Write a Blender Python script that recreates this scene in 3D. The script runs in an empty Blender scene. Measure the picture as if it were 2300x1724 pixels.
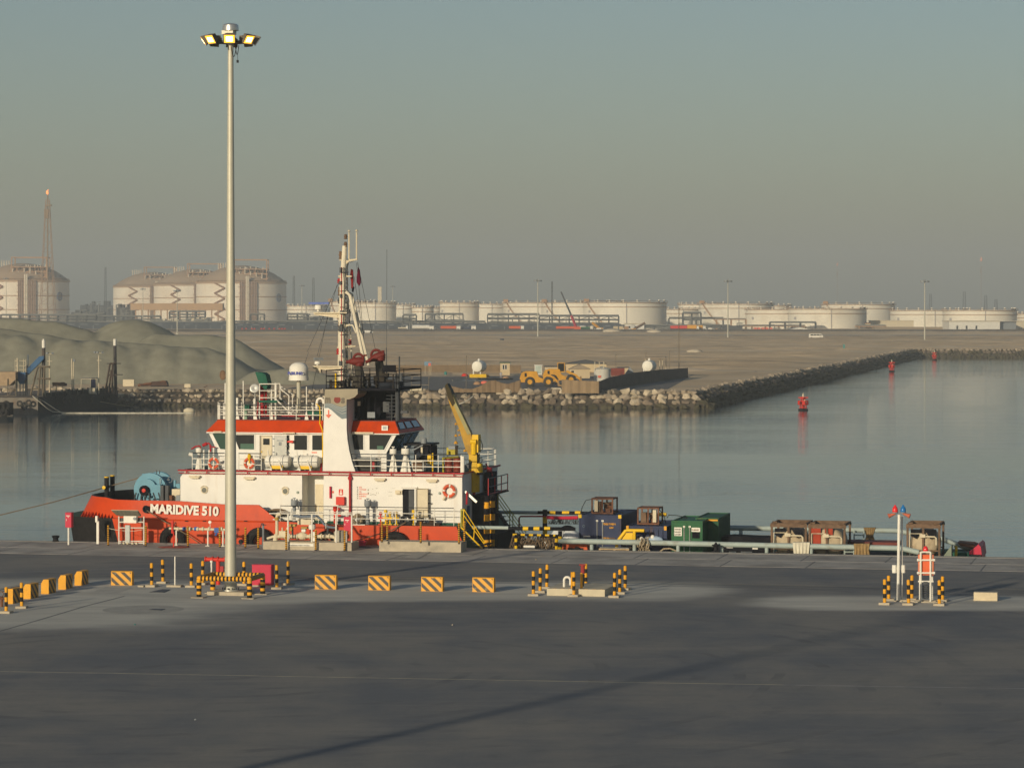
import bpy, bmesh, math, random
from mathutils import Vector, Matrix, noise
R = random.Random(11)
sc = bpy.context.scene
COL = sc.collection
rad = math.radians
# ---------------------------------------------------------------- camera, light, sky
F, CX, HY, H = 7000.0, 1150.0, 691.0, 15.0      # focal length, centre, horizon row (photo pixels), camera height over the quay
WZ, LZ = -2.4, 0.5                               # water level, level of the far land
cam = bpy.data.cameras.new('camera'); camo = bpy.data.objects.new('camera', cam); COL.objects.link(camo)
cam.sensor_width = 36; cam.sensor_fit = 'HORIZONTAL'; cam.lens = 36*F/2300
cam.shift_y = -171/2300; cam.clip_start = 1; cam.clip_end = 40000
camo.location = (0, 0, H); camo.rotation_euler = (rad(90), 0, 0)
sc.camera = camo
SUN_AZ, SUN_EL = 30.0, 12.0
d = Vector((math.sin(rad(SUN_AZ))*math.cos(rad(SUN_EL)), math.cos(rad(SUN_AZ))*math.cos(rad(SUN_EL)), -math.sin(rad(SUN_EL))))
sl = bpy.data.lights.new('sun', 'SUN'); sl.energy = 3.65; sl.angle = rad(1.6); sl.color = (1.0, 0.86, 0.64)
so = bpy.data.objects.new('sun', sl); COL.objects.link(so); so.rotation_euler = d.to_track_quat('-Z', 'Y').to_euler(); so.location = (-60, -100, 60)
w = bpy.data.worlds.new('World'); sc.world = w; w.use_nodes = True
nt = w.node_tree; bg = nt.nodes['Background']
sk = nt.nodes.new('ShaderNodeTexSky'); sk.sky_type = 'NISHITA'; sk.sun_disc = False
sk.sun_elevation = rad(SUN_EL); sk.sun_rotation = rad(180+SUN_AZ); sk.altitude = 0
sk.air_density = 1.0; sk.dust_density = 1.0; sk.ozone_density = 2.3
nt.links.new(sk.outputs[0], bg.inputs[0]); bg.inputs[1].default_value = 0.072
sc.view_settings.view_transform = 'Standard'; sc.view_settings.look = 'None'
sc.view_settings.exposure = 0; sc.view_settings.gamma = 1; sc.view_settings.use_curve_mapping = False
sc.render.engine = 'CYCLES'
HAZE_D, HAZE_C = 2.3e-4, (0.81, 0.88, 0.90)
# ---------------------------------------------------------------- frames: quay (s along the quay edge, t out over the water) and land (x, y)
class Frame:
    def __init__(f, o, th): f.o, f.th = o, th; f.c, f.s = math.cos(th), math.sin(th)
    def loc(f, s, t):       # to world
        return f.o[0]+s*f.c-t*f.s, f.o[1]+s*f.s+t*f.c
    def inv(f, x, y):
        x -= f.o[0]; y -= f.o[1]; return x*f.c+y*f.s, -x*f.s+y*f.c
    def st(f, px, py, t):   # photo pixel on the upright plane t -> (s, t, z)
        a, b = (px-CX)/F, -(py-HY)/F; nx, ny = -f.s, f.c
        Y = (t+f.o[0]*nx+f.o[1]*ny)/(a*nx+ny)
        return Vector((f.inv(a*Y, Y)[0], t, H+Y*b))
    def g(f, px, py, z=0.0):  # photo pixel on the level z -> (s, t, z)
        Y = F*(H-z)/(py-HY); s, t = f.inv((px-CX)/F*Y, Y); return Vector((s, t, z))
TH = -math.atan(.22)
QF = Frame((0, 194.0), TH); LF = Frame((0, 0), 0.0)
FR = QF
def P(px, py, t): return FR.st(px, py, t)
def G(px, py, z=0.0): return FR.g(px, py, z)
# ---------------------------------------------------------------- mesh builder
ORG = {}
class MB:
    def __init__(s): s.v, s.f, s.m = [], [], []
    def add(s, vs, fs, m=0):
        o = len(s.v); s.v += [tuple(v) for v in vs]
        for f in fs: s.f.append([i+o for i in f]); s.m.append(m)
        return s
    def b(s, x0, x1, y0, y1, z0, z1, m=0, M=None):
        vs = [Vector((x, y, z)) for z in (z0, z1) for x, y in ((x0, y0), (x1, y0), (x1, y1), (x0, y1))]
        if M: vs = [M @ v for v in vs]
        return s.add(vs, [(3, 2, 1, 0), (4, 5, 6, 7), (0, 1, 5, 4), (1, 2, 6, 5), (2, 3, 7, 6), (3, 0, 4, 7)], m)
    def c(s, c, d, m=0, rz=0, ry=0, rx=0):   # box by centre and size
        M = Matrix.Translation(c) @ Matrix.Rotation(rz, 4, 'Z') @ Matrix.Rotation(ry, 4, 'Y') @ Matrix.Rotation(rx, 4, 'X')
        return s.b(-d[0]/2, d[0]/2, -d[1]/2, d[1]/2, -d[2]/2, d[2]/2, m, M)
    def tube(s, pts, r, n=6, m=0, mf=None):
        pts = [Vector(p) for p in pts]; k = len(pts); rs = r if isinstance(r, (list, tuple)) else [r]*k
        o = len(s.v); up = None
        for i, p in enumerate(pts):
            t = (pts[min(i+1, k-1)]-pts[max(i-1, 0)])
            t = t.normalized() if t.length > 1e-9 else Vector((0, 0, 1))
            if up is None: up = Vector((0, 0, 1)) if abs(t.z) < .9 else Vector((1, 0, 0))
            a = t.cross(up); a = a.normalized() if a.length > 1e-6 else t.orthogonal().normalized()
            q = a.cross(t).normalized(); up = q
            for j in range(n):
                g = 2*math.pi*j/n; s.v.append(tuple(p+(a*math.cos(g)+q*math.sin(g))*rs[i]))
        for i in range(k-1):
            for j in range(n):
                j2 = (j+1) % n; s.f.append([o+i*n+j, o+i*n+j2, o+(i+1)*n+j2, o+(i+1)*n+j]); s.m.append(mf(i) if mf else m)
        s.f.append([o+j for j in range(n)][::-1]); s.m.append(mf(0) if mf else m)
        s.f.append([o+(k-1)*n+j for j in range(n)]); s.m.append(mf(k-2) if mf else m)
        return s
    def stripe(s, p0, p1, r, k, n=10, first=0):
        p0, p1 = Vector(p0), Vector(p1)
        return s.tube([p0.lerp(p1, i/k) for i in range(k+1)], r, n, mf=lambda i: (i+first) % 2)
    def lathe(s, prof, c, n=16, m=0, ax=None):
        c = Vector(c); o = len(s.v); k = len(prof)
        Q = Vector(ax).to_track_quat('Z', 'Y') if ax else None
        for r, z in prof:
            for j in range(n):
                g = 2*math.pi*j/n; q = Vector((r*math.cos(g), r*math.sin(g), z))
                if Q: q = Q @ q
                s.v.append(tuple(c+q))
        for i in range(k-1):
            for j in range(n):
                j2 = (j+1) % n; s.f.append([o+i*n+j, o+i*n+j2, o+(i+1)*n+j2, o+(i+1)*n+j]); s.m.append(m)
        if prof[0][0] > 1e-4: s.f.append([o+j for j in range(n)][::-1]); s.m.append(m)
        if prof[-1][0] > 1e-4: s.f.append([o+(k-1)*n+j for j in range(n)]); s.m.append(m)
        return s
    def ring(s, c, Rr, r, n=16, k=8, ax=(0, 1, 0), m=0, mf=None):
        c = Vector(c); Q = Vector(ax).to_track_quat('Z', 'Y'); o = len(s.v)
        for i in range(n):
            g = 2*math.pi*i/n
            for j in range(k):
                h = 2*math.pi*j/k; q = Q @ Vector(((Rr+r*math.cos(h))*math.cos(g), (Rr+r*math.cos(h))*math.sin(g), r*math.sin(h)))
                s.v.append(tuple(c+q))
        for i in range(n):
            for j in range(k):
                i2, j2 = (i+1) % n, (j+1) % k
                s.f.append([o+i*k+j, o+i2*k+j, o+i2*k+j2, o+i*k+j2]); s.m.append(mf(i) if mf else m)
        return s
    def prism(s, A, B, m=0):   # two matching outlines joined
        n = len(A); s.add(list(A)+list(B), [list(range(n))[::-1], list(range(n, 2*n))]+[(i, (i+1) % n, n+(i+1) % n, n+i) for i in range(n)], m); return s
    # photo-pixel helpers on an upright plane t of the current frame
    def poly(s, pts, t0, t1, m=0):
        A = [P(x, y, t0) for x, y in pts]; return s.prism(A, [Vector((a.x, t1, a.z)) for a in A], m)
    def pb(s, x0, y0, x1, y1, t0, t1, m=0):
        xm, ym = (x0+x1)/2, (y0+y1)/2
        return s.b(P(x0, ym, t0).x, P(x1, ym, t0).x, t0, t1, P(xm, y1, t0).z, P(xm, y0, t0).z, m)
    def ln(s, pts, t, r, n=6, m=0):
        return s.tube([P(p[0], p[1], p[2] if len(p) > 2 else t) for p in pts], r, n, m)
    def build(s, name, mats, parent=None, smooth=35, kind=None, org=None, label=None):
        me = bpy.data.meshes.new(name); og = org if org is not None else (ORG.get(parent.name, (0, 0, 0)) if parent else (0, 0, 0))
        me.from_pydata([(v[0]-og[0], v[1]-og[1], v[2]-og[2]) for v in s.v], [], s.f)
        for x in (mats if isinstance(mats, (list, tuple)) else [mats]): me.materials.append(x)
        me.polygons.foreach_set('material_index', s.m)
        if len(s.f) < 20000:
            bm = bmesh.new(); bm.from_mesh(me); bmesh.ops.recalc_face_normals(bm, faces=bm.faces); bm.to_mesh(me); bm.free()
        if smooth:
            me.polygons.foreach_set('use_smooth', [True]*len(s.f)); me.set_sharp_from_angle(angle=rad(smooth))
        me.update(); o = bpy.data.objects.new(name, me); COL.objects.link(o)
        if parent: o.parent = parent; ORG[o.name] = og
        if kind: o['kind'] = kind
        if label: o['label'] = label
        return o
def tag(o, label, cat, group=None):
    o['label'] = label; o['category'] = cat
    if group: o['group'] = group
    return o
def thing(name, label, cat, at=(0, 0, 0), group=None, rot=0):   # at is in the current frame
    o = bpy.data.objects.new(name, None); COL.objects.link(o); x, y = FR.loc(at[0], at[1])
    o.location = (x, y, at[2]); o.rotation_euler = (0, 0, FR.th+rot); o.empty_display_size = .3
    ORG[o.name] = (at[0], at[1], at[2]); return tag(o, label, cat, group)
def dup(root, label, at, group=None, rot=0, scale=None):
    r = root.copy(); COL.objects.link(r); x, y = FR.loc(at[0], at[1]); r.location = (x, y, at[2]); r.rotation_euler = (0, 0, FR.th+rot)
    r['label'] = label
    if group: r['group'] = group
    if scale: r.scale = scale
    for ch in list(root.children):
        c = ch.copy(); COL.objects.link(c); c.parent = r
        for g in list(ch.children):
            q = g.copy(); COL.objects.link(q); q.parent = c
    return r
def text(body, size, at, mat, parent, name='lettering', off=0.0, rz=0, sx=1.0, align='LEFT', shear=0.0, slope=0.0, label=None, ext=.004):
    cu = bpy.data.curves.new('t', 'FONT'); cu.body = body; cu.size = size; cu.extrude = ext; cu.offset = off; cu.align_x = align; cu.shear = shear
    cu.resolution_u = 3
    ob = bpy.data.objects.new('t', cu); COL.objects.link(ob); dg = bpy.context.evaluated_depsgraph_get()
    me = bpy.data.meshes.new_from_object(ob.evaluated_get(dg)); bpy.data.objects.remove(ob)
    og = ORG.get(parent.name, (0, 0, 0))
    me.transform(Matrix.Translation(Vector(at)-Vector(og)) @ Matrix.Rotation(rz, 4, 'Z') @ Matrix.Rotation(rad(90), 4, 'X') @ Matrix.Rotation(slope, 4, 'Z') @ Matrix.Diagonal((sx, 1, 1, 1)))
    me.materials.clear(); me.materials.append(mat); o = bpy.data.objects.new(name, me); COL.objects.link(o); o.parent = parent
    if label: o['label'] = label
    return o
# ---------------------------------------------------------------- materials
def nodes(name):
    m = bpy.data.materials.new(name); m.use_nodes = True; return m, m.node_tree, m.node_tree.nodes['Principled BSDF']
def noise_fac(nt, scale, lo, hi, sc3=(1, 1, 1), detail=5, vec=None, rough=.6):
    ge = nt.nodes.new('ShaderNodeNewGeometry'); mp = nt.nodes.new('ShaderNodeMapping'); mp.inputs['Scale'].default_value = sc3
    nt.links.new(vec or ge.outputs['Position'], mp.inputs[0]); n = nt.nodes.new('ShaderNodeTexNoise'); n.inputs['Scale'].default_value = scale
    n.inputs['Detail'].default_value = detail; n.inputs['Roughness'].default_value = rough
    nt.links.new(mp.outputs[0], n.inputs['Vector']); mr = nt.nodes.new('ShaderNodeMapRange')
    mr.inputs[1].default_value = lo; mr.inputs[2].default_value = hi; nt.links.new(n.outputs[0], mr.inputs[0]); return mr.outputs[0]
def mixc(nt, fac, a, b, mode='MIX'):
    x = nt.nodes.new('ShaderNodeMix'); x.data_type = 'RGBA'; x.blend_type = mode
    if isinstance(fac, (int, float)): x.inputs[0].default_value = fac
    else: nt.links.new(fac, x.inputs[0])
    for i, q in ((6, a), (7, b)):
        if isinstance(q, (tuple, list)): x.inputs[i].default_value = (*q[:3], 1)
        else: nt.links.new(q, x.inputs[i])
    return x.outputs[2]
def mth(nt, op, a, b=None, clamp=False):
    x = nt.nodes.new('ShaderNodeMath'); x.operation = op; x.use_clamp = clamp
    for i, q in enumerate((a, b)):
        if q is None: continue
        if isinstance(q, (int, float)): x.inputs[i].default_value = q
        else: nt.links.new(q, x.inputs[i])
    return x.outputs[0]
def mat(name, col, rough=.55, metal=0, v=.14, scale=1.5, dirt=None, streak=1.0, bump=0, emit=0):
    m, nt, bs = nodes(name)
    dark = tuple(c*(1-v) for c in col); lite = tuple(min(1, c*(1+v)) for c in col)
    c = mixc(nt, noise_fac(nt, scale, .3, .7), dark, lite)
    if dirt:    # (colour, low, high, scale): weathering with a shape of its own
        c = mixc(nt, noise_fac(nt, dirt[3], dirt[1], dirt[2], (1, 1, streak), 8), c, dirt[0])
    nt.links.new(c, bs.inputs['Base Color']); bs.inputs['Roughness'].default_value = rough; bs.inputs['Metallic'].default_value = metal
    if rough > .3 and not metal: bs.inputs['Specular IOR Level'].default_value = .05 if sum(col) < .12 else .22
    if bump:
        bp = nt.nodes.new('ShaderNodeBump'); bp.inputs['Strength'].default_value = .5; bp.inputs['Distance'].default_value = bump
        nt.links.new(noise_fac(nt, scale*4, 0, 1), bp.inputs['Height']); nt.links.new(bp.outputs[0], bs.inputs['Normal'])
    if emit: bs.inputs['Emission Color'].default_value = (*col, 1); bs.inputs['Emission Strength'].default_value = emit
    return m
RUST = (.16, .06, .025)
M = dict(
 red=mat('hull_red_paint', (.54, .052, .004), .5, v=.1, dirt=((.33, .04, .015), .58, .85, .9), streak=.25),
 orange=mat('orange_paint', (.62, .10, .02), .5, v=.12),
 white=mat('white_ship_paint', (.72, .70, .64), .45, v=.04, dirt=((.46, .33, .19), .56, .92, 1.3), streak=.10),
 white2=mat('white_paint', (.74, .71, .62), .5, v=.08),
 cream=mat('cream_paint', (.62, .54, .38), .55, v=.1, dirt=((.35, .24, .12), .6, .9, 2)),
 crimson=mat('crimson_pipe_paint', (.36, .018, .022), .5, v=.1),
 cab=mat('crimson_cabinet_paint', (.52, .02, .055), .5, v=.08),
 sigred=mat('signal_red_paint', (.60, .035, .02), .5, v=.08),
 black=mat('black_paint', (.018, .018, .02), .5, v=.3),
 soot=mat('soot_black_steel', (.012, .012, .016), .8, v=.4),
 rubber=mat('black_rubber', (.022, .021, .021), .85, v=.3, scale=4, bump=.02),
 tyre=mat('weathered_tyre_rubber', (.05, .048, .042), .9, v=.3, scale=3),
 navy=mat('container_navy_paint', (.026, .038, .088), .6, v=.2, dirt=((.10, .05, .03), .58, .8, 1.4), streak=.3),
 green=mat('container_green_paint', (.014, .10, .036), .55, v=.2, dirt=((.10, .06, .03), .6, .85, 1.5), streak=.3),
 dgreen=mat('dark_green_canvas', (.012, .09, .055), .7, v=.3),
 yellow=mat('safety_yellow_paint', (.70, .33, .015), .5, v=.1, dirt=((.25, .13, .03), .62, .9, 2.5)),
 yel2=mat('bright_yellow_paint', (.74, .46, .01), .45, v=.1, dirt=((.3, .17, .02), .62, .9, 2.0)),
 blackst=mat('stripe_black_paint', (.025, .024, .022), .55, v=.35, scale=4),
 blue=mat('winch_light_blue_paint', (.12, .29, .38), .5, v=.12, dirt=((.10, .14, .15), .6, .85, 1.5)),
 rblue=mat('radar_blue', (.05, .10, .34), .4),
 steel=mat('grey_steel', (.22, .24, .25), .5, v=.15),
 dsteel=mat('dark_steel', (.06, .065, .07), .55, v=.25),
 gpipe=mat('rail_pipe_grey_green_paint', (.34, .40, .37), .5, v=.1, dirt=((.22, .19, .13), .55, .85, 1.2)),
 rust=mat('rusted_steel', (.17, .075, .04), .8, v=.35, scale=3, dirt=((.09, .045, .03), .45, .7, 2)),
 bframe=mat('brown_rusted_frame_paint', (.15, .095, .06), .8, v=.35, scale=3),
 glass=mat('dark_window_glass', (.015, .018, .018), .06, v=.2),
 gglass=mat('green_tinted_window_glass', (.03, .075, .055), .06, v=.3, scale=.9),
 skyglass=mat('skylight_glass', (.20, .27, .32), .15),
 conc=mat('pale_concrete', (.44, .38, .28), .85, v=.12, scale=2, dirt=((.26, .23, .18), .52, .8, 1.1), bump=.01),
 fcap=mat('funnel_cap_grey', (.31, .27, .19), .6, v=.08, dirt=((.14, .12, .1), .5, .9, .8)),
 wave=mat('funnel_wave_grey_blue', (.18, .22, .23), .6, v=.1),
 wave2=mat('funnel_wave_pale_grey', (.38, .38, .34), .6, v=.1),
 mosg=mat('funnel_letter_grey', (.15, .13, .10), .7), mosr=mat('funnel_letter_red', (.22, .05, .04), .7),
 salmon=mat('faded_red_print', (.70, .16, .10), .6),
 rope=mat('weathered_rope', (.36, .29, .19), .95, v=.35, scale=8), drope=mat('brown_rope', (.17, .12, .075), .95, v=.4, scale=8),
 pale=mat('pale_rope', (.62, .58, .46), .9, v=.2),
 wood=mat('pallet_wood', (.42, .31, .18), .85, v=.2), bag=mat('white_bulk_bag', (.62, .64, .62), .7, v=.15),
 drum=mat('red_oxide_drum_paint', (.24, .045, .025), .5, v=.2),
 alu=mat('galvanised_steel', (.55, .54, .48), .38, .6, v=.1), mast=mat('galvanised_mast', (.50, .48, .38), .5, .15, v=.06, dirt=((.36, .30, .19), .55, .95, .8), streak=.1),
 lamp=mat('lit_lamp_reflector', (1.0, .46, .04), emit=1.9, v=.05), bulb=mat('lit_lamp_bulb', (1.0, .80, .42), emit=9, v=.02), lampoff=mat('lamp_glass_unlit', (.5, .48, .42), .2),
 flame=mat('gas_flame', (1.0, .28, .07), emit=2.0), flame2=mat('faint_gas_flame', (.62, .26, .16), emit=.32),
 bluelamp=mat('blue_beacon_glass', (.02, .16, .42), .15), redlamp=mat('red_beacon_glass', (.75, .03, .03), .15),
 blueT=mat('blue_text_paint', (.03, .05, .30), .5), bluedk=mat('barge_blue_paint', (.04, .11, .22), .6, v=.2), tank=mat('tank_white_paint', (.80, .75, .62), .6, v=.04, scale=.05, dirt=((.52, .44, .32), .5, .9, .06)),
 lngt=mat('concrete_tank_cream', (.84, .76, .62), .7, v=.05, scale=.05, dirt=((.60, .46, .32), .5, .9, .05)), tan=mat('tan_steelwork', (.40, .24, .13), .7, v=.15, scale=.1),
 rack=mat('grey_plant_steelwork', (.06, .065, .07), .7, v=.3, scale=.1), rackp=mat('plant_pipe_pale', (.20, .20, .18), .6, v=.2, scale=.1), bund=mat('dark_bund_wall', (.085, .075, .065), .9, v=.2, scale=.05),
 barge=mat('barge_lit_rusty_grey_plate', (.19, .17, .14), .8, v=.3, scale=.4, dirt=((.13, .07, .04), .5, .8, .5)), bargedk=mat('barge_dark_shaded_plate', (.028, .034, .034), .7, v=.3),
 bargest=mat('barge_brown_steelwork', (.17, .14, .10), .8, v=.3), cat=mat('loader_yellow_paint', (.60, .30, .03), .55, v=.15),
 beige=mat('beige_cabin_wall', (.55, .44, .27), .8, v=.08, scale=.3), beige2=mat('tan_cabin_roof', (.30, .24, .17), .8), dk=mat('dark_roof', (.07, .075, .08), .7),
 tarp=mat('brown_shade_net', (.21, .145, .085), .95, v=.2, scale=.5), net=mat('dark_fence_net', (.085, .07, .06), .95, v=.3, scale=.6),
 hessian=mat('brown_hessian', (.27, .18, .08), .95, v=.3, scale=5), skin=mat('skin', (.25, .14, .09), .6), shirt=mat('grey_work_shirt', (.38, .36, .36), .9), trousers=mat('grey_work_trousers', (.30, .27, .27), .9), hair=mat('dark_hair', (.02, .015, .01), .7),
 flagm=mat('maroon_flag_cloth', (.085, .008, .022), .8, v=.3), flagr=mat('red_flag_cloth', (.20, .015, .015), .8, v=.3), flagd=mat('dark_flag_cloth', (.05, .05, .06), .8), tealp=mat('teal_paint', (.05, .25, .22), .6), sblue=mat('faded_blue_sign', (.16, .27, .36), .7),
)
# ================================================================ SETTING
def xyz(nt):
    ge = nt.nodes.new('ShaderNodeNewGeometry'); sp = nt.nodes.new('ShaderNodeSeparateXYZ'); nt.links.new(ge.outputs['Position'], sp.inputs[0]); return sp.outputs
def quay_mat():
    m, nt, bs = nodes('worn_asphalt'); X, Y, Z = xyz(nt)
    c = mixc(nt, noise_fac(nt, .16, .38, .64, (1, .6, 1), 7), (.138, .145, .152), (.236, .220, .188))
    c = mixc(nt, mth(nt, 'MULTIPLY', noise_fac(nt, .9, .5, .75, (.35, 1, 1), 8, rough=.7), .55), c, (.11, .115, .122))
    c = mixc(nt, mth(nt, 'MULTIPLY', noise_fac(nt, .07, .52, .66, (1, .5, 1), 4), .6), c, (.285, .26, .21))
    c = mixc(nt, mth(nt, 'MULTIPLY', noise_fac(nt, .35, .52, .7, (.22, 1.4, 1), 6, rough=.65), .5), c, (.27, .25, .215))
    wv = nt.nodes.new('ShaderNodeTexWave'); wv.wave_type = 'RINGS'; wv.rings_direction = 'Z'; wv.inputs['Scale'].default_value = .16; wv.inputs['Distortion'].default_value = 9; wv.inputs['Detail'].default_value = 3; wv.inputs['Detail Scale'].default_value = .35
    mp = nt.nodes.new('ShaderNodeMapping'); mp.inputs['Location'].default_value = (13, -128, 0); ge = nt.nodes.new('ShaderNodeNewGeometry'); nt.links.new(ge.outputs['Position'], mp.inputs[0]); nt.links.new(mp.outputs[0], wv.inputs['Vector'])
    k = mth(nt, 'MULTIPLY', mth(nt, 'GREATER_THAN', wv.outputs[1], .80), noise_fac(nt, .25, .5, .7))
    c = mixc(nt, mth(nt, 'MULTIPLY', k, .55), c, (.085, .085, .09))
    c = mixc(nt, mth(nt, 'MULTIPLY', noise_fac(nt, 5, .35, .7, (1, 1, 1), 8, rough=.8), .35), c, (.10, .10, .102))
    masks = None
    wob = mth(nt, 'MULTIPLY', noise_fac(nt, .12, 0, 1, (.7, 1, 1), 6), 1.0)
    for cx, cy, hl, r in ((-7.5, 165.6, 13.5, 5.6), (-32, 158, 7, 13.5), (24.5, 158.6, 8.5, 4.0), (-20, 163, 3, 8)):
        dx = mth(nt, 'MAXIMUM', mth(nt, 'SUBTRACT', mth(nt, 'ABSOLUTE', mth(nt, 'SUBTRACT', X, cx)), hl), 0)
        dy = mth(nt, 'SUBTRACT', Y, cy); q = mth(nt, 'SQRT', mth(nt, 'ADD', mth(nt, 'MULTIPLY', dx, dx), mth(nt, 'MULTIPLY', dy, dy)))
        q = mth(nt, 'ADD', mth(nt, 'DIVIDE', q, r), mth(nt, 'SUBTRACT', wob, .5)); mr = nt.nodes.new('ShaderNodeMapRange'); mr.interpolation_type = 'SMOOTHSTEP'
        mr.inputs[1].default_value = 1.25; mr.inputs[2].default_value = .7; nt.links.new(q, mr.inputs[0])
        masks = mr.outputs[0] if masks is None else mth(nt, 'MAXIMUM', masks, mr.outputs[0])
    cc = mixc(nt, noise_fac(nt, .5, .35, .7, (.3, 1, 1), 6), (.40, .385, .33), (.58, .55, .46))
    c = mixc(nt, masks, c, cc); nt.links.new(c, bs.inputs['Base Color']); bs.inputs['Roughness'].default_value = .85
    bs.inputs['Specular IOR Level'].default_value = .25
    bp = nt.nodes.new('ShaderNodeBump'); bp.inputs['Strength'].default_value = .35; bp.inputs['Distance'].default_value = .03
    nt.links.new(noise_fac(nt, 2.2, 0, 1, (1, 1, 1), 9, rough=.75), bp.inputs['Height']); nt.links.new(bp.outputs[0], bs.inputs['Normal']); return m
quay = MB().b(-500, 500, -330, -.35, -8, 0).build('quay_ground', quay_mat(), smooth=0, kind='structure'); quay.location = (0, 194, 0); quay.rotation_euler.z = TH
slabm = mat('quay_edge_concrete', (.39, .36, .31), .85, v=.22, scale=.5, dirt=((.17, .155, .14), .48, .8, .35))
k = 0; SLAB = []
for q in range(4): SLAB.append(MB().b(-2.45, 2.45, -2.31, 2.31, -.2, .005+.0015*q).build('slab', slabm, quay, smooth=0))
for i in range(-10, 11):
    for j in range(2):
        o = SLAB[k] if k < 4 else R.choice(SLAB).copy()
        if k >= 4: COL.objects.link(o); o.parent = quay
        o.location = (i*5.0+1.2+(.9 if j else 0), -3.05-4.72*j, 0); k += 1
cop = MB().b(-60, 60, -.68, 0, -8, .02).build('quay_coping', mat('coping_concrete', (.36, .33, .28), .85, dirt=((.2, .18, .15), .5, .8, .6)), quay, smooth=0)
# slim concrete patch in the road, painted lines, crane rails, manholes
def strip(name, pts, wd, z, m, parent=quay):
    mb = MB(); L = []; Rr = []
    for i, p in enumerate(pts):
        a, b = Vector(pts[max(i-1, 0)]), Vector(pts[min(i+1, len(pts)-1)]); d_ = (b-a).normalized(); nn = Vector((-d_.y, d_.x, 0))*wd/2
        L.append((p[0]+nn.x, p[1]+nn.y, z)); Rr.append((p[0]-nn.x, p[1]-nn.y, z))
    n = len(pts); mb.add(L+Rr, [(i, i+1, n+i+1, n+i) for i in range(n-1)])
    return mb.build(name, m, parent, smooth=0)
def paint_mat(name, col, base, lo, hi):
    m, nt, bs = nodes(name); nt.links.new(mixc(nt, noise_fac(nt, 1.2, lo, hi, (1, 1, 1), 8), base, col), bs.inputs['Base Color']); bs.inputs['Roughness'].default_value = .8; return m
ylw = paint_mat('worn_yellow_line_paint', (.52, .46, .29), (.22, .21, .18), .3, .6); wht = paint_mat('worn_white_line_paint', (.42, .41, .37), (.18, .18, .18), .38, .62)
railm = mat('crane_rail_steel', (.05, .05, .05), .6); edgem = mat('rail_edge_paint', (.36, .31, .19), .8)
gp = lambda pts: [tuple(G(x, y)) for x, y in pts]
strip('painted_line', gp([(-60, 1506), (300, 1512), (700, 1519), (1150, 1527), (1500, 1533), (1760, 1537)]), .13, .004, ylw)
strip('painted_line', gp([(1760, 1537), (2000, 1541), (2360, 1546)]), .11, .004, wht)
for pts in ([(0, 1285), (300, 1276), (700, 1272), (1080, 1278), (1480, 1286)], [(940, 1288), (1052, 1291)], [(1640, 1309), (1860, 1314)], [(800, 1283), (900, 1285)], [(1960, 1306), (2080, 1308)], [(2080, 1317), (2230, 1319)]):
    strip('painted_line', gp(pts), .10, .004, wht)
tr = [(-40, 1333), (40, 1316), (110, 1303), (190, 1296), (280, 1293.5), (400, 1294), (560, 1296), (720, 1298), (1000, 1302.5), (1300, 1307.5), (1600, 1313), (1900, 1319), (2360, 1328)]
strip('crane_rail', gp(tr), .17, .006, railm); strip('crane_rail', gp([(x, y+4.2) for x, y in tr]), .12, .006, railm)
strip('rail_edge', gp([(x, y-3.2) for x, y in tr]), .09, .005, edgem)
strip('expansion_joint', gp([(-40, 1428), (90, 1391), (190, 1361), (280, 1338)]), .09, .004, railm)
mb = MB(); a = [G(335, 1329.5), G(365, 1323), G(383, 1323.6), G(368, 1330.5)]; mb.prism([Vector((v.x, v.y, .004)) for v in a], [Vector((v.x, v.y, .022)) for v in a]); mb.build('manhole_cover', M['dsteel'], quay, smooth=0)
mb = MB(); a = [G(335, 1369), G(345, 1367), G(371, 1367.3), G(362, 1370.6)]; mb.prism([Vector((v.x, v.y, .004)) for v in a], [Vector((v.x, v.y, .024)) for v in a]); mb.build('manhole_cover', M['dsteel'], quay, smooth=0)
mb = MB(); c0 = G(322, 1368); mb.add([(c0.x+2.0*math.cos(g*math.pi/12), c0.y+2.2*math.sin(g*math.pi/12), .006) for g in range(24)], [list(range(24))]); mb.build('concrete_patch', mat('pale_patch_concrete', (.36, .345, .30), .9), quay, smooth=0)
mb = MB(); a = [G(905, 1254), G(935, 1238.5), G(968, 1239), G(938, 1255)]; mb.add([(v.x, v.y, .03) for v in a], [(0, 1, 2, 3)]); mb.build('concrete_patch', mat('dusty_patch_concrete', (.42, .39, .33), .9), quay, smooth=0)
mb = MB(); a = [G(195, 1333), G(235, 1318), G(300, 1319), G(262, 1332)]; mb.add([(v.x, v.y, .005) for v in a], [(0, 1, 2, 3)]); mb.build('concrete_patch', mat('bright_patch_concrete', (.42, .40, .345), .9), quay, smooth=0)
# --- water
def water_mat():
    m, nt, bs = nodes('harbour_water'); bs.inputs['Base Color'].default_value = (.016, .062, .095, 1); bs.inputs['Roughness'].default_value = .03; bs.inputs['IOR'].default_value = 1.33
    X, Y, Z = xyz(nt)
    h = mth(nt, 'ADD', noise_fac(nt, .9, 0, 1, (.22, 1, 1), 5, rough=.55), mth(nt, 'MULTIPLY', noise_fac(nt, .09, 0, 1, (.3, 1, 1), 3), 1.6))
    calm = noise_fac(nt, .010, .40, .62, (.35, 1.6, 1), 4)    # cat's-paws: rougher and calmer patches
    bp = nt.nodes.new('ShaderNodeBump'); nt.links.new(mth(nt, 'ADD', mth(nt, 'MULTIPLY', calm, .5), .22), bp.inputs['Strength']); bp.inputs['Distance'].default_value = .07
    nt.links.new(h, bp.inputs['Height']); nt.links.new(bp.outputs[0], bs.inputs['Normal']); return m
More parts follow.
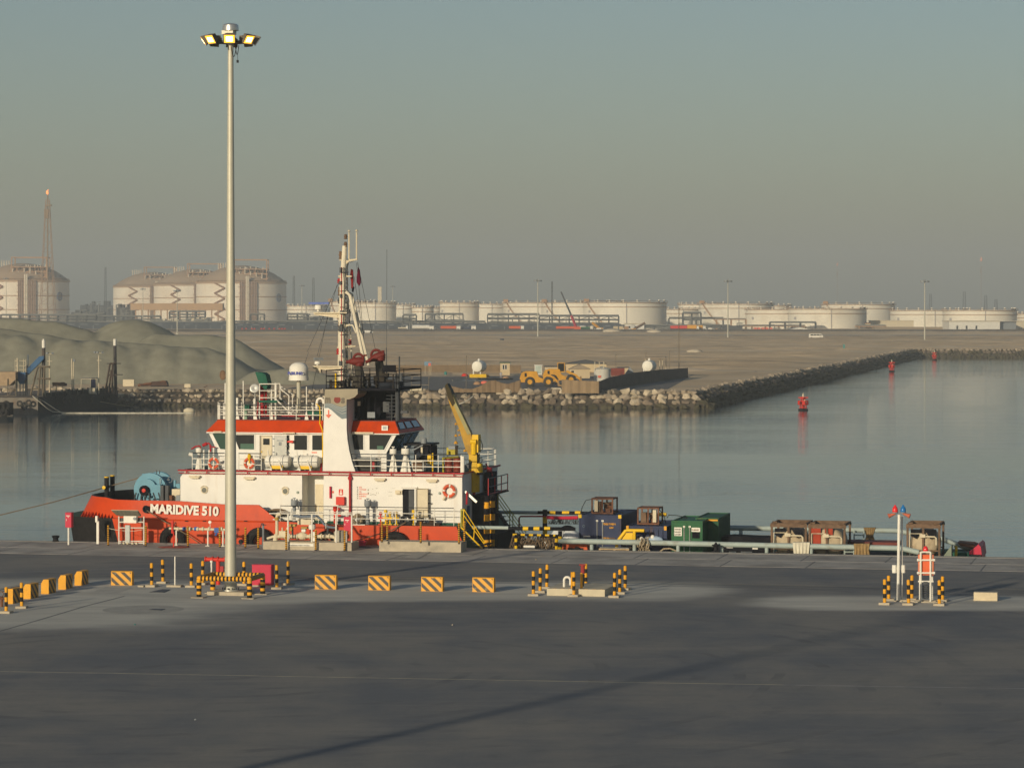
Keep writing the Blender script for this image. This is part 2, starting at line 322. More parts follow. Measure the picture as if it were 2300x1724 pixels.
MB().add([(-7000, 60, WZ), (7000, 60, WZ), (7000, 1300, WZ), (-7000, 1300, WZ)], [(0, 1, 2, 3)]).build('harbour_water', water_mat(), smooth=0, kind='structure')
# --- far land
def sand_mat():
    m, nt, bs = nodes('bare_sand'); 
    c = mixc(nt, noise_fac(nt, .012, .3, .7, (.25, 1.6, 1), 7), (.62, .445, .255), (.84, .635, .39))
    c = mixc(nt, mth(nt, 'MULTIPLY', noise_fac(nt, .02, .5, .68, (.12, 1.5, 1), 7), .8), c, (.40, .28, .165))
    c = mixc(nt, mth(nt, 'MULTIPLY', noise_fac(nt, .03, .55, .70, (.10, 2, 1), 5), .9), c, (.80, .68, .50))
    nt.links.new(c, bs.inputs['Base Color']); bs.inputs['Roughness'].default_value = .95; bs.inputs['Specular IOR Level'].default_value = .1
    bp = nt.nodes.new('ShaderNodeBump'); bp.inputs['Strength'].default_value = .5; bp.inputs['Distance'].default_value = .6
    nt.links.new(noise_fac(nt, .06, 0, 1, (.3, 1.2, 1), 7), bp.inputs['Height']); nt.links.new(bp.outputs[0], bs.inputs['Normal']); return m
TOP = [Vector((-900, 690, LZ)), Vector((-130, 565, LZ)), Vector((31, 541.5, LZ)), Vector((140, 1092, LZ)), Vector((1200, 1092, LZ))]
BOT = [Vector((-900, 684, WZ-.4)), Vector((-130, 559, WZ-.4)), Vector((34.2, 535.5, WZ-.4)), Vector((143.4, 1087.5, WZ-.4)), Vector((1200, 1086.5, WZ-.4))]
land = MB(); P9 = TOP+[Vector((140, 14000, LZ)), Vector((-9000, 14000, LZ)), Vector((-9000, 2000, LZ)), Vector((9000, 1150, LZ)), Vector((9000, 14000, LZ))]
land.add(P9, [(0, 1, 2, 3, 5, 6, 7), (3, 4, 8, 9, 5)]); land = land.build('sand_ground', sand_mat(), smooth=0, kind='structure')
FR = LF
def ground(name, pts, m, dz, z=LZ): 
    return MB().add([tuple(G(x, y, z)[:2])+(z+dz,) for x, y in pts], [list(range(len(pts)))]).build(name, m, smooth=0, kind='structure')
yardm = mat('grey_yard_gravel', (.17, .16, .145), .95, v=.15, scale=.3)
ground('yard_ground', [(640, 873), (880, 838), (1010, 835), (1180, 834), (1330, 838), (1420, 850), (1530, 846), (1560, 840), (1500, 874), (1400, 876.5), (900, 876.5)], yardm, .03)
dirtm = mat('brown_graded_soil', (.30, .22, .145), .95, v=.15, scale=.1)
ground('soil_ground', [(880, 838), (1000, 812), (1200, 806), (1400, 812), (1700, 806), (1700, 836), (1560, 842), (1330, 838)], dirtm, .015)
roadm = mat('pale_sand_road', (.56, .47, .34), .95, v=.12, scale=.05); tarm = mat('dark_tarmac_road', (.16, .14, .12), .9)
def rough_ground():   # graded sand: low ridges and scrapes, raised so the plain catches more sun
    V, Fc, rows, cols = [], [], 850, 96; sm = lambda a, b, x: max(0, min(1, (x-a)/(b-a)))
    for j in range(rows+1):
        y = 640+(1846-640)*j/rows; xe = 31+(y-541.5)*.198-5
        fy = sm(640, 700, y)*(1-sm(1566, 1578, y)+sm(1692, 1704, y))*(1-sm(1838, 1846, y))
        for i in range(cols+1):
            x = y*(-.23+.46*i/cols)
            if y < 1092 and x > xe: x = xe
            f = fy*(1 if y > 1100 else sm(0, 12, xe-x))*(1 if y > 1104 else 1-sm(1092, 1104, y) if x > 130 and y > 1092 else 1)
            n = 1.0*noise.noise((x*.035, y*.21, 1))+.85*noise.noise((x*.12, y*.55, 7))+.30*noise.noise((x*.012, y*.05, 4))
            V.append((x, y, LZ-.12+f*(.42+.62*n)))
    for j in range(rows):
        for i in range(cols): a = j*(cols+1)+i; Fc.append((a, a+1, a+cols+2, a+cols+1))
    me = bpy.data.meshes.new('rough_ground'); me.from_pydata(V, [], Fc); me.materials.append(land.data.materials[0]); me.polygons.foreach_set('use_smooth', [True]*len(Fc))
    o = bpy.data.objects.new('rough_ground', me); COL.objects.link(o); o['kind'] = 'structure'
rough_ground()
MB().add([(-2500, 1610, LZ+.05), (2500, 1580, LZ+.05), (2500, 1655, LZ+.05), (-2500, 1690, LZ+.05)], [(0, 1, 2, 3)]).build('sand_road', roadm, smooth=0, kind='structure')
MB().add([(-2500, 1637, LZ+.1), (2500, 1606, LZ+.1), (2500, 1613, LZ+.1), (-2500, 1644, LZ+.1)], [(0, 1, 2, 3)]).build('tarmac_road', tarm, smooth=0, kind='structure')
MB().b(-2500, 2500, 1850, 1856, LZ, LZ+1.7).b(-2500, 2500, 1900, 1960, LZ, LZ+.9).build('bund_ground', M['bund'], smooth=0, kind='structure')
# --- breakwater of boulders
bk = thing('breakwater', 'rock breakwater of pale and brown boulders edging the sandy land above the harbour water', 'breakwater', (31, 541, LZ)); ORG[bk.name] = (0, 0, 0); bk.location = (0, 0, 0)
core = MB(); core.add(TOP+BOT, [(i, i+1, 6+i, 5+i) for i in range(4)]); core.build('rock_core', mat('rubble_core', (.09, .075, .055), .95, v=.4, scale=.6), bk, smooth=0)
def rock_mesh(i, r=1.0):
    rr = random.Random(100+i); bm = bmesh.new()
    sx, sy, sz = rr.uniform(.85, 1.25), rr.uniform(.8, 1.1), rr.uniform(.65, .95)
    for _ in range(15):
        v = Vector((rr.gauss(0, 1), rr.gauss(0, 1), rr.gauss(0, 1))).normalized()*rr.uniform(.82, 1.05); bm.verts.new((v.x*sx*r, v.y*sy*r, v.z*sz*r))
    q = bmesh.ops.convex_hull(bm, input=bm.verts); bmesh.ops.delete(bm, geom=[g for g in q['geom_interior'] if isinstance(g, bmesh.types.BMVert)], context='VERTS')
    me = bpy.data.meshes.new('boulder'); bm.to_mesh(me); bm.free(); return me
bcol = [((.50, .42, .30), 'pale'), ((.35, .285, .205), 'tan'), ((.21, .165, .12), 'brown'), ((.085, .075, .045), 'wet_shaded')]
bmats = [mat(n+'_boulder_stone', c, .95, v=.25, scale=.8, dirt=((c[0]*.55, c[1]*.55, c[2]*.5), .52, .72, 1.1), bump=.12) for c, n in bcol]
RM = [[None]*8 for _ in range(4)]
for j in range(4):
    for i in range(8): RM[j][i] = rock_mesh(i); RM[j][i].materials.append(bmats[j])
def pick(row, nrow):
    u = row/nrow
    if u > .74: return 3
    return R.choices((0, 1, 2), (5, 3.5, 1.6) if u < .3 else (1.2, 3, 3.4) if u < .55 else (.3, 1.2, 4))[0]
nb = 0
def edge_pt(i, u): return TOP[i].lerp(TOP[i+1], u), BOT[i].lerp(BOT[i+1], u)
def boulders(i, x0, x1, step, rows, size, stuff=None):
    global nb
    u = x0; a0, a1 = TOP[i], TOP[i+1]; L = (a1-a0).length
    while u < x1:
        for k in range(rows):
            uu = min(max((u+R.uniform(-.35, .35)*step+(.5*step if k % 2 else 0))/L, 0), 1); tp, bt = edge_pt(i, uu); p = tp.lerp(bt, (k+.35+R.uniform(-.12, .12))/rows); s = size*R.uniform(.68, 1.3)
            rot = (R.uniform(-.5, .5), R.uniform(-.5, .5), R.uniform(0, 6.28)); j = pick(k, rows) if i < 2 else (1 if k == 0 else 2 if k == 1 and R.random() < .6 else 3)  # right embankments: shaded slope put into darker stones, besides the wet tidal rows
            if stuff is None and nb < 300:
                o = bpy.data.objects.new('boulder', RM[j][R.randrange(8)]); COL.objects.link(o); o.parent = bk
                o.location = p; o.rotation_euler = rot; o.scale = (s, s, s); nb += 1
            else:
                me = RM[j][R.randrange(8)]; Mx = Matrix.Translation(p) @ Matrix.Rotation(rot[2], 4, 'Z') @ Matrix.Rotation(rot[0], 4, 'X') @ Matrix.Diagonal((s, s, s, 1))
                STF.add([Mx @ v.co for v in me.vertices], [list(q.vertices) for q in me.polygons], j)
        u += step
STF = MB(); L1 = (TOP[2]-TOP[1]).length
ux = lambda X: (X+130)/161*L1
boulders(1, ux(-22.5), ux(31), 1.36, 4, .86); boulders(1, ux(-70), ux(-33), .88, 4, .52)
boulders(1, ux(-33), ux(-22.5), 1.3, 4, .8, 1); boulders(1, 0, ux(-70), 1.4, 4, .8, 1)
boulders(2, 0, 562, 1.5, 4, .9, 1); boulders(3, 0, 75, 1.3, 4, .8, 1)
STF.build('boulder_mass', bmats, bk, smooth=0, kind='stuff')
# --- gravel mounds
def mounds():
    rr = random.Random(5)
    W = lambda px, py, Y: ((px-CX)/F*Y, Y, H-(py-HY)*Y/F-LZ)
    RG = []     # ridges (end, end, rounding) and single heaps
    for Y, pts in ((607, ((-120, 742), (-20, 732), (60, 745), (160, 762), (262, 767), (365, 775), (468, 782), (512, 795))), (641, ((-120, 712), (0, 713), (60, 717), (120, 722), (190, 738), (225, 752))), (634, ((350, 748), (400, 752), (480, 753), (530, 762))), (646, ((286, 718), (308, 718))), (592, ((575, 833), (640, 829), (700, 833), (740, 842)))):
        for p, q in zip(pts, pts[1:]): RG.append((W(p[0], p[1], Y), W(q[0], q[1], Y), 4 if Y == 646 else .7))
    for i in range(11): px = -60+i*54+rr.uniform(-8, 8); p = W(px, 738+i*4.6+rr.uniform(2, 9), 606-rr.uniform(0, 1.2)); RG.append((p, p, 2.4))
    x0, x1, y0, y1, st = -125, -28, 570, 700, .8; nx, ny = int((x1-x0)/st), int((y1-y0)/st); V = []; Fc = []
    for j in range(ny+1):
        for i in range(nx+1):
            x, y = x0+i*st, y0+j*st; z = -.3
            for p, q, r in RG:
                ex, ey = q[0]-p[0], q[1]-p[1]; L2 = ex*ex+ey*ey; u = 0 if L2 < 1e-6 else max(0, min(1, ((x-p[0])*ex+(y-p[1])*ey)/L2))
                dd = math.hypot(x-p[0]-u*ex, y-p[1]-u*ey); dd = math.sqrt(dd*dd+r*r)-r; z = max(z, p[2]+(q[2]-p[2])*u-.66*dd)
            if z > -.3: z += .22*noise.noise((x*.22, y*.22, 0))+.12*noise.noise((x*.7, y*.35, 3))+.07*noise.noise((x*1.3, y*1.3, 5))
            V.append((x, y, LZ+z))
    for j in range(ny):
        for i in range(nx):
            q = (j*(nx+1)+i, j*(nx+1)+i+1, (j+1)*(nx+1)+i+1, (j+1)*(nx+1)+i)
            if max(V[a][2] for a in q) > LZ-.25: Fc.append(q)
    me = bpy.data.meshes.new('gravel_hill'); me.from_pydata(V, [], Fc); me.materials.append(mat('grey_green_gravel', (.285, .272, .20), .95, v=.14, scale=.5, dirt=((.22, .21, .155), .5, .8, .15), bump=.12))
    me.polygons.foreach_set('use_smooth', [True]*len(Fc)); o = bpy.data.objects.new('gravel_hill', me); COL.objects.link(o); o['kind'] = 'structure'
mounds()
FR = QF
# ================================================================ THE SUPPLY VESSEL
FR = QF
ship = thing('supply_vessel', 'red and white offshore supply vessel with lattice mast moored at the quay', 'ship', (-2, 7, WZ))
CT = 7.3
def level(stem, half, Lb=8.0, e=.75):
    pts = []
    for i in range(13):
        g = math.pi/2*i/12; pts.append((stem+Lb-Lb*math.sin(g)**e, half*max(math.cos(g), 1e-4)**e))
    return pts[::-1]     # stem -> shoulder
STR = [-22.0, -19, -16.7, -15.5, -12, -8, -3.75, -3.0, 2, 8, 14, 20, 25, 28.3]
def ztop(s): return 1.45 if s < -15.4 else (1.28 if s < -3.4 else -.6)
def hull():
    mb = MB(); lv = [(-4.5, -29.9, 6.1, 8.2), (WZ, -30.3, 6.35, 7.8), (-.8, -30.75, 6.5, 7.5), (None, -31.1, 6.5, 7.1)]
    secs = []
    for z, st, hf, Lb in lv:
        secs.append([(s, h, z if z is not None else ztop(s)) for s, h in level(st, hf, Lb)]+[(s, hf, min(z, ztop(s)-.3) if z is not None else ztop(s)) for s in STR])
    n = len(secs[0])
    for sg in (-1, 1):
        o = len(mb.v)
        for row in secs:
            for s, h, z in row: mb.v.append((s, CT+sg*h, z))
        for k in range(len(secs)-1):
            for i in range(n-1):
                mid = secs[k+1][i][0]; m = 1 if mid < -27.4 and k >= 1 else (2 if k == 0 else 0)
                mb.f.append([o+k*n+i, o+k*n+i+1, o+(k+1)*n+i+1, o+(k+1)*n+i]); mb.m.append(m)
    N = len(secs)*n; t = (len(secs)-1)*n
    for i in range(n-1): mb.f.append([t+i, t+i+1, N+t+i+1, N+t+i]); mb.m.append(3)
    for k in range(len(secs)-1): mb.f.append([k*n+n-1, (k+1)*n+n-1, N+(k+1)*n+n-1, N+k*n+n-1]); mb.m.append(0)
    return mb.build('hull', [M['red'], M['rubber'], M['soot'], mat('deck_green_paint', (.03, .075, .045), .8, v=.3)], ship, 40)
hl = hull()
def bulwark():
    mb = MB(); rows = []
    for st, hf, which in ((-30.25, 6.28, 0), (-29.6, 6.12, 1)):
        rows.append([(s, h) for s, h in level(st, hf, 7.0)]+[(s, hf+(.10 if which == 0 else .16)*1) for s in (-22, -19, -16.75, -15.5)])
    def zt(s): return 2.72 if s < -27 else 2.62 if s < -20 else 2.45 if s < -16 else 1.5
    per = []
    for sg in (-1, 1):
        q = []
        for i in range(len(rows[0])):
            (s0, h0), (s1, h1) = rows[0][i], rows[1][i]; ins = .14
            q.append([(s0, CT+sg*h0, 1.44), (s1, CT+sg*h1, zt(s1)), (s1+(ins if i < 12 else 0), CT+sg*max(h1-ins, 0), zt(s1)), (s0+(ins if i < 12 else 0), CT+sg*max(h0-ins, 0), 1.44)])
        per = q[::-1] if sg == -1 else per+q[1:]
    for q in per: mb.v += q
    for i in range(len(per)-1):
        for j in range(3):
            mb.f.append([i*4+j, i*4+j+1, (i+1)*4+j+1, (i+1)*4+j]); mb.m.append((0, 1, 1)[j])
    bw = mb.build('bulwark', [M['red'], mat('bulwark_inside_dark', (.05, .045, .05), .7)], ship, 40)
    g = MB(); rr = level(-31.1, 6.5, 7.1)
    for px in (186, 194, 202, 211, 220, 229, 238, 247, 256, 265):   # little gusset plates on the bow ledge
        s = P(px, 1150, 2.5).x
        for i in range(12):
            if rr[i][0] <= s <= rr[i+1][0]:
                a = (s-rr[i][0])/(rr[i+1][0]-rr[i][0]); h = rr[i][1]+a*(rr[i+1][1]-rr[i][1]); y = CT-h
                g.prism([Vector((s-.02, y+.08, 1.45)), Vector((s-.02, y+.75, 1.45)), Vector((s-.02, y+.72, 1.78))], [Vector((s+.02, y+.08, 1.45)), Vector((s+.02, y+.75, 1.45)), Vector((s+.02, y+.72, 1.78))]); break
    g.build('gusset_plates', M['red'], bw, 0)
    return bw
bw = bulwark()
# white name on the bow, fairlead, rubbing strake, hull fittings
pl = P(337, 1151, .88); pr = P(493, 1157.5, .88)
text('MARIDIVE 510', .80, (pl.x, .87, pl.z), M['white2'], ship, 'name_lettering', off=.034, slope=math.atan((pr.z-pl.z)/(pr.x-pl.x)), sx=(pr.x-pl.x)/5.02, ext=.012)
mb = MB(); c = P(328, 1143, .9); mb.ring(c, .2, .05, 16, 8); mb.lathe([(.18, -.01), (.0, -.011)], c+Vector((0, .05, 0)), 14, 1, ax=(0, -1, 0)); mb.build('hawse_pipe', [M['black'], M['soot']], ship)
MB().tube([(-23.9, .8, 1.43), (-15.5, .8, 1.40)], .05).build('rubbing_strake', M['red'], ship)
mb = MB()
for x in (365, 415, 455, 502, 548): mb.pb(x, 1168.5, x+7, 1170.5, .72, .8)
mb.build('freeing_ports', M['black'], ship, 0)
mb = MB(); c = P(541, 1216, .79); mb.lathe([(.16, 0), (.15, .02), (.01, .021)], c, 14, ax=(0, -1, 0)); mb.build('discharge_port', M['black'], ship)
# fore deck fittings: tow bitts, winch, machinery
mb = MB()
for x, y, t in ((239.5, 1070, 4.5), (252.5, 1066.5, 5.2)):
    a = P(x, y, t); mb.tube([(a.x, t, 1.4), (a.x, t, a.z-.06)], .155, 12, 0); mb.tube([(a.x, t, a.z-.06), (a.x, t, a.z)], .165, 12, 1)
a = P(236, 1094, 4.3); mb.tube([(a.x, 5.0, a.z), (a.x, 4.1, a.z)], .10, 10, 0); mb.lathe([(.12, 0), (.12, .05), (.0, .06)], (a.x, 4.1, a.z), 14, 1, ax=(0, -1, 0))
mb.build('tow_bitts', [M['black'], M['yel2']], ship)
def winch():
    c = P(341, 1100, 5.0); w_ = MB()
    w_.lathe([(.0, -.06), (1.12, -.05), (1.12, .25), (1.05, .26), (.6, .3), (.6, 1.6), (1.08, 1.65), (1.12, 1.7), (1.12, 1.85), (0, 1.86)], c+Vector((0, -.3, .02)), 28, ax=(0, 1, 0))
    W = w_.build('anchor_winch', M['blue'], ship)
    g = MB(); a = P(330, 1096, 4.4); g.lathe([(0, -.05), (.62, -.03), (.62, .35), (.5, .36)], a, 20, ax=(0, 1, 0)); g.c(P(350, 1100, 4.3)+Vector((.1, .2, -.1)), (.5, .6, .9)); g.c(P(312, 1110, 4.5)+Vector((0, .2, -.2)), (.35, .5, .8)); g.c(P(322, 1068, 5)+Vector((0, .4, 0)), (.3, .5, .25)); g.build('gear_case', M['blue'], W)
    g = MB(); a = P(323, 1101, 4.15); g.tube([a, a+Vector((0, .5, 0))], .33, 16, 0); g.lathe([(.14, 0), (.12, -.03), (0, -.04)], a+Vector((0, -.02, 0)), 12, 1, ax=(0, 1, 0)); g.build('hydraulic_motor', [M['soot'], M['sigred']], W)
    g = MB()
    for x0, x1 in ((306, 300), (318, 316), (326, 325), (334, 338), (344, 352), (356, 362)): g.ln([(x0, 1106), (x1, 1128)], 4.2, .05)
    for x in (360, 371): g.pb(x, 1090, x+7, 1126, 4.0, 4.4)
    g.ln([(352, 1064), (352, 1055)], 5, .03).ln([(358, 1064), (359, 1056)], 5, .03)
    g.build('winch_legs', M['dsteel'], W)
    g = MB(); a = P(382, 1077, 5.2); g.ring(a, .19, .025, 14, 6, ax=(.5, 1, 0)); g.tube([a, a+Vector((-.3, .1, 0))], .03); g.ring(P(360, 1080, 4.3), .2, .02, 12, 5, ax=(1, .6, 0)); g.build('hand_wheel', M['steel'], W)
winch()
mb = MB(); mb.pb(386, 1098, 404, 1124, 4, 5, 0); mb.pb(390, 1078, 394, 1098, 5, 5.2, 1); mb.pb(395, 1086, 404, 1100, 5, 5.5, 1); mb.pb(395, 1112, 404, 1125, 3.2, 3.8, 2); mb.pb(380, 1112, 386, 1124, 3.6, 4.2, 3); mb.build('windlass_machinery', [M['cream'], M['blue'], M['steel'], M['rust']], ship)
# ---- lower deckhouse
WT, ZD = 2.2, 4.46
sA, sB = P(678.5, 1120, WT).x, P(727, 1120, WT).x; s0, s1 = -22.38, -3.71
mb = MB(); A = [Vector(v) for v in ((s0, WT, 1.3), (sA, WT, 1.3), (sA, WT, ZD), (s0+.28, WT, ZD), (s0, WT, ZD-.38))]
mb.prism(A, [Vector((v.x, 12.4, v.z)) for v in A]); mb.b(sB, s1, WT, 12.4, 1.3, ZD); mb.b(sA, sB, WT+1.4, 12.39, 1.3, ZD-.003); mb.b(sA, sB, WT, WT+1.4, ZD-.16, ZD-.002)
dh = mb.build('deckhouse', M['white'], ship, 0)
mb = MB().b(s0-.05, s1+.05, WT-.03, WT+.0, 1.22, 1.40); mb.build('deck_edge_strip', M['dgreen'], dh, 0)
mb = MB(); mb.pb(708, 1087, 726, 1172, WT+1.37, WT+1.41); mb.build('recess_door', M['cream'], dh)
MB().b(s0-.1, s1+.1, WT-.18, 12.6, ZD, ZD+.07).build('bridge_deck', M['white'], ship, 0); MB().b(s0-.05, s1+.05, WT-.13, 12.55, ZD+.07, ZD+.09).build('deck_covering', mat('bridge_deck_green', (.025, .06, .04), .8), ship, 0)
mb = MB(); mb.tube([(s0-.1, WT-.2, ZD+.08), (s1+.12, WT-.2, ZD+.08), (s1+.12, 12.6, ZD+.08)], .06, 8); mb.tube([(s0-.05, WT-.2, ZD-.10), (s1+.12, WT-.2, ZD-.10)], .03, 6)
for i in range(14):
    x = s0+.5+i*1.36; mb.c((x, WT-.2, ZD+.02), (.07, .1, .26))
a = P(786, 1160, WT-.15); mb.tube([(a.x, WT-.15, ZD), (a.x, WT-.15, a.z)], .075, 8); mb.ring((a.x, WT-.15, ZD-.3), .1, .05, 10, 6)
mb.build('fire_main_pipe', M['crimson'], ship)
def port(px, py):
    c = P(px, py, WT-.01); g = MB(); g.lathe([(.21, 0), (.23, .04), (.17, .05)], c, 18, 0, ax=(0, -1, 0)); g.lathe([(.165, .052), (0, .053)], c, 16, 1, ax=(0, -1, 0)); g.tube([c+Vector((.26*math.cos(q*math.pi/8), -.05, .28*math.sin(q*math.pi/8))) for q in range(1, 8)], .025, 5, 0)
    g.build('porthole', [M['cream'], mat('porthole_glass_pale', (.13, .14, .115), .2)], dh)
port(459, 1100); port(641, 1102.5)
def decklamp(px, py):
    g = MB(); c = P(px, py, WT-.16); g.c(c, (.72, .18, .11)); g.c(c+Vector((0, .0, -.09)), (.55, .14, .07)); g.build('deck_lamp', M['cream'], dh, 0)
for q in ((437, 1069.5), (560, 1072.5), (853, 1075.5), (970, 1078)): decklamp(*q)
# doors, boxes and signs on the deckhouse side
g = MB(); g.pb(904.5, 1098, 930.5, 1157, WT-.012, WT-.004, 0); g.pb(918, 1100, 930.5, 1156, WT-.02, WT-.013, 1); g.build('doorway', [M['soot'], M['dsteel']], dh, 0)  # flat dark sheets stand in for the unlit opening
g = MB(); g.pb(901, 1094.5, 934, 1098, WT-.06, WT-.001); g.pb(901, 1098, 904.4, 1158, WT-.06, WT-.001); g.pb(930.6, 1098, 934, 1158, WT-.06, WT-.001); g.pb(900, 1093, 937, 1095, WT-.14, WT); g.build('door_frame', M['white'], dh, 0)
g = MB(); g.pb(935.5, 1096.5, 962.5, 1161, WT-.28, WT-.22, 0); ds = g.build('weather_door', M['cream'], dh, 0)
g = MB(); e = [P(x, y, WT-.29) for x, y in ((936.5, 1098), (961.5, 1098), (961.5, 1160), (936.5, 1160), (936.5, 1098))]; g.tube(e, .022, 5); 
for y in (1107, 1128, 1150): g.pb(961, y, 966, y+3, WT-.3, WT-.2)
g.build('door_seal', M['black'], ds)
g = MB(); g.pb(754.5, 1115.5, 773, 1133.5, WT-.28, WT-.01); g.build('fire_hose_box', M['sigred'], dh)
g = MB(); g.ln([(742, 1092), (742, 1118)], WT-.09, .07, 8); g.build('fire_extinguisher', M['cab'], dh)
g = MB(); g.pb(761, 1098, 770.5, 1111.5, WT-.014, WT-.004, 0); g.pb(763, 1106, 768.5, 1110, WT-.02, WT-.014, 1); g.pb(764.6, 1100, 767, 1106, WT-.02, WT-.014, 1); g.pb(745.5, 1102, 750, 1107, WT-.014, WT-.004, 2); g.build('safety_sign', [M['sigred'], M['white2'], M['salmon']], dh, 0)
for px, py in ((669, 1105.5), (988, 1107.5)):
    g = MB(); g.pb(px-2.6, py-2.6, px+2.6, py+2.6, WT-.014, WT-.004, 0); g.pb(px-.8, py-1.5, px+.8, py+1.8, WT-.018, WT-.015, 1); g.build('muster_sign', [M['dgreen'], M['white2']], dh, 0)
for i, (a, b) in enumerate((('S', 'AFE'), ('A', 'TTITUDE'), ('F', 'OR'), ('E', 'MERGENCY'), ('T', 'RAINING'), ('Y', 'OU'))):
    p = P(802, 1095.4+4.95*i, WT-.006); text(a, .12, p, M['black'], dh, 'sign_lettering', off=.004); p = P(806, 1095.4+4.95*i, WT-.006); text(b, .12, p, M['salmon'], dh, 'sign_lettering', off=.003)
g = MB()
for x, y, w_, h_ in ((826, 1098, 2, 3.5), (836, 1097.5, 2.5, .8), (844, 1095.6, 4, 1.2), (826, 1105, 2.6, 4.5), (832, 1107, 1.6, 1), (845, 1105, .8, 3.6), (849, 1105, .8, 3.6), (872, 1104, 9, .5), (872, 1112.5, 10, .5), (880, 1096, 8, .4)): g.pb(x, y, x+w_, y+h_, WT-.008, WT-.003)
g.ln([(831, 1111), (838, 1109.6), (845, 1111.5)], WT-.006, .012, 4); g.build('stencil_marks', mat('faded_stencil', (.28, .26, .2), .7), dh, 0)
g = MB(); g.pb(887.5, 1100.5, 903, 1109.5, WT-.2, WT-.1); g.c(P(895, 1105, WT-.15), (.3, .3, .15)); g.build('junction_box', M['cream'], dh, 0)
# hydrant beside the recess
g = MB(); g.ln([(752.5, 1140), (752.5, 1176)], WT-.5, .09, 10); g.ln([(752, 1141), (763, 1143)], WT-.5, .08, 8); g.ln([(752, 1158), (766, 1157)], WT-.5, .07, 8); g.ln([(752.5, 1137), (752.5, 1146)], WT-.5, .13, 10); g.build('deck_hydrant', M['sigred'], ship)
# ---- side deck: railing, ventilators, valves, chock, bitts, rope coil
def rail(name, pts, z0, h, n, t, m, top=None, gap=1.35, r=.026, parent=None):
    g = MB(); a, b = pts; L = b-a; k = max(1, round(abs(L)/gap))
    for i in range(k+1): x = a+L*i/k; g.tube([(x, t, z0), (x, t, z0+h)], r, 5)
    for j in range(n): z = z0+h*(j+1)/n; g.tube([(a, t, z), (b, t, z)], r, 5, 1 if (top and j == n-1) else 0)
    return g.build(name, [m, top or m], parent or ship)
rail('side_deck_railing', (-15.3, -3.95), 1.3, 1.12, 3, .95, M['white2'], M['black'], 1.25, .024)
def vent(px, ytop, yhead, ybot, t, m, w_=8, capm=None):
    g = MB(); a, b, c = P(px, ytop, t), P(px, yhead, t), P(px, ybot, t); r = w_/36.0
    g.lathe([(.01, 0), (r*.95, .01), (r, -.06), (r, b.z-a.z+.06), (r*.85, b.z-a.z), (r*.5, b.z-a.z-.03), (r*.5, c.z-a.z+.2), (r*.62, c.z-a.z+.05), (r*.62, c.z-a.z)], (a.x, t, a.z), 18); o = g.build('ventilator', m, ship)
    k = MB(); k.tube([(a.x, t, a.z), (a.x, t, a.z+.14)], .03, 6); k.tube([(a.x-.1, t, a.z+.13), (a.x+.1, t, a.z+.13)], .03, 5)
    if capm is None: k.b(a.x-r*.9, a.x-r*.6, t-.1, t+.1, a.z, a.z+.08).b(a.x+r*.6, a.x+r*.9, t-.1, t+.1, a.z, a.z+.08)
    else:
        for sgn in (-1, 1): k.prism([Vector((a.x+sgn*r*.5, t, c.z+1.0)), Vector((a.x+sgn*r*1.25, t, c.z)), Vector((a.x+sgn*r*.5, t, c.z))], [Vector((a.x+sgn*r*.5, t+.04, c.z+1.0)), Vector((a.x+sgn*r*1.25, t+.04, c.z)), Vector((a.x+sgn*r*.5, t+.04, c.z))])
    k.build('vent_spindle', m, o); return o
vent(661, 1123, 1136.5, 1174, 1.5, M['steel'], 8); vent(826, 1124, 1137, 1178, 1.45, M['steel'], 8)
for x, y0, m in ((855, 1150, 'sigred'), (866, 1145, 'yel2'), (876, 1150, 'yel2'), (890.5, 1150, 'yel2'), (929, 1145, 'yel2')):
    g = MB(); g.ln([(x, y0+4), (x, 1178)], 1.2, .05, 8); g.c(P(x, 1163, 1.2), (.32, .12, .12)); g.c(P(x, 1177, 1.2), (.28, .28, .05)); g.lathe([(0, -.1), (.11, -.09), (.11, .1), (0, .12)], P(x, y0+3, 1.2), 10); g.build('deck_valve', M[m], ship)
g = MB()
o_ = [(896, 1179), (900, 1160), (905, 1157.5), (918, 1157.5), (922, 1162), (925, 1179)]; i_ = [(904, 1172), (904.5, 1163), (908, 1161), (914, 1161), (917.5, 1164), (917, 1172)]
A = [P(x, y, 1.0) for x, y in o_]+[P(x, y, 1.0) for x, y in i_]; B = [Vector((v.x, 1.5, v.z)) for v in A]; fs = []
for k in range(6): j = (k+1) % 6; fs += [(k, j, 6+j, 6+k), (12+k, 12+j, 18+j, 18+k), (k, j, 12+j, 12+k), (6+k, 6+j, 18+j, 18+k)]
g.add(A+B, fs); g.build('panama_chock', M['black'], ship, 0)
g = MB(); g.c((P(955, 1178, 1.3).x, 1.4, 1.36), (1.9, .6, .12))
for x in (944.5, 971): a = P(x, 1163, 1.4); g.tube([(a.x, 1.4, 1.3), (a.x, 1.4, a.z-.08)], .2, 12); g.tube([(a.x, 1.4, a.z-.08), (a.x, 1.4, a.z)], .25, 12)
g.build('mooring_bitts', mat('brown_black_steel', (.05, .035, .025), .7), ship)
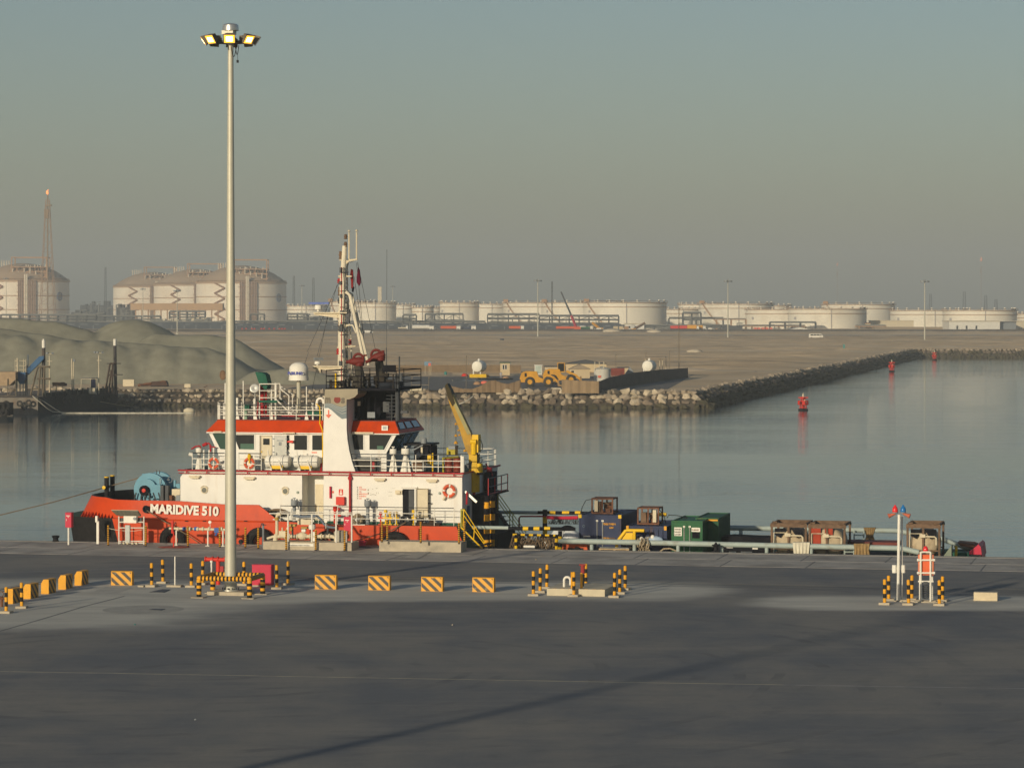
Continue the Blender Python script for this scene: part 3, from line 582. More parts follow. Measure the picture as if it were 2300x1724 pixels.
# ---- wheelhouse
WH, WF = 3.5, 9.6
prof = [(490, 1060), (490, 1018), (467, 968), (892, 973), (868, 1017), (868, 1062)]
g = MB(); g.poly(prof, WH, WF); wh = g.build('wheelhouse', M['white'], ship, 0)
g = MB(); A = [P(x, y, WH-.25) for x, y in ((462, 967.5), (897, 972.5))]; zb = 6.98
bo = [Vector((A[0].x, WH-.25, zb)), Vector((A[1].x, WH-.25, zb)), Vector((A[1].x, WF+.25, zb)), Vector((A[0].x, WF+.25, zb))]
tp = [Vector((A[0].x+.62, WH+.3, 7.72)), Vector((A[1].x-.42, WH+.3, 7.72)), Vector((A[1].x-.42, WF-.3, 7.72)), Vector((A[0].x+.62, WF-.3, 7.72))]
g.prism(bo, tp); vis = g.build('roof_visor', M['red'], ship, 0)
MB().b(A[0].x+.03, A[1].x-.03, WH-.22, WF+.22, zb-.075, zb-.003).build('visor_rim', M['white'], ship, 0)
MB().b(A[0].x+.6, A[1].x-.4, WH+.28, WF-.28, 7.723, 7.77).build('roof_deck', mat('roof_deck_red_brown', (.22, .05, .035), .7), ship, 0)
def panel(mb, q, u0, u1, v0, v1, off, th, m=0):
    f = lambda u, v: (q[0].lerp(q[1], u)).lerp(q[3].lerp(q[2], u), v); nn = (q[1]-q[0]).cross(q[3]-q[0]).normalized()
    A_ = [f(u, v)+nn*off for u, v in ((u0, v0), (u1, v0), (u1, v1), (u0, v1))]; mb.prism(A_, [a+nn*th for a in A_], m)
q = [bo[1], bo[2], tp[2], tp[1]]
for u0, u1 in ((.06, .31), (.35, .62), (.66, .93)):
    g = MB(); panel(g, q, u0, u1, .28, .90, .004, .02, 0); panel(g, q, u0+.02, u1-.02, .33, .85, .025, .012, 1); g.build('skylight_window', [M['black'], M['skyglass']], vis, 0)
g = MB(); panel(g, q, .35, .8, .04, .16, .004, .03); g.build('visor_stripe', M['sigred'], vis, 0)
qa = [P(892, 973, WH), P(868, 1017, WH)]; qa = [qa[1], Vector((qa[1].x, WF, qa[1].z)), Vector((qa[0].x, WF, qa[0].z)), qa[0]]
for u0, u1 in ((.04, .33), (.37, .64), (.68, .96)):
    g = MB(); panel(g, qa, u0, u1, .05, .93, .004, .015, 0); panel(g, qa, u0+.025, u1-.025, .09, .88, .02, .012, 1); g.build('aft_window', [M['black'], M['gglass']], wh, 0)
def window(pts, fr=.06, m='glass', t=WH):
    A_ = [P(x, y, t-.012) for x, y in pts]; cx = sum((a for a in A_), Vector())/len(A_); g = MB()
    o2 = [a+(a-cx).normalized()*.075 for a in A_]; A3 = [Vector((a.x, t-.035, a.z)) for a in A_]; o3 = [Vector((a.x, t-.035, a.z)) for a in o2]; n = len(A_); o4 = [Vector((a.x, t-.003, a.z)) for a in o2]
    g.add(A3+o3+o4+[Vector((a.x, t-.01, a.z)) for a in A_], [(i, (i+1) % n, n+(i+1) % n, n+i) for i in range(n)]+[(n+i, n+(i+1) % n, 2*n+(i+1) % n, 2*n+i) for i in range(n)]+[(i, (i+1) % n, 3*n+(i+1) % n, 3*n+i) for i in range(n)])
    o = g.build('window', M['white'], wh, 0); k = MB(); k.prism(A_, [Vector((a.x, t-.004, a.z)) for a in A_]); k.build('pane', M[m], o, 0); return o
window([(477, 972.5), (510, 973.5), (510, 1009), (495, 1008)], m='gglass'); window([(525, 976), (571, 976), (571, 1009), (537, 1008.5)], m='glass'); window([(661, 977), (690, 977.5), (690, 1010), (661, 1009.5)]); window([(701.5, 977), (724, 977), (724, 1010.5), (701.5, 1010.5)])
window([(644.5, 977), (649.5, 977), (649.5, 1010), (644.5, 1010)]); window([(786, 976), (816, 976), (816, 1009.5), (786, 1009.5)]); window([(830, 976), (880, 977), (863, 1009.5), (830, 1009)])
g = MB(); g.pb(847, 1001, 861, 1009, WH-.03, WH-.02); g.pb(540, 996, 570, 1008.5, WH-.025, WH-.018); g.build('console_seen_through_window', mat('console_green', (.06, .13, .09), .6), wh, 0)
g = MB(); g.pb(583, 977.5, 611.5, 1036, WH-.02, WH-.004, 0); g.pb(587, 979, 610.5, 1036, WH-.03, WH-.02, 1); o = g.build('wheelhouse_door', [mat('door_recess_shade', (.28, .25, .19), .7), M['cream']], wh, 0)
g = MB(); g.pb(591, 984.5, 605.5, 998.5, WH-.042, WH-.031); g.build('door_window', M['glass'], o, 0); g = MB(); g.lathe([(.04, -.04), (.03, .04)], P(587.5, 1014, WH-.06), 8); g.build('door_knob', M['yel2'], o)
g = MB(); g.pb(615, 977.5, 643.5, 1022, WH-.26, WH-.18, 0); o = g.build('open_door_leaf', mat('pale_grey_door', (.50, .50, .45), .5), wh, 0); g = MB()
for y in (984, 1000, 1014): g.pb(612.5, y, 616, y+2.5, WH-.29, WH-.2); g.pb(641.5, y, 645, y+2.5, WH-.29, WH-.2)
g.pb(622, 988, 636, 990, WH-.28, WH-.262); g.pb(626, 992, 632, 1000, WH-.28, WH-.262); g.build('door_dogs', M['steel'], o, 0)
g = MB(); g.pb(635, 970.5, 662, 973.5, WH-.4, WH-.26); g.build('wheelhouse_lamp', M['cream'], wh); g = MB(); g.pb(790, 970, 838, 973.5, WH-.36, WH-.26); g.build('wheelhouse_lamp', M['cream'], wh)
g = MB(); g.pb(479, 968, 497, 970.5, WH-.36, WH-.26); g.build('wheelhouse_lamp', M['cream'], wh)
g = MB(); g.pb(650, 989, 658, 994, WH-.3, WH-.1); g.pb(645, 990, 652, 993, WH-.25, WH-.1); g.build('fog_signal', M['sigred'], wh); g = MB(); g.pb(700, 1014.5, 712, 1017, WH-.01, WH-.004); g.build('red_lettering_strip', M['salmon'], wh, 0)
g = MB(); g.pb(857, 955, 871, 966.5, WH-.14, WH-.1, 0); g.pb(860, 957, 868, 964.5, WH-.152, WH-.141, 1); g.build('notice_board', [M['white2'], mat('faded_print', (.4, .42, .42), .6)], vis, 0)
# ---- funnels
FT = 2.25
body = [(728, 890), (778.5, 890), (778.5, 962), (780, 985), (784, 1010), (790, 1035), (799, 1062), (725, 1062)]
g = MB(); g.poly(body, FT, FT+1.9); fn = g.build('funnel', M['white'], ship, 0)
g = MB(); g.poly([(729.5, 874), (803, 873), (803.5, 884), (797, 891), (786, 896), (779, 897), (778.5, 892), (729, 892)], FT-.03, FT+2.2); g.build('funnel_cap', M['fcap'], fn, 0)
g = MB(); W0 = [(728.8, 906), (737, 904.5), (746, 906), (757, 911), (768, 914), (778.3, 910)]
def band(d0, d1, m, tt):
    up = [(x, y+d0*(.35+.65*min(1, max(0, (x-735)/38)))) for x, y in W0]; dn = [(x, y+d1*(.35+.65*min(1, max(0, (x-735)/38)))) for x, y in W0]
    g.poly(up+dn[::-1], FT-tt, FT-.004, m)
g.poly([(728.6, 891.5), (778.4, 891.5), (778.4, 912), (768, 915), (757, 912), (746, 907), (737, 905.5), (728.6, 907)], FT-.010, FT-.004, 2)
for d0, d1, m in ((0, 3, 0), (3, 4.6, 1), (4.6, 8.5, 0), (8.5, 10.2, 1), (10.2, 15.5, 0), (15.5, 17, 1), (17, 29, 0)): band(d0, d1, m, .012)
g.build('funnel_waves', [M['wave'], M['wave2'], M['fcap']], fn, 0)
p = P(730, 904.5, FT-.016); text('m', .68, p, M['mosg'], fn, 'funnel_lettering', off=.03, sx=.72); p = P(766, 904.5, FT-.016); text('s', .64, p, M['mosg'], fn, 'funnel_lettering', off=.03)
g = MB(); g.lathe([(.22, 0), (.22, .012), (0, .013)], P(757.5, 897.5, FT-.016), 20, ax=(0, -1, 0)); g.build('funnel_red_disc', M['mosr'], fn, 0)
g = MB(); g.poly([(736.7, 920), (739.3, 920), (739.3, 930.5), (744.5, 930.5), (738, 939), (731, 931.5), (736.7, 930.5)], FT-.02, FT-.013); g.build('red_arrow', M['salmon'], fn, 0)
g = MB(); g.ln([(779.5, 897), (780, 962), (782, 985), (786, 1010), (793, 1036), (801, 1062)], FT+.2, .03); g.build('funnel_edge_trim', M['dsteel'], fn)
g = MB(); g.poly([(796, 874), (868, 873), (862, 905), (852, 940), (796, 940)], 5.2, 9.0); g.poly([(780, 877), (815, 876), (815, 900), (792, 940), (780, 942)], FT+2.2, 5.0); g.build('exhaust_casing', M['soot'], ship, 0)  # sooty casing; the shade behind the funnel is put into the same black
g = MB()
for x, y0, y1, t, r in ((807, 905, 942, 4.4, .12), (828, 893, 942, 4.8, .2), (843, 888, 942, 4.5, .08), (878, 905, 943, 5.5, .22), (870, 915, 943, 4.6, .08)): g.ln([(x, y0), (x, y1)], t, r, 10)
g.pb(860, 902, 874, 925, 4.2, 4.5, 1); g.pb(825, 925, 842, 938, 4.2, 4.4, 2); g.build('exhaust_pipes', [M['soot'], M['dsteel'], M['steel']], ship)
g = MB(); g.pb(803, 901, 808, 911, 4.0, 4.2); g.build('roof_floodlight', M['cream'], ship)
# ---- monkey island: platform, monitors, railings
g = MB(); g.b(P(735, 872, 3).x, P(893, 872, 3).x, 2.6, 9.2, 9.72, 9.86); g.build('monitor_platform', M['soot'], ship, 0)
g = MB(); g.pb(850, 858, 888, 877, 4.0, 6.0); g.build('platform_locker', mat('blue_black_locker', (.02, .025, .035), .6), ship)
x0, x1 = P(736, 850, 3).x, P(893, 850, 3).x
for t in (2.65, 9.1): rail('platform_railing', (x0, x1), 9.86, 1.15, 3, t, M['soot'], None, 1.1, .03)
g = MB()
for s_ in (x0, x1):
    for z in (10.24, 10.62, 11.0): g.tube([(s_, 2.65, z), (s_, 9.1, z)], .03, 5)
g.b(x1-.9, x1-.03, 2.68, 2.72, 10.9, 11.35); g.build('platform_end_rails', M['soot'], ship)
g = MB(); g.ln([(754, 838), (754, 872)], 4, .06, 8); g.build('yellow_standpipe', M['yel2'], ship)
def monitor(cx, cy, tipx, tipy, t, rx, ry):
    g = MB(); c = P(cx, cy, t); tip = P(tipx, tipy, t); d_ = (tip-c).normalized()
    g.tube([c-d_*.45, c-d_*.1, c+d_*.25, c+d_*.5, tip-d_*.1, tip], [.14, .26, .26, .16, .10, .13], 12); g.lathe([(.0, -.3), (.3, -.26), (.33, 0), (.24, .28), (0, .33)], c+Vector((.1, .1, -.04)), 14)
    g.ring(P(rx, ry, t), .33, .085, 18, 8); g.tube([P(rx, ry, t)+Vector((.25, 0, .2)), P(rx, ry, t)+Vector((.55, 0, .25))], .06, 8)
    o = g.build('fire_monitor', mat('faded_monitor_red', (.14, .018, .013), .6), ship)
    k = MB(); k.tube([(c.x+.15, t+.1, 9.8), (c.x+.12, t+.1, 10.7), (c.x, t+.1, c.z-.2)], [.34, .3, .26], 10); k.c((c.x+.12, t+.1, 10.3), (.75, .7, .6)); k.build('monitor_pedestal', mat('dark_monitor_pedestal', (.05, .045, .035), .8), o)
monitor(803, 811, 778, 812.5, 4.5, 805, 806); monitor(850, 800, 822, 813, 6.5, 845, 797)
# ---- mast
MT = 7.0
g = MB(); g.ln([(768, 880), (768, 730), (769.5, 640), (774, 552)], MT, [.22, .22, .21, .15], 10); g.ln([(780, 880), (780, 700), (780, 600), (783, 580)], MT+.3, .055, 6)
for y in range(600, 872, 9): g.ln([(769, y), (780, y)], MT+.2, .03, 4)
g.ln([(760, 870), (762, 700), (768, 612)], MT+.5, .06, 6); g.ln([(792, 870), (788, 760), (781, 668)], MT+.6, .05, 6)
for y in range(640, 860, 24): g.ln([(764, y), (782, y+20)], MT+.4, .03, 4); g.ln([(782, y), (764, y+20)], MT+.4, .03, 4)
g.ln([(777, 655), (786, 663), (818, 812)], MT-.5, .11, 8); g.ln([(777, 655), (790, 661), (828, 820)], MT+.9, .105, 8); g.ln([(772, 650), (786, 662)], MT, .10, 8)
g.ln([(772, 730), (792, 730), (800, 747)], MT, .06, 6); g.ln([(774, 735), (786, 728)], MT, .05, 6)
mst = g.build('mast', mat('mast_cream_paint', (.66, .60, .46), .5, v=.1), ship)
g = MB(); g.ln([(763, 583), (776, 587), (803, 582.5), (786, 584), (776, 593)], MT, .06, 6); g.ln([(760, 620.5), (790, 620.5)], MT, .06, 6); g.ln([(760, 661), (776, 664)], MT, .05); g.ln([(760, 740), (774, 742)], MT, .04); g.ln([(758, 780.5), (799, 777)], MT, .05, 6); g.pb(762, 701, 779, 703.5, MT-.5, MT+.5); g.ln([(768, 597), (776, 605), (778, 618)], MT, .03); g.build('mast_yards', M['cream'], mst)
def mlamp(x, y, h_, m='dsteel'):
    g = MB(); a, b = P(x, y, MT), P(x, y+h_, MT); L = a.z-b.z; g.lathe([(.06, 0), (.13, .02), (.13, L*.15), (.09, L*.2), (.11, L*.45), (.13, L*.5), (.13, L*.62), (.09, L*.66), (.1, L*.95), (.02, L)], b, 12, 0 if m != 'crimson' else 0); g.build('signal_lantern', M[m], mst)
for a in ((776.5, 526, 11, 'bframe'), (776, 543, 12, 'bframe'), (765, 564, 18, 'bframe'), (763, 644, 20, 'bframe'), (761.5, 625, 11, 'crimson'), (763, 722, 20, 'bframe'), (759.5, 782, 14, 'crimson'), (786, 762, 12, 'crimson'), (784, 694, 16, 'dsteel'), (760, 705, 10, 'dsteel'), (763, 668, 14, 'dsteel')): mlamp(*a)
g = MB(); g.ln([(767, 600), (767, 870)], MT-.2, .035, 6); g.build('mast_conduit', M['crimson'], mst)
for x, y in ((784, 518), (801, 517)):
    g = MB(); g.ln([(x, y+4), (x, 583)], MT, .05, 6); g.lathe([(0, -.06), (.1, -.03), (.1, .0), (.03, .08), (0, .1)], P(x, y+1, MT), 10); g.build('whip_antenna', M['cream'], mst)
def radar(ax0, ax1, ay, ux0, ux1, uy0, uy1, bx0, bx1, by0, by1, bm_, rzb=0):
    g = MB(); g.poly([(ax0, ay), (768, ay-1), (768, ay+14), (ax1, ay+12), (ax0, ay+4)], MT-.12, MT+.12); g.pb(ax0-1, ay-1.5, 768, ay+1.2, MT-.3, MT+.3); o = g.build('radar_platform', M['cream'], mst, 0)
    k = MB(); a, b = P((ux0+ux1)/2, uy1, MT), P((ux0+ux1)/2, uy0, MT); r = (ux1-ux0)/36/2; L = b.z-a.z; k.lathe([(r*.4, 0), (r*.4, L*.25), (r, L*.3), (r, L*.8), (r*.8, L), (0, L)], a, 12); k.build('scanner_gearbox', M['white2'], o)
    k = MB(); c = P((bx0+bx1)/2, (by0+by1)/2, MT); k.c(c, ((bx1-bx0)/36, .14, (by1-by0)/36+.03), 0, rzb); k.build('scanner_bar', M[bm_], o)
radar(705, 760, 702.5, 706, 724, 685, 699, 692, 741, 679, 682.5, 'rblue'); radar(703, 765, 823, 706, 720.5, 811, 820, 704, 727, 803, 808, 'steel', .7)
g = MB(); g.pb(709, 829, 720, 837, MT-.2, MT+.2); g.build('mast_horn', M['cream'], mst)
g = MB()
for a, b in (((763, 630), (690, 790)), ((757, 640), (712, 800)), ((803, 588), (830, 720)), ((830, 720), (846, 800)), ((801, 590), (817, 760)), ((693, 790), (664, 880)), ((740, 690), (700, 880)), ((786, 590), (800, 583)), ((795, 620), (826, 815))): g.ln([a, b], MT+1, .014, 4)
g.ln([(869, 560), (868, 940)], 6, .012, 5); g.build('rigging_stays', M['dsteel'], mst)
g = MB(); g.ln([(868, 780), (868, 872)], 6, .03, 5); g.ln([(892, 842), (893, 945)], 3.2, .14, 8); g.ln([(897, 800), (897, 945)], 5, .05, 6); g.pb(895, 838, 902, 855, 3, 3.3); g.ln([(880, 885), (880, 945)], 4, .05, 6)
for y in range(880, 942, 8): g.ln([(868, y), (892, y)], 3.3, .03, 4)
g.pb(900, 922, 915, 928, 3.2, 3.5); g.ln([(901, 895), (901, 938)], 3.4, .06, 6); g.build('aft_light_post', M['dsteel'], ship)
rr = random.Random(8); g = MB()
for i in range(16): y = rr.uniform(600, 860); x = rr.choice((764, 766, 774, 783)); g.c(P(x+rr.uniform(-2, 2), y, MT-.25), (rr.uniform(.1, .3), .2, rr.uniform(.12, .4)))
for y in (612, 654, 690, 725, 752, 800, 835): g.ln([(764, y), (783, y+rr.uniform(-2, 2))], MT-.2, .03, 4)
g.ln([(771, 600), (775, 660), (771, 720), (776, 790), (772, 860)], MT-.28, .03, 5); g.build('mast_boxes_and_cables', M['dsteel'], mst, kind='stuff'); g = MB()
for i in range(26):
    x = rr.uniform(742, 886); y = rr.uniform(838, 862); t = rr.uniform(3.2, 8.5); g.ln([(x, 872), (x, y)], t, rr.uniform(.03, .12), 6)
    if i % 3 == 0: g.c(P(x, y, t), (rr.uniform(.2, .6), .3, rr.uniform(.2, .5)))
g.build('platform_gear', mat('sooty_brown_gear', (.045, .038, .03), .8, v=.4), ship, kind='stuff')
# ---- wheelhouse roof gear
rail('roof_railing', (P(490, 930, 4).x, P(725, 930, 4).x), 7.76, .98, 3, 3.95, M['white2'], M['dsteel'], 1.7, .028); rail('roof_railing', (P(490, 930, 9).x, P(860, 930, 9).x), 7.76, .98, 3, 9.0, M['white2'], M['dsteel'], 1.7, .028)
g = MB()
for x, y0, r in ((492.5, 905, .1), (503, 905, .06), (506, 860, .05), (533, 893, .08), (572, 895, .09), (546.5, 855, .04), (610, 875, .05), (688.5, 868, .04), (619, 860, .07), (703, 905, .06)): g.ln([(x, y0), (x, 945)], 4.4, r, 8)
for x in (610, 533, 573, 688): g.poly([(x-1, 925), (x+1, 925), (x+5, 943), (x-4, 943)], 4.3, 4.34)
g.build('roof_posts', M['white2'], ship)
g = MB(); c = P(671, 836, 5.5); r = 22/35.4; g.lathe([(0, .62*1.07), (.22*1.1, .60*1.07), (.42*1.1, .50*1.07), (.55*1.1, .33*1.07), (r, .08), (r, -.18), (r*1.06, -.47), (r*1.06, -.52), (.2, -.54)], c, 28); dome = g.build('satellite_dome', M['white2'], ship)
text('FURUNO', .27, (c.x-.56, c.y-.64, c.z-.14), M['blueT'], dome, 'dome_lettering', off=.012, sx=.92)
g = MB(); g.tube([(c.x, 5.5, c.z-.5), (c.x, 5.5, 7.7)], .14, 10); g.build('dome_pole', M['mast'], dome)
g = MB(); g.ln([(589, 862), (589, 935)], 5, .13, 10); g.ln([(597, 866), (597, 935)], 5.2, .09, 8); g.ln([(589, 928), (594, 933), (725, 934)], 5, .06, 8); g.ln([(581, 900), (577, 935)], 5, .05, 6); st_ = g.build('red_fire_line', M['crimson'], ship)
g = MB(); g.poly([(573, 835), (590, 837), (597, 842), (601, 860), (599, 874), (594, 874), (582, 862)], 4.6, 5.5); g.build('covered_monitor', M['dgreen'], ship, 30)
g = MB(); c = P(572, 873, 4.4); g.lathe([(0, -.12), (.15, -.12), (.27, .0), (.29, .2), (.25, .21), (0, .16)], c, 18, ax=(.25, -1, .25)); g.tube([c+Vector((0, .1, -.2)), c+Vector((0, .1, -.9))], .06, 6); g.build('searchlight', M['alu'], ship)
g = MB(); c = P(504, 842, 5); g.lathe([(0, -.3), (.1, -.28), (.17, 0), (.33, .26), (.30, .27), (0, .2)], c+Vector((.1, 0, 0)), 16, ax=(-.7, -1, 0)); g.build('roof_horn', M['bframe'], ship)
g = MB(); g.pb(546, 907, 559, 919, 4.3, 4.8, 0); g.ln([(552, 919), (552, 942)], 4.5, .13, 8, 1); g.build('covered_compass', [M['dgreen'], mat('pale_green_stand', (.25, .36, .26), .6)], ship)
g = MB(); g.pb(580, 899, 622, 904, 4.2, 5.8, 0); g.build('roof_step_platform', M['dgreen'], ship, 0)
g = MB(); g.ln([(582, 862), (618, 862), (628, 861), (632, 875), (649, 888), (649, 930)], 4.3, .035, 6)
g.ln([(632, 868), (657, 885), (657, 925)], 5.6, .035, 6); g.ln([(618, 895), (655, 930)], 4.3, .045, 6); g.ln([(628, 892), (664, 928)], 5.6, .045, 6); g.ln([(583, 862), (583, 940)], 4.3, .03, 6); g.ln([(620, 861), (620, 900)], 4.3, .04, 6); g.ln([(629, 862), (629, 895)], 4.4, .03, 6); g.ln([(582, 877), (618, 877)], 4.3, .025, 5); g.ln([(582, 893), (618, 893)], 4.3, .03, 5)
for k_ in range(5): a = k_/4; g.ln([(618+37*a, 898+30*a, 4.3), (622+37*a, 898+30*a, 5.6)], 4.3, .03, 4)
g.build('roof_stair', M['white2'], ship)
g = MB(); g.pb(690, 922, 726, 934, 4.4, 5.2); g.build('roof_locker', M['dgreen'], ship)
g = MB(); g.ln([(711.5, 918), (711.5, 905), (713, 898), (717, 894.5), (722, 894.5), (726, 898), (727, 906)], 3.9, .09, 8); g.build('gooseneck_vent', M['white2'], ship)
g = MB(); g.ln([(710, 906), (718, 913), (719, 935), (718, 950), (724, 965), (725, 1000), (724, 1045)], 3.3, .035, 6); g.build('yellow_hose', M['yel2'], ship)
g = MB(); g.ln([(722, 1040), (721, 1060)], 3.0, .07, 6); g.build('red_standpipe', M['crimson'], ship)
# ---- bridge deck gear
rail('bow_side_railing', (P(432, 1040, 2.4).x, P(505, 1040, 2.4).x), ZD+.09, 1.1, 3, 2.4, M['white2'], M['black'], 1.0, .03)
rail('bow_side_railing', (P(536, 1040, 2.4).x, P(587, 1040, 2.4).x), ZD+.09, 1.1, 3, 2.4, M['white2'], M['black'], 1.4, .03)
g = MB(); g.poly([(548, 1024), (572, 1022), (572, 1058), (567, 1058), (540, 1050)], 2.42, 2.46); g.build('lifebuoy_board', M['white2'], ship, 0)
rail('aft_railing', (P(783, 1040, 2.4).x, P(1035, 1040, 2.4).x), ZD+.09, 1.13, 3, 2.42, M['white2'], M['dsteel'], 1.36, .03); rail('far_railing', (-21.5, -3.9), ZD+.09, 1.1, 3, 12.3, M['white2'], None, 1.6, .03)
g = MB()
for t in (2.42, 5, 7.5, 10, 12.3): g.tube([(s1-.1, t, ZD), (s1-.1, t, ZD+1.2)], .03, 5)
for z in (.5, .85, 1.2): g.tube([(s1-.1, 7.8, ZD+z), (s1-.1, 12.3, ZD+z)], .03, 5)
g.build('end_railing', M['white2'], ship)
g = MB(); g.ln([(1040, 1024), (1040, 1060)], 2.45, .10, 8); g.build('white_davit_post', M['white2'], ship)
vent(447, 1006, 1016, 1056, 3.4, M['white2'], 7.5, 1)
vent(883, 1008, 1021, 1060, 2.9, M['white2'], 8, 1); vent(911, 1007, 1020, 1060, 2.9, M['white2'], 10, 1)
g = MB()
for x, y in ((458, 1010), (470, 1010), (480, 1005)): g.ln([(x, y), (x, 1056)], 3.2, .06, 8)
g.build('white_standpipes', M['white2'], ship)
g = MB(); g.ln([(430, 1008), (440, 1002), (449, 1001), (451, 1006)], 3.2, .05, 8); g.ln([(457, 1000), (462, 996), (469, 995), (473, 1000), (473, 1014)], 3.2, .06, 8); g.ln([(470, 1002), (484, 1004)], 3.2, .04, 6); g.lathe([(.1, -.15), (.12, .15)], P(460, 998, 3.2), 8, ax=(1, 0, .4)); g.build('small_fire_monitors', M['crimson'], ship)
g = MB(); g.lathe([(0, -.14), (.12, -.1), (.12, .1), (0, .14)], P(428, 1020, 2.5), 10, ax=(-1, -.3, .2)); g.build('side_floodlight', M['white2'], ship)
g = MB(); g.pb(798, 1030, 844, 1057, 3.0, 3.3, 0); g.pb(797, 1028.5, 845, 1030, 2.97, 3.33, 1); g.pb(836, 1036, 841, 1052, 2.98, 3.0, 2); g.build('ventilation_louvre', [mat('dark_grey_louvre', (.045, .042, .037), .7), M['steel'], M['crimson']], ship, 0)
g = MB(); g.pb(924, 1034, 951, 1057, 3.2, 3.9, 0); g.pb(927, 1037, 948, 1053, 3.17, 3.2, 1); g.build('air_conditioner', [M['white2'], M['bframe']], ship, 0)
g = MB(); g.pb(905, 996, 966, 1000, 5, 7.5, 0); g.pb(930, 1002, 962, 1040, 4.6, 7, 1); g.lathe([(.2, 0), (.21, .25), (.14, .38), (0, .4)], P(952, 996, 5.5), 14, 2); g.pb(945, 1004, 949, 1020, 4.4, 4.6, 3); g.ln([(925, 1012), (950, 999)], 4.5, .05, 6, 2); g.ln([(936, 1018), (944, 1026)], 4.5, .2, 8, 2); g.pb(966, 996, 968, 1045, 4.5, 4.7, 1); g.build('stores_winch', [M['black'], M['soot'], M['steel'], M['cream']], ship)
g = MB(); g.pb(960, 1020, 968, 1042, 4.0, 4.4); g.ln([(972, 1017), (972, 1058)], 3.4, .05, 6); g.build('yellow_brackets', M['yel2'], ship)
g = MB(); g.pb(1003, 1005, 1022, 1022, 4.2, 5.0, 0); g.pb(1007, 1001, 1022, 1009, 4.1, 5.0, 1); g.ln([(996, 1060), (995, 1028), (1030, 1026)], 3.3, .07, 8, 0); g.ln([(1006, 1022), (1006, 1012)], 4.0, .07, 8, 0); g.build('crane_rest', [mat('olive_yellow_frame', (.40, .33, .03), .6), M['steel']], ship)
# ---- deck crane
KT = 5.2
def crane():
    g = MB(); g.pb(1053, 1021, 1071, 1064, KT-.45, KT+.45); k = P(1063, 1062, KT); g.tube([(k.x, KT, 3.2), (k.x, KT, k.z)], .42, 14); C_ = g.build('deck_crane', mat('crane_yellow_paint', (.60, .37, .012), .5, v=.12, dirt=((.22, .14, .02), .58, .85, 2)), ship, 30)
    b = MB(); A0 = [(1000, 868), (1005, 862), (1034, 925), (1056, 972), (1070, 1010), (1070, 1022), (1053, 1022), (1046, 1010), (1032, 965), (1010, 908)]
    b.poly(A0, KT-.3, KT+.3); b.build('boom', mat('crane_ochre_paint', (.40, .225, .012), .5, v=.15, dirt=((.16, .11, .02), .5, .8, 1.4)), C_, 0)
    b = MB(); b.poly([(999, 866), (1004, 861), (1012, 876), (1022, 905), (1016, 912), (1007, 895)], KT-.36, KT+.36); b.build('boom_jib', mat('oily_black_jib', (.05, .04, .02), .5), C_, 0)
    b = MB(); b.poly([(1008, 872), (1036, 928), (1058, 974), (1050, 976), (1030, 934), (1010, 890)], KT-.33, KT-.302); b.build('boom_side_panel', mat('greyed_boom_paint', (.30, .27, .12), .6), C_, 0)
    b = MB(); b.tube([P(1064, 990, KT-.5), P(1064, 1020, KT-.5)], .17, 10); b.pb(1060, 976, 1074, 1016, KT-.45, KT+.3); b.tube([P(1057, 992, KT-.55), P(1070, 992, KT-.55)], .16, 10); b.tube([P(1076, 1040, KT-.2), P(1076, 1060, KT-.2)], .24, 12); b.build('luffing_gear', M['yel2'], C_)
    b = MB(); b.ln([(1072, 985), (1080, 988), (1084, 1000), (1083, 1010), (1075, 1013)], KT-.3, .03, 6); b.ln([(1074, 1030), (1082, 1027), (1083, 1035), (1077, 1042)], KT-.3, .025, 6); b.ln([(1072, 1015), (1076, 1030), (1072, 1040)], KT-.3, .05, 6); b.ln([(1060, 970), (1052, 955), (1040, 930)], KT-.4, .02, 5); b.pb(1066, 1055, 1082, 1066, KT-.3, KT+.5); b.build('hydraulic_hoses', M['black'], C_)
    b = MB(); b.ln([(1001.5, 880), (996, 1030)], KT, .013, 4); b.ln([(1003, 884), (999, 1030)], KT, .013, 4); b.ln([(1024, 955), (1024, 1012)], KT, .02, 4); b.build('hoist_wires', M['dsteel'], C_)
    b = MB()
    for x, y, r in ((1024, 952, .11), (1024, 978, .12), (1024, 994, .15), (1030, 966, .09), (1032, 977, .09), (1024, 1005, .07), (1044, 1012, .12)): b.lathe([(0, -r*.6), (r, -r*.4), (r*.6, r*.5), (0, r*.9)], P(x, y, KT-.3), 8)
    b.build('hook_block', mat('orange_yellow_hook', (.55, .28, .03), .5), C_)
    b = MB(); b.poly([(1046, 1042), (1060, 1036), (1057, 1054), (1050, 1050)], 3.4, 3.5); b.build('control_panel', M['dsteel'], C_, 0)
crane()
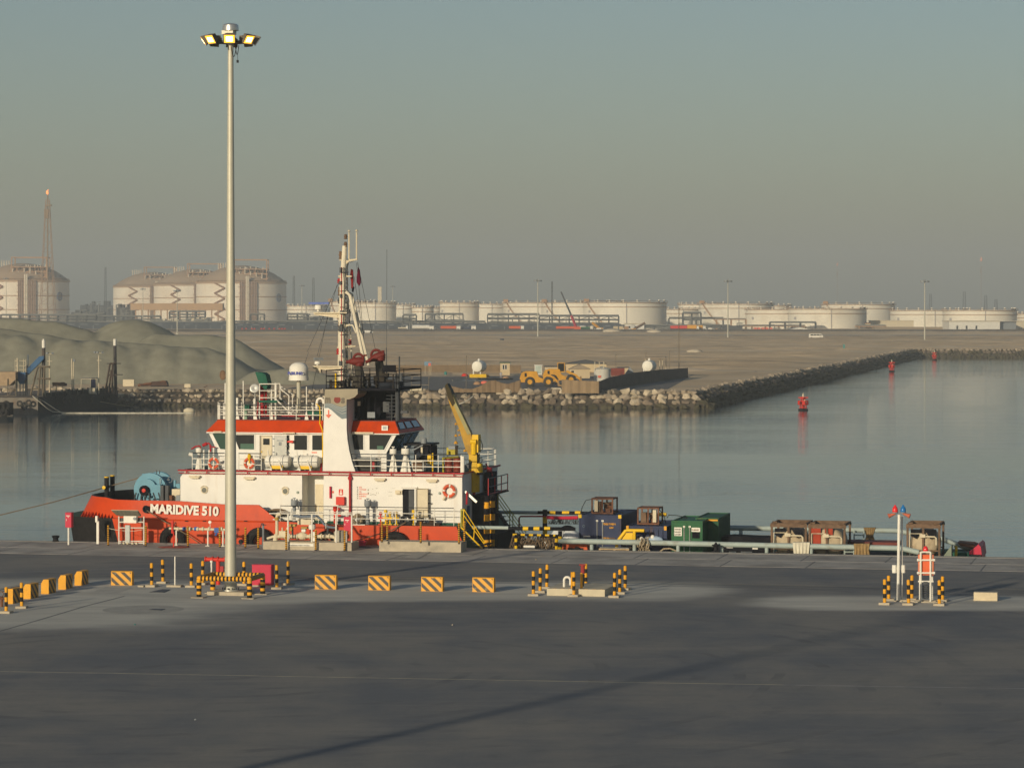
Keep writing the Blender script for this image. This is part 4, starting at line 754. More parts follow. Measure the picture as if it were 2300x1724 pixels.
# ---- aft end of the deckhouse: platform, dark tow-winch house, striped bollards, stair
g = MB(); g.tube([(s1+.05, 5.2, ZD), (s1+.05, 5.2, 2.4), (s1+.05, 5.25, 1.2)], .12, 8, 1); g.b(s1, s1+1.2, 4.5, 10.5, 2.95, 3.02, 0); g.b(s1+.01, s1+.05, 3.5, 4.1, .0, 2.4, 2); g.b(s1+.1, s1+.5, 8, 10, 3.1, 4.3, 0)
for t in (4.6, 6.5, 8.4, 10.3): g.tube([(s1+1.15, t, 3.0), (s1+1.15, t, 4.1)], .035, 5, 1)
for z in (3.1, 3.55, 4.1): g.tube([(s1+1.15, 4.6, z), (s1+1.15, 10.3, z)], .035, 5, 1 if z < 3.3 else 3)
g.build('aft_platform', [M['soot'], M['crimson'], mat('blue_box_paint', (.03, .06, .16), .6), M['dsteel']], ship)
g = MB(); g.ln([(1099, 1092), (1099, 1058)], 8.5, .1, 8); g.lathe([(0, -.2), (.2, -.12), (.2, .12), (0, .2)], P(1099, 1055, 8.5), 12); g.ln([(1100, 1056), (1091, 1040)], 8.5, .05, 6); g.ln([(1103, 1060), (1106, 1068)], 8.5, .06, 6); g.build('aft_fire_monitor', M['crimson'], ship)
g = MB(); g.c(P(1058, 1115, 2.6), (1.0, .12, .14), 0, 0, rad(42)); g.ln([(1049, 1104), (1048, 1132)], 2.4, .06, 6, 1); g.build('aft_door_canopy', [M['alu'], M['crimson']], ship, 0)
g = MB(); g.b(P(1052, 1115, 5).x, P(1074, 1115, 5).x, 5.0, 11, -.6, 3.0); g.b(P(1056, 1150, 4).x, P(1112, 1150, 4).x, 4.6, 10, -.6, .55); g.build('tow_winch_house', M['soot'], ship, 0)
for x, y0, t in ((1093, 1113, 3.6), (1106, 1110, 4.6)):
    g = MB(); a, b = P(x, y0, t), P(x, 1240, t); n = 9; g.stripe((a.x, t, b.z), (a.x, t, a.z), .17, n, 10, 1); g.build('towing_pin_post', [M['yellow'], M['soot']], ship)
def crashrail(pts, t, r, name='crash_rail'):
    g = MB(); g.tube([P(x, y, t) for x, y in pts], r, 12); return g.build(name, M['gpipe'], ship)
def bands(px0, px1, py, t, r, yl):
    g = MB(); a, b = P(px0, py, t), P(px1, py+1.5, t); g.tube([a, b], r, 12, 0)
    for u0, u1 in yl: g.tube([P(u0, py+.3, t), P(u1, py+.5, t)], r+.008, 12, 1)
    g.build('striped_crash_rail', [M['soot'], M['yel2']], ship)
crashrail([(1060, 1183.5), (1142, 1185)], 1.3, .115); bands(1142, 1292, 1186, 1.3, .115, ((1175, 1187), (1199, 1212), (1223, 1236)))
crashrail([(1113, 1149.5), (1208, 1151)], 12.9, .115); bands(1208, 1320, 1150.5, 12.9, .115, ((1235, 1248), (1263, 1279), (1292, 1304)))
crashrail([(1255, 1214), (1450, 1218), (1640, 1222.5), (1900, 1228), (2016, 1230.5), (2030, 1232), (2064, 1240)], 1.3, .17)
crashrail([(1500, 1182.5), (1660, 1185), (2010, 1191), (2105, 1206), (2190, 1236)], 12.9, .17)
for x, y, t, r in ((1258, 1192, 1.3, .13), (1224, 1144, 12.9, .16)):
    g = MB(); a = P(x, y, t); g.stripe((a.x, t, -.6), (a.x, t, a.z), r, 5, 10, 1); g.build('rail_post', [M['yel2'], M['soot']], ship)
g = MB()
for x in (1329, 1425, 1523, 1621, 1722, 1822): a = P(x, 1224, 1.3); g.tube([(a.x, 1.3, -.6), (a.x, 1.3, a.z+.05)], .115, 10)
for x, y in ((1664, 1190), (1560, 1188), (1765, 1192), (1870, 1194)): a = P(x, y, 12.9); g.tube([(a.x, 12.9, -.6), (a.x, 12.9, a.z)], .12, 10)
g.build('crash_rail_posts', M['gpipe'], ship)
g = MB(); g.ln([(1166, 1185), (1166, 1163), (1169, 1159), (1224, 1159)], 12.5, .055, 8); g.ln([(1228, 1161), (1262, 1163), (1298, 1162)], 12.6, .12, 8, 1); g.build('red_deck_hose', [M['crimson'], M['cab']], ship)
g = MB()
for x0, y0, x1, y1 in ((1118, 1106, 1182, 1196), (1118, 1116, 1178, 1200), (1120, 1128, 1172, 1202)):
    for t in (10.2, 11.4): g.ln([(x0, y0), (x1, y1)], t, .03, 5)
for x, y in ((1118, 1106), (1145, 1144), (1152, 1153)):
    g.ln([(x, y), (x, y+38)], 10.2, .035, 5)
g.build('aft_stair_handrail', mat('olive_handrail', (.34, .33, .06), .6), ship)
g = MB(); g.ln([(1112, 1140), (1175, 1232)], 10.8, .12, 4)
for k_ in range(10): a = k_/9; p = P(1112+60*a, 1142+86*a, 10.2); g.c(p+Vector((0, .6, 0)), (.25, 1.2, .03))
g.build('aft_stair', M['dsteel'], ship, 0)
# stern bulwark
g = MB(); g.poly([(2163, 1250), (2198, 1222), (2203, 1228), (2206, 1252)], 9.5, 13.6, 0); g.poly([(2150, 1218), (2185, 1221), (2199, 1227), (2180, 1229), (2158, 1226)], 11.5, 13.5, 1); g.build('stern_bulwark', [M['cab'], M['rust']], ship, 0)
g = MB(); a = [P(2118, 1250, 3.5), P(2137, 1224, 3.5), P(2137, 1250, 3.5)]; g.prism(a, [Vector((v.x, 4.6, v.z)) for v in a], 0); g.ln([(2148, 1228), (2147, 1250)], 5, .09, 8, 1); g.lathe([(0, 0), (.16, .05), (0, .15)], P(2147, 1230, 5), 8, 1); g.pb(2125, 1240, 2175, 1250, 6, 7, 2); g.build('stern_fittings', [mat('olive_grey_steel', (.20, .23, .17), .7), M['yel2'], M['dgreen']], ship)
g = MB(); g.pb(1900, 1247, 2010, 1252, 3, 6, 0)
for x in (1897, 1918): g.ln([(x, 1224), (x, 1255)], 1.5, .05, 5, 1)
for y in (1231, 1239, 1247): g.ln([(1897, y), (1918, y)], 1.5, .045, 5, 1)
for x in (1918.5, 1940): g.ln([(x, 1190), (x, 1225)], 12.5, .05, 5, 1)
for y in (1201, 1212): g.ln([(1918.5, y), (1940, y)], 12.5, .045, 5, 1)
g.pb(1922, 1213, 1934, 1222, 11, 12, 2); g.build('rail_ladders', [M['soot'], M['gpipe'], M['dgreen']], ship, 0)
g = MB(); g.poly([(1615, 1206), (1640, 1203.5), (1690, 1206), (1730, 1207), (1730, 1218), (1612, 1218)], 7, 9); g.pb(1780, 1216, 2020, 1224, 8, 10, 1); g.build('far_side_cargo_rail', [M['soot'], mat('dull_red_hatch', (.16, .04, .03), .7)], ship, 0)
# ================================================================ CARGO AND LOOSE THINGS ON THE VESSEL
def at(px, py, t): v = P(px, py, t); return (v.x, v.y, v.z)
def lifebuoy(px, py, t, r, label):
    o = thing('lifebuoy', label, 'lifebuoy', at(px, py, t), 'lifebuoys on the vessel'); c = P(px, py, t)
    g = MB(); g.ring(c, r*.78, r*.24, 24, 8, mf=lambda i: 1 if i % 6 == 0 else 0); g.build('ring', [mat('lifebuoy_orange', (.60, .10, .04), .6), M['white2']], o)
    g = MB(); g.tube([c+Vector((r*1.08*math.cos(a*math.pi/6), -.03, r*1.08*math.sin(a*math.pi/6))) for a in range(13)], .012, 4); g.build('grab_line', M['pale'], o)
    if r > .38:
        g = MB(); g.lathe([(.07, -.14), (.08, .1), (.03, .16)], c+Vector((-.3, -.08, -r*1.02)), 10, ax=(.5, 0, .8)); g.build('lifebuoy_light', M['cream'], o)
lifebuoy(1009, 1102.5, 2.08, .43, 'orange and white lifebuoy hung on the white deckhouse wall near the aft door')
lifebuoy(480, 1040, 2.33, .37, 'orange lifebuoy on the upper deck railing left of the tall light mast')
lifebuoy(560, 1040, 2.36, .37, 'orange lifebuoy on a white board partly hidden by a yellow light')
g = MB(); c = P(560, 1026, 2.25); g.lathe([(.1, -.12), (.14, .1), (.06, .2), (0, .21)], c, 10); g.tube([c, c-Vector((0, 0, .4))], .05, 6); o = g.build('deck_lantern', M['yel2']); FRo = QF.loc(0, 0); o.location = (FRo[0], FRo[1], 0); o.rotation_euler.z = TH
tag(o, 'small yellow lantern clamped above the lifebuoy on the white board', 'lantern')
def liferaft(px0, px1, py, label):
    c = P((px0+px1)/2, py, 2.75); L = (px1-px0)/35.5; o = thing('liferaft', label, 'life raft', (c.x, c.y, ZD+.09), 'liferaft canisters on the upper deck'); g = MB()
    r = .405; g.lathe([(.0, -L/2), (r*.55, -L/2+.02), (r*.9, -L/2+.1), (r, -L/2+.22), (r, -.3), (r*1.04, -.28), (r*1.04, -.22), (r, -.2), (r, .2), (r*1.04, .22), (r*1.04, .28), (r, .3), (r, L/2-.22), (r*.9, L/2-.1), (r*.55, L/2-.02), (0, L/2)], c, 24, ax=(1, 0, 0)); g.build('canister', M['white2'], o)
    g = MB(); g.tube([c+Vector((-L/2+.1, -r*1.0, 0)), c+Vector((L/2-.1, -r*1.0, 0))], .02, 4)
    for d_ in (-.42, .42): g.ring(c+Vector((d_, 0, 0)), r*1.03, .02, 20, 5, ax=(1, 0, 0))
    g.build('lashing_strap', M['steel'], o)
    g = MB()
    for d_ in (-.45, .25): g.tube([c+Vector((d_-.1, -.45, .75 if d_ < 0 else .1)), c+Vector((d_, -.46, -.1)), c+Vector((d_+.1, -.42, -.42)), c+Vector((d_+.1, -.3, -.62))], .035, 6)
    for d_ in (-.35, .35): g.b(c.x+d_-.05, c.x+d_+.05, c.y-.42, c.y+.4, ZD+.09, c.z-.36)
    g.build('cradle', M['white2'], o); g = MB(); g.b(c.x-.42, c.x+.42, c.y-.35, c.y+.3, ZD+.22, ZD+.42); g.build('hydrostatic_cradle_base', M['yel2'], o)
liferaft(594, 655, 1036, 'white liferaft canister below the wheelhouse doors'); liferaft(658, 720, 1036.5, 'white liferaft canister next to the funnel')
for px0, px1, lb in ((1000, 1016, 'red oil drum nearer the ventilators, left of its twin by the crane'), (1018, 1037, 'red oil drum next to the yellow crane post')):
    c = P((px0+px1)/2, 1059, 3.6); o = thing('oil_drum', lb, 'drum', c, 'red drums by the crane'); g = MB(); r = .27
    g.lathe([(r, .02), (r, .3), (r*1.05, .32), (r, .35), (r, .6), (r*1.05, .62), (r, .65), (r, .9), (r*1.04, .93), (r*.95, .94), (0, .92)], c, 18); g.build('barrel', M['drum'], o)
    g = MB(); g.lathe([(.04, .92), (.04, .96), (0, .97)], c+Vector((.1, -.1, 0)), 8); g.build('bung', M['rust'], o)
def flag(name, label, pts, t, m, cat='flag'):
    g = MB(); A = [P(x, y, t+.12*math.sin(i*1.3)) for i, (x, y) in enumerate(pts)]; n = len(A); g.prism(A, [a+Vector((.0, .10+.06*math.sin(i*2), 0)) for i, a in enumerate(A)]); o = g.build(name, m, smooth=0, org=tuple(A[0])); x, y = QF.loc(A[0].x, A[0].y); o.location = (x, y, A[0].z); o.rotation_euler.z = TH; tag(o, label, cat)
flag('maroon_flag', 'limp maroon flag hanging right of the mast', [(804, 600), (807, 606), (810, 625), (810, 635), (806, 642), (801, 634), (801, 622), (803, 610)], 7.4, M['flagm'])
flag('red_flag', 'limp red flag hanging close to the mast', [(788, 604), (792, 606), (794, 628), (793, 645), (789, 648), (788, 630), (786, 620)], 7.4, M['flagr']); flag('dark_flag', 'small dark pennant hanging below the red flag', [(791, 642), (795, 645), (793, 657), (790, 654)], 7.6, M['flagd'])
# rope coils
def coil(px, py, t, w_, h_, m, label, seed, n=11, name='rope_coil'):
    c = P(px, py, t); rr = random.Random(seed); g = MB()
    for i in range(n):
        a0 = rr.uniform(0, 6); rx, rz, ty = w_*rr.uniform(.55, 1), h_*rr.uniform(.5, 1), rr.uniform(-.25, .25)
        g.tube([c+Vector((rx*math.cos(a0+k*.42), ty+.18*math.sin(a0+k*.9), rz*math.sin(a0+k*.42)*.9)) for k in range(16)], .045, 5)
    o = g.build(name, m, org=tuple(c)); x, y = QF.loc(c.x, c.y); o.location = (x, y, c.z); o.rotation_euler.z = TH; tag(o, label, 'rope'); return o
coil(803, 1166, 1.45, .42, .38, M['rope'], 'pale heap of coiled mooring rope on the side deck under the red pipe', 3); coil(622, 1150, 1.9, .75, .22, M['drope'], 'tangle of brown rope on the railing behind the sloping bulwark end', 4, 14)
# tyre fenders hung on the hull side
def fender(px, py, R_, lb):
    c = P(px, py, .42); o = thing('tyre_fender', lb, 'tyre', (c.x, c.y, c.z), 'big black tyres hung along the hull'); g = MB(); g.ring(c, R_*.72, R_*.30, 28, 10); g.build('tyre_ring', M['rubber'], o)
    g = MB(); g.tube([c+Vector((0, -.05, R_*.75)), c+Vector((.1, .3, R_*1.3))], .03, 5); g.build('chain', M['dsteel'], o)
fender(387, 1212, .86, 'black tyre fender behind the red hydrant post near the bow'); fender(582, 1217, .92, 'black tyre fender just right of the tall light mast'); fender(733, 1217, .72, 'black tyre fender behind the quay pipework'); fender(887, 1222, .82, 'black tyre fender showing above the long concrete plinth')
# mooring lines
def line(name, pts, r, m, label, cat='rope', sag=0):
    g = MB(); pts = [Vector(p) for p in pts]
    if sag: a, b = pts[0], pts[-1]; pts = [a.lerp(b, i/14)-Vector((0, 0, sag*4*(i/14)*(1-i/14))) for i in range(15)]
    og = pts[0]; g.tube(pts, r, 6); o = g.build(name, m, org=tuple(og)); x, y = FR.loc(og.x, og.y); o.location = (x, y, og.z); o.rotation_euler.z = FR.th; tag(o, label, cat); return o
line('mooring_rope', [P(312, 1073, 4.8), P(254, 1089, 4.9), P(241, 1091, 4.6), P(233, 1095, 4.3), P(120, 1127, 1.5), P(-40, 1166, -.5)], .036, M['drope'], 'long brown mooring rope from the blue winch past the black bitts out to the left'); line('mooring_rope', [P(330, 1146, .75), P(365, 1168, .4), P(395, 1185, .1), P(432, 1208, .2), P(452, 1222, .3)], .035, M['drope'], 'brown mooring rope from the hawse pipe down across the red hull'); line('mooring_rope', [P(912, 1172, .9), P(880, 1190, .5), P(840, 1202, .0), P(795, 1215, -.6)], .035, M['drope'], 'dark mooring rope from the black chock to a red bollard on the quay')
# gangway
gw = thing('gangway', 'yellow railed gangway stair from the side deck down to the quay', 'gangway', at(1085, 1232, -.2)); g = MB()
for t in (.9, -.15):
    g.ln([(1036, 1183, .9), (1102, 1234, t)] if 0 else [(1036, 1184), (1088, 1236)], t, .05, 6)
    for dy in (0, 14): g.ln([(1042, 1143+dy), (1090+dy*.1, 1219+dy*.55)], t, .03, 6)
    for a in (0, .5, .95): x0, y0 = 1042+48*a, 1143+76*a; g.ln([(x0, y0), (x0-2, y0+38-18*a)], t, .03, 6)
g.build('handrail', M['yel2'], gw); g = MB()
for i in range(9): a = i/8; p = P(1038+50*a, 1184+50*a, .4); g.c(p+Vector((0, 0, -.02)), (.22, 1.05, .03))
g.build('steps', M['dsteel'], gw, 0); g = MB(); g.pb(1034, 1143, 1041, 1184, .2, .95); g.ln([(1036, 1146), (1036, 1186)], .1, .045, 6); g.build('gate_frame', mat('olive_gate_paint', (.36, .34, .07), .6), gw); g = MB(); g.pb(1086, 1221, 1096, 1223.5, -.4, .9); g.ln([(1086, 1222), (1086, 1233)], -.3, .05, 5); g.ln([(1095, 1222), (1100, 1234)], -.3, .05, 5); g.build('landing_roller', M['soot'], gw)
# ---- containers
def box_container(name, label, px0, px1, pyt, t, depth, hgt, m, cat='container', corr=True, doors=True, zb=None):
    a, b = P(px0, pyt, t), P(px1, pyt, t); z1 = (a.z+b.z)/2; z0 = z1-hgt if zb is None else zb; s0_, s1_ = a.x, b.x; o = thing(name, label, cat, ((s0_+s1_)/2, t+depth/2, z0), 'shipping containers on the aft deck'); g = MB()
    g.b(s0_+.05, s1_-.05, t+.06, t+depth-.06, z0+.1, z1-.06)
    if corr:
        n = int(depth/.28)
        for i in range(n):
            y = t+.2+i*.28
            for xx in (s0_+.02, s1_-.05): g.b(xx, xx+.03, y, y+.14, z0+.2, z1-.15)
    g.build('shell', m, o, 0); f = MB(); w_ = .1
    for x in (s0_, s1_-w_):
        for y in (t, t+depth-w_): f.b(x, x+w_, y, y+w_, z0+.003, z1-.003)
    for z in (z0, z1-w_):
        for y in (t+.004, t+depth-w_-.004): f.b(s0_+w_, s1_-w_, y, y+w_-.004, z+.004, z+w_-.002)
        for x in (s0_+.004, s1_-w_-.004): f.b(x, x+w_, t+w_, t+depth-w_, z+.004, z+w_-.002)
    f.build('frame', m, o, 0)
    if doors:
        k = MB(); xm = (s0_+s1_)/2
        for x0_, x1_ in ((s0_+.11, xm-.01), (xm+.01, s1_-.11)): k.b(x0_, x1_, t+.02, t+.055, z0+.12, z1-.12)
        k.b(s0_+.12, s1_-.12, t+.012, t+.02, z0+hgt*.52, z0+hgt*.54); k.build('door', m, o, 0); k = MB()
        for x in (xm-.18, xm+.18): k.tube([(x, t-.01, z0+.15), (x, t-.01, z1-.3)], .035, 6); k.b(x-.06, x+.06, t-.03, t+.03, z1-.42, z1-.32)
        k.build('lock_bar', M['alu'], o)
    return o, s0_, s1_, z0, z1
o, a0, b0, z0, z1 = box_container('navy_container', 'navy blue shipping container with yellow stencilled numbers and white lock bars', 1300, 1395, 1156, 4.6, 6.0, 2.5, M['navy'])
g = MB()
for x in (a0-.02, b0-.18): g.b(x, x+.2, 4.56, 4.76, z1-.2, z1+.02)
g.build('corner_casting', M['yel2'], o, 0); 
text('TDGU 719359 1', .16, (a0+1.58, 4.585, z1-.62), M['yellow'], o, 'number_lettering', off=.006, sx=.75); text('L2G1', .16, (a0+1.98, 4.585, z1-.84), M['yellow'], o, 'number_lettering', off=.006, sx=.75); text('M.G.W. 5A\nTARE\nNET', .14, (a0+1.5, 4.585, z1-1.5), M['yellow'], o, 'weight_lettering', off=.005, sx=.7); text('24000 KGS\n2300 KGS', .12, (a0+1.9, 4.585, z1-1.5), mat('brown_stencil', (.22, .12, .05), .7), o, 'weight_lettering', off=.004, sx=.75)
g = MB(); g.ring((a0+.32, 4.59, z1-.72), .07, .015, 12, 5); g.build('round_emblem', M['skyglass'], o); g = MB(); g.b(a0+.3, a0+.75, 4.57, 4.6, z1-1.4, z1-1.32); g.build('white_plate', M['white2'], o, 0); g = MB(); g.b(a0+.3, a0+.52, 4.3, 4.55, z1-1.72, z1-1.5); g.build('brown_carton', M['wood'], o, 0)
o, a1, b1, z0b, z1b = box_container('navy_container', 'low navy open-top container under the rusty frame with yellow pipe in front', 1406, 1498, 1181, 3.6, 6.0, 1.75, M['navy'], doors=False); g = MB()
for i in range(8): x = a1+.18+i*.29; g.b(x, x+.13, 3.575, 3.62, z0b+.15, z1b-.22)
g.build('end_corrugation', M['navy'], o, 0); g = MB()
for x in (a1+.02, b1-.18): g.b(x, x+.16, 3.56, 3.72, z1b-.24, z1b+.01)
g.build('corner_casting', M['yellow'], o, 0); text('L2G1', .17, (a1+1.25, 3.56, z1b-.78), M['pale'], o, 'number_lettering', off=.006, sx=.8); text('4 6 9', .16, (a1+1.75, 3.56, z1b-1.0), M['pale'], o, 'number_lettering', off=.006, sx=.8)
o, a2, b2, z0c, z1c = box_container('green_container', 'bright green container with white notices and dark panel on its doors', 1508, 1578, 1169, 3.4, 5.0, 2.3, M['green']); g = MB()
g.b(a2+.18, a2+.66, 3.385, 3.395, z1c-.95, z1c-.42); g.b(a2+1.28, a2+1.82, 3.385, 3.395, z1c-.68, z1c-.42); g.b(a2+.38, a2+.5, 3.385, 3.395, z1c-1.5, z1c-1.3); nb_ = g.build('notice', M['white2'], o, 0); g = MB(); g.b(a2+1.32, a2+1.78, 3.37, 3.39, z1c-1.08, z1c-.7); g.build('dark_panel', M['soot'], o, 0)
for i in range(3): text('DANGER', .11, (a2+.2, 3.382, z1c-.58-.16*i), M['black'], o, 'notice_lettering', off=.004, sx=.9)
text('FLAMMABLE', .12, (a2+1.3, 3.382, z1c-.6), M['rust'], o, 'notice_lettering', off=.004, sx=.68)
box_container('green_container', 'dark green container with yellow strip standing behind the bright green one', 1562, 1614, 1162, 5.6, 5.0, 2.4, mat('deep_green_paint', (.016, .085, .035), .6, v=.25, dirt=((.10, .06, .03), .58, .85, 1.5)), doors=False); 
g = MB(); g.pb(1588, 1166, 1612, 1169.5, 5.5, 5.59); o2 = [q for q in bpy.data.objects if q.name.startswith('green_container')][-1]; g.build('yellow_strip', M['yellow'], o2, 0)
o, a3, b3, z0d, z1d = box_container('black_flat_crate', 'low black crate with white stencilled lines beside the green containers', 1600, 1722, 1221, 5.2, 3.0, 1.0, M['soot'], 'crate', corr=False, doors=False); g = MB()
for x, y, w_, h_ in ((1632, 1228, 14, 2), (1637, 1238, 16, 2), (1664, 1238, 25, 2), (1690, 1228, 12, 5)): g.pb(x, y, x+w_, y+h_, 5.17, 5.2)
g.build('white_marks', M['white2'], o, 0)
# rusty pump frames on top of the containers
def pump_frame(label, px0, px1, py0, py1, t, dp):
    c = at((px0+px1)/2, py1, t+dp/2); o = thing('pump_frame', label, 'machine', c, 'rusty framed pump units on the containers'); a, b = P(px0, py0, t), P(px1, py1, t); g = MB(); w_ = .09; x0_, x1_, zt, zb_ = a.x, b.x, a.z, b.z
    for x in (x0_, x1_-w_, (x0_+x1_)/2-w_/2):
        for y in (t, t+dp-w_): g.b(x, x+w_, y, y+w_, zb_, zt-.003)
    for z in (zb_+.002, zt-w_):
        for y in (t+.004, t+dp-w_-.004): g.b(x0_+.004, x1_-.004, y, y+w_-.003, z, z+w_-.002)
        for x in (x0_+.004, x1_-w_-.004): g.b(x, x+w_-.002, t+w_, t+dp-w_, z+.002, z+w_-.004)
    g.b(x0_+w_, x1_-w_, t+w_, t+dp-w_, zt-.05, zt-.02); g.build('frame', M['rust'], o, 0); k = MB(); xm = (x0_+x1_)/2
    k.lathe([(0, -.3), (.25, -.28), (.27, .2), (0, .25)], (xm+.25, t+dp/2, zb_+.45), 12, 0, ax=(1, .2, 0)); k.b(xm-.5, xm-.15, t+.2, t+.6, zb_+.1, zb_+.75, 1); k.tube([(xm-.1, t+.3, zb_+.1), (xm, t+.3, zb_+.7), (xm+.4, t+.3, zb_+.6)], .06, 8, 1); k.b(xm+.2, xm+.5, t+.15, t+.3, zb_+.1, zb_+.35, 0); k.build('pump', [M['rust'], M['bframe']], o)
    k = MB(); k.b(x0_+.2 if px0 < 1400 else x1_-.4, x0_+.42 if px0 < 1400 else x1_-.18, t+.02, t+.3, zb_+.15, zt-.15); k.build('oil_tank', M['cream'], o, 0)
pump_frame('rusty pump unit in a cage on the left navy container', 1328, 1377, 1118, 1154, 5.6, 1.7); pump_frame('rusty brown pump unit in a cage on the low navy container', 1431, 1480, 1139, 1178, 5.0, 1.6)
# yellow bent pipe frame
o = thing('pipe_guard', 'bright yellow welded pipe guard with sloping left leg', 'pipe frame', at(1415, 1218, 2.4)); g = MB(); g.ln([(1385, 1218), (1405, 1191.5), (1410, 1190.5), (1447, 1191)], 2.4, .105, 12); g.ln([(1425, 1191), (1425, 1219)], 2.4, .10, 12); g.ln([(1385, 1218), (1385, 1235)], 2.4, .1, 8); g.build('pipe', M['yel2'], o); g = MB(); g.poly([(1393, 1216), (1407, 1196), (1421, 1196), (1421, 1216)], 2.38, 2.43); g.build('web_plate', M['yel2'], o, 0)
# tank containers
def tank_frame(label, px0, px1, py, t, red=False):
    a, b = P(px0, py, t), P(px1, py, t); zb_ = -.55; x0_, x1_, zt = a.x, b.x, a.z; dp = 3.2; o = thing('tank_container', label, 'tank', ((x0_+x1_)/2, t+dp/2, zb_), 'framed tank containers at the stern'); g = MB(); w_ = .13
    for x in (x0_, x1_-w_, (x0_+x1_)/2-.08):
        for y in (t, t+dp-w_): g.b(x, x+w_, y, y+w_, zb_, zt-.02)
    for y in (t+.005, t+dp-w_-.005): g.b(x0_-.03, x1_+.03, y-.02, y+w_, zt-.28, zt-.1); g.b(x0_, x1_, y, y+w_-.004, zt-.1, zt-.02); g.b(x0_, x1_, y, y+w_-.004, zb_+.02, zb_+.15); g.b(x0_+.1, x1_-.1, y, y+.1, zb_+.5, zb_+.58)
    for x in (x0_+.005, x1_-w_-.005): g.b(x, x+w_-.006, t+w_, t+dp-w_, zt-.16, zt-.03); g.b(x, x+w_-.006, t+w_, t+dp-w_, zb_+.03, zb_+.14)
    for x in (x0_+.25, x1_-.3): g.c((x, t, zt+.02), (.25, .2, .14), 0, .4)
    g.build('frame', M['bframe'], o, 0); k = MB(); c = Vector(((x0_+x1_)/2, t+.12, zb_+.92)); r = (x1_-x0_)*.43
    k.lathe([(0, .02), (r*.5, .05), (r*.85, .2), (r, .42), (r, 2.6), (r*.85, 2.8), (0, 2.95)], c, 28, ax=(0, 1, 0)); k.build('tank', mat('grimy_tank_cream', (.48, .39, .26), .7, v=.12, dirt=((.22, .15, .08), .5, .8, 1.6)), o)
    k = MB(); k.tube([(x0_+.2, t-.02, zb_+.2), (x0_+.2, t-.02, zt-.62), (c.x-.1, t-.02, zt-.62), (c.x, t-.02, zt-.78)], .035, 6); k.tube([(c.x+.05, t-.02, zt-.78), (x1_-.35, t-.02, zt-.8), (x1_-.25, t-.02, zt-.88), (x1_-.25, t-.02, zb_+.9)], .055, 6); k.c((c.x-.05, t, zt-.75), (.35, .2, .2)); k.build('piping', M['cream'], o)
    if red: k = MB(); k.b(x0_+.15, x0_+.75, t+.1, t+.14, zt-1.4, zt-.3); k.b(x0_+1.0, x0_+1.5, t+.1, t+.14, zt-.7, zt-.3); k.build('red_panel', mat('dull_orange_red_panel', (.34, .045, .018), .7, v=.2), o, 0)
    else:
        k = MB()
        for sgn, xx in ((1, x0_+.25), (-1, x1_-.25)): k.prism([Vector((xx, t+.05, zt-.35)), Vector((xx+sgn*.75, t+.05, zt-.35)), Vector((xx+sgn*.35, t+.05, zt-.95)), Vector((xx, t+.05, zt-.75))], [Vector((xx, t+.09, zt-.35)), Vector((xx+sgn*.75, t+.09, zt-.35)), Vector((xx+sgn*.35, t+.09, zt-.95)), Vector((xx, t+.09, zt-.75))])
        k.build('gusset', M['soot'], o, 0)
tank_frame('brown framed cream tank container behind the white sacking', 1731, 1812, 1173, 4.0); tank_frame('brown framed tank container with bright red panels', 1816, 1899, 1175, 4.0, True); tank_frame('brown framed cream tank container behind the white lamp pole', 2036, 2112, 1175, 4.2)
# sacking over the rails
def drape(label, px0, px1, py0, py1, t, m, taper=.1, cat='sacking', name='sacking'):
    g = MB(); n = 14; fr, bk_ = [], []
    for j in range(5):
        v = j/4
        for i in range(n+1):
            u = i/n; ins = taper*(1-abs(2*v-1))*(.5-u) if taper > 0 else -taper*v*(.5-u); x = px0+(px1-px0)*(u+ins); p = P(x, py0+(py1-py0)*v, t); off = .03*math.sin(i*2.1+j*.4)
            fr.append(p+Vector((0, -.2+off*(1+v), 0))); bk_.append(p+Vector((0, .2+off, 0)))
    F_ = []
    for j in range(4):
        for i in range(n): a = j*(n+1)+i; F_.append((a, a+1, a+n+2, a+n+1))
    N_ = len(fr); g.add(fr+bk_, F_+[tuple(N_+q for q in f) for f in F_]+[(i, i+1, N_+i+1, N_+i) for i in range(n)]); og = tuple(fr[0]); o = g.build(name, m, org=og); x, y = QF.loc(og[0], og[1]); o.location = (x, y, og[2]); o.rotation_euler.z = TH; tag(o, label, cat)
drape('pale fringed sacking tied round the near pipe rail in front of the tank frames', 1781, 1820, 1217, 1246, 1.3, M['pale'], -.15); drape('brown hessian sacking on the near pipe rail', 1918, 1954, 1220, 1247, 1.3, M['hessian'], .1); drape('tan hessian sacking pinched on the far pipe rail', 1940, 1967, 1184, 1221, 12.9, M['hessian'], .45)
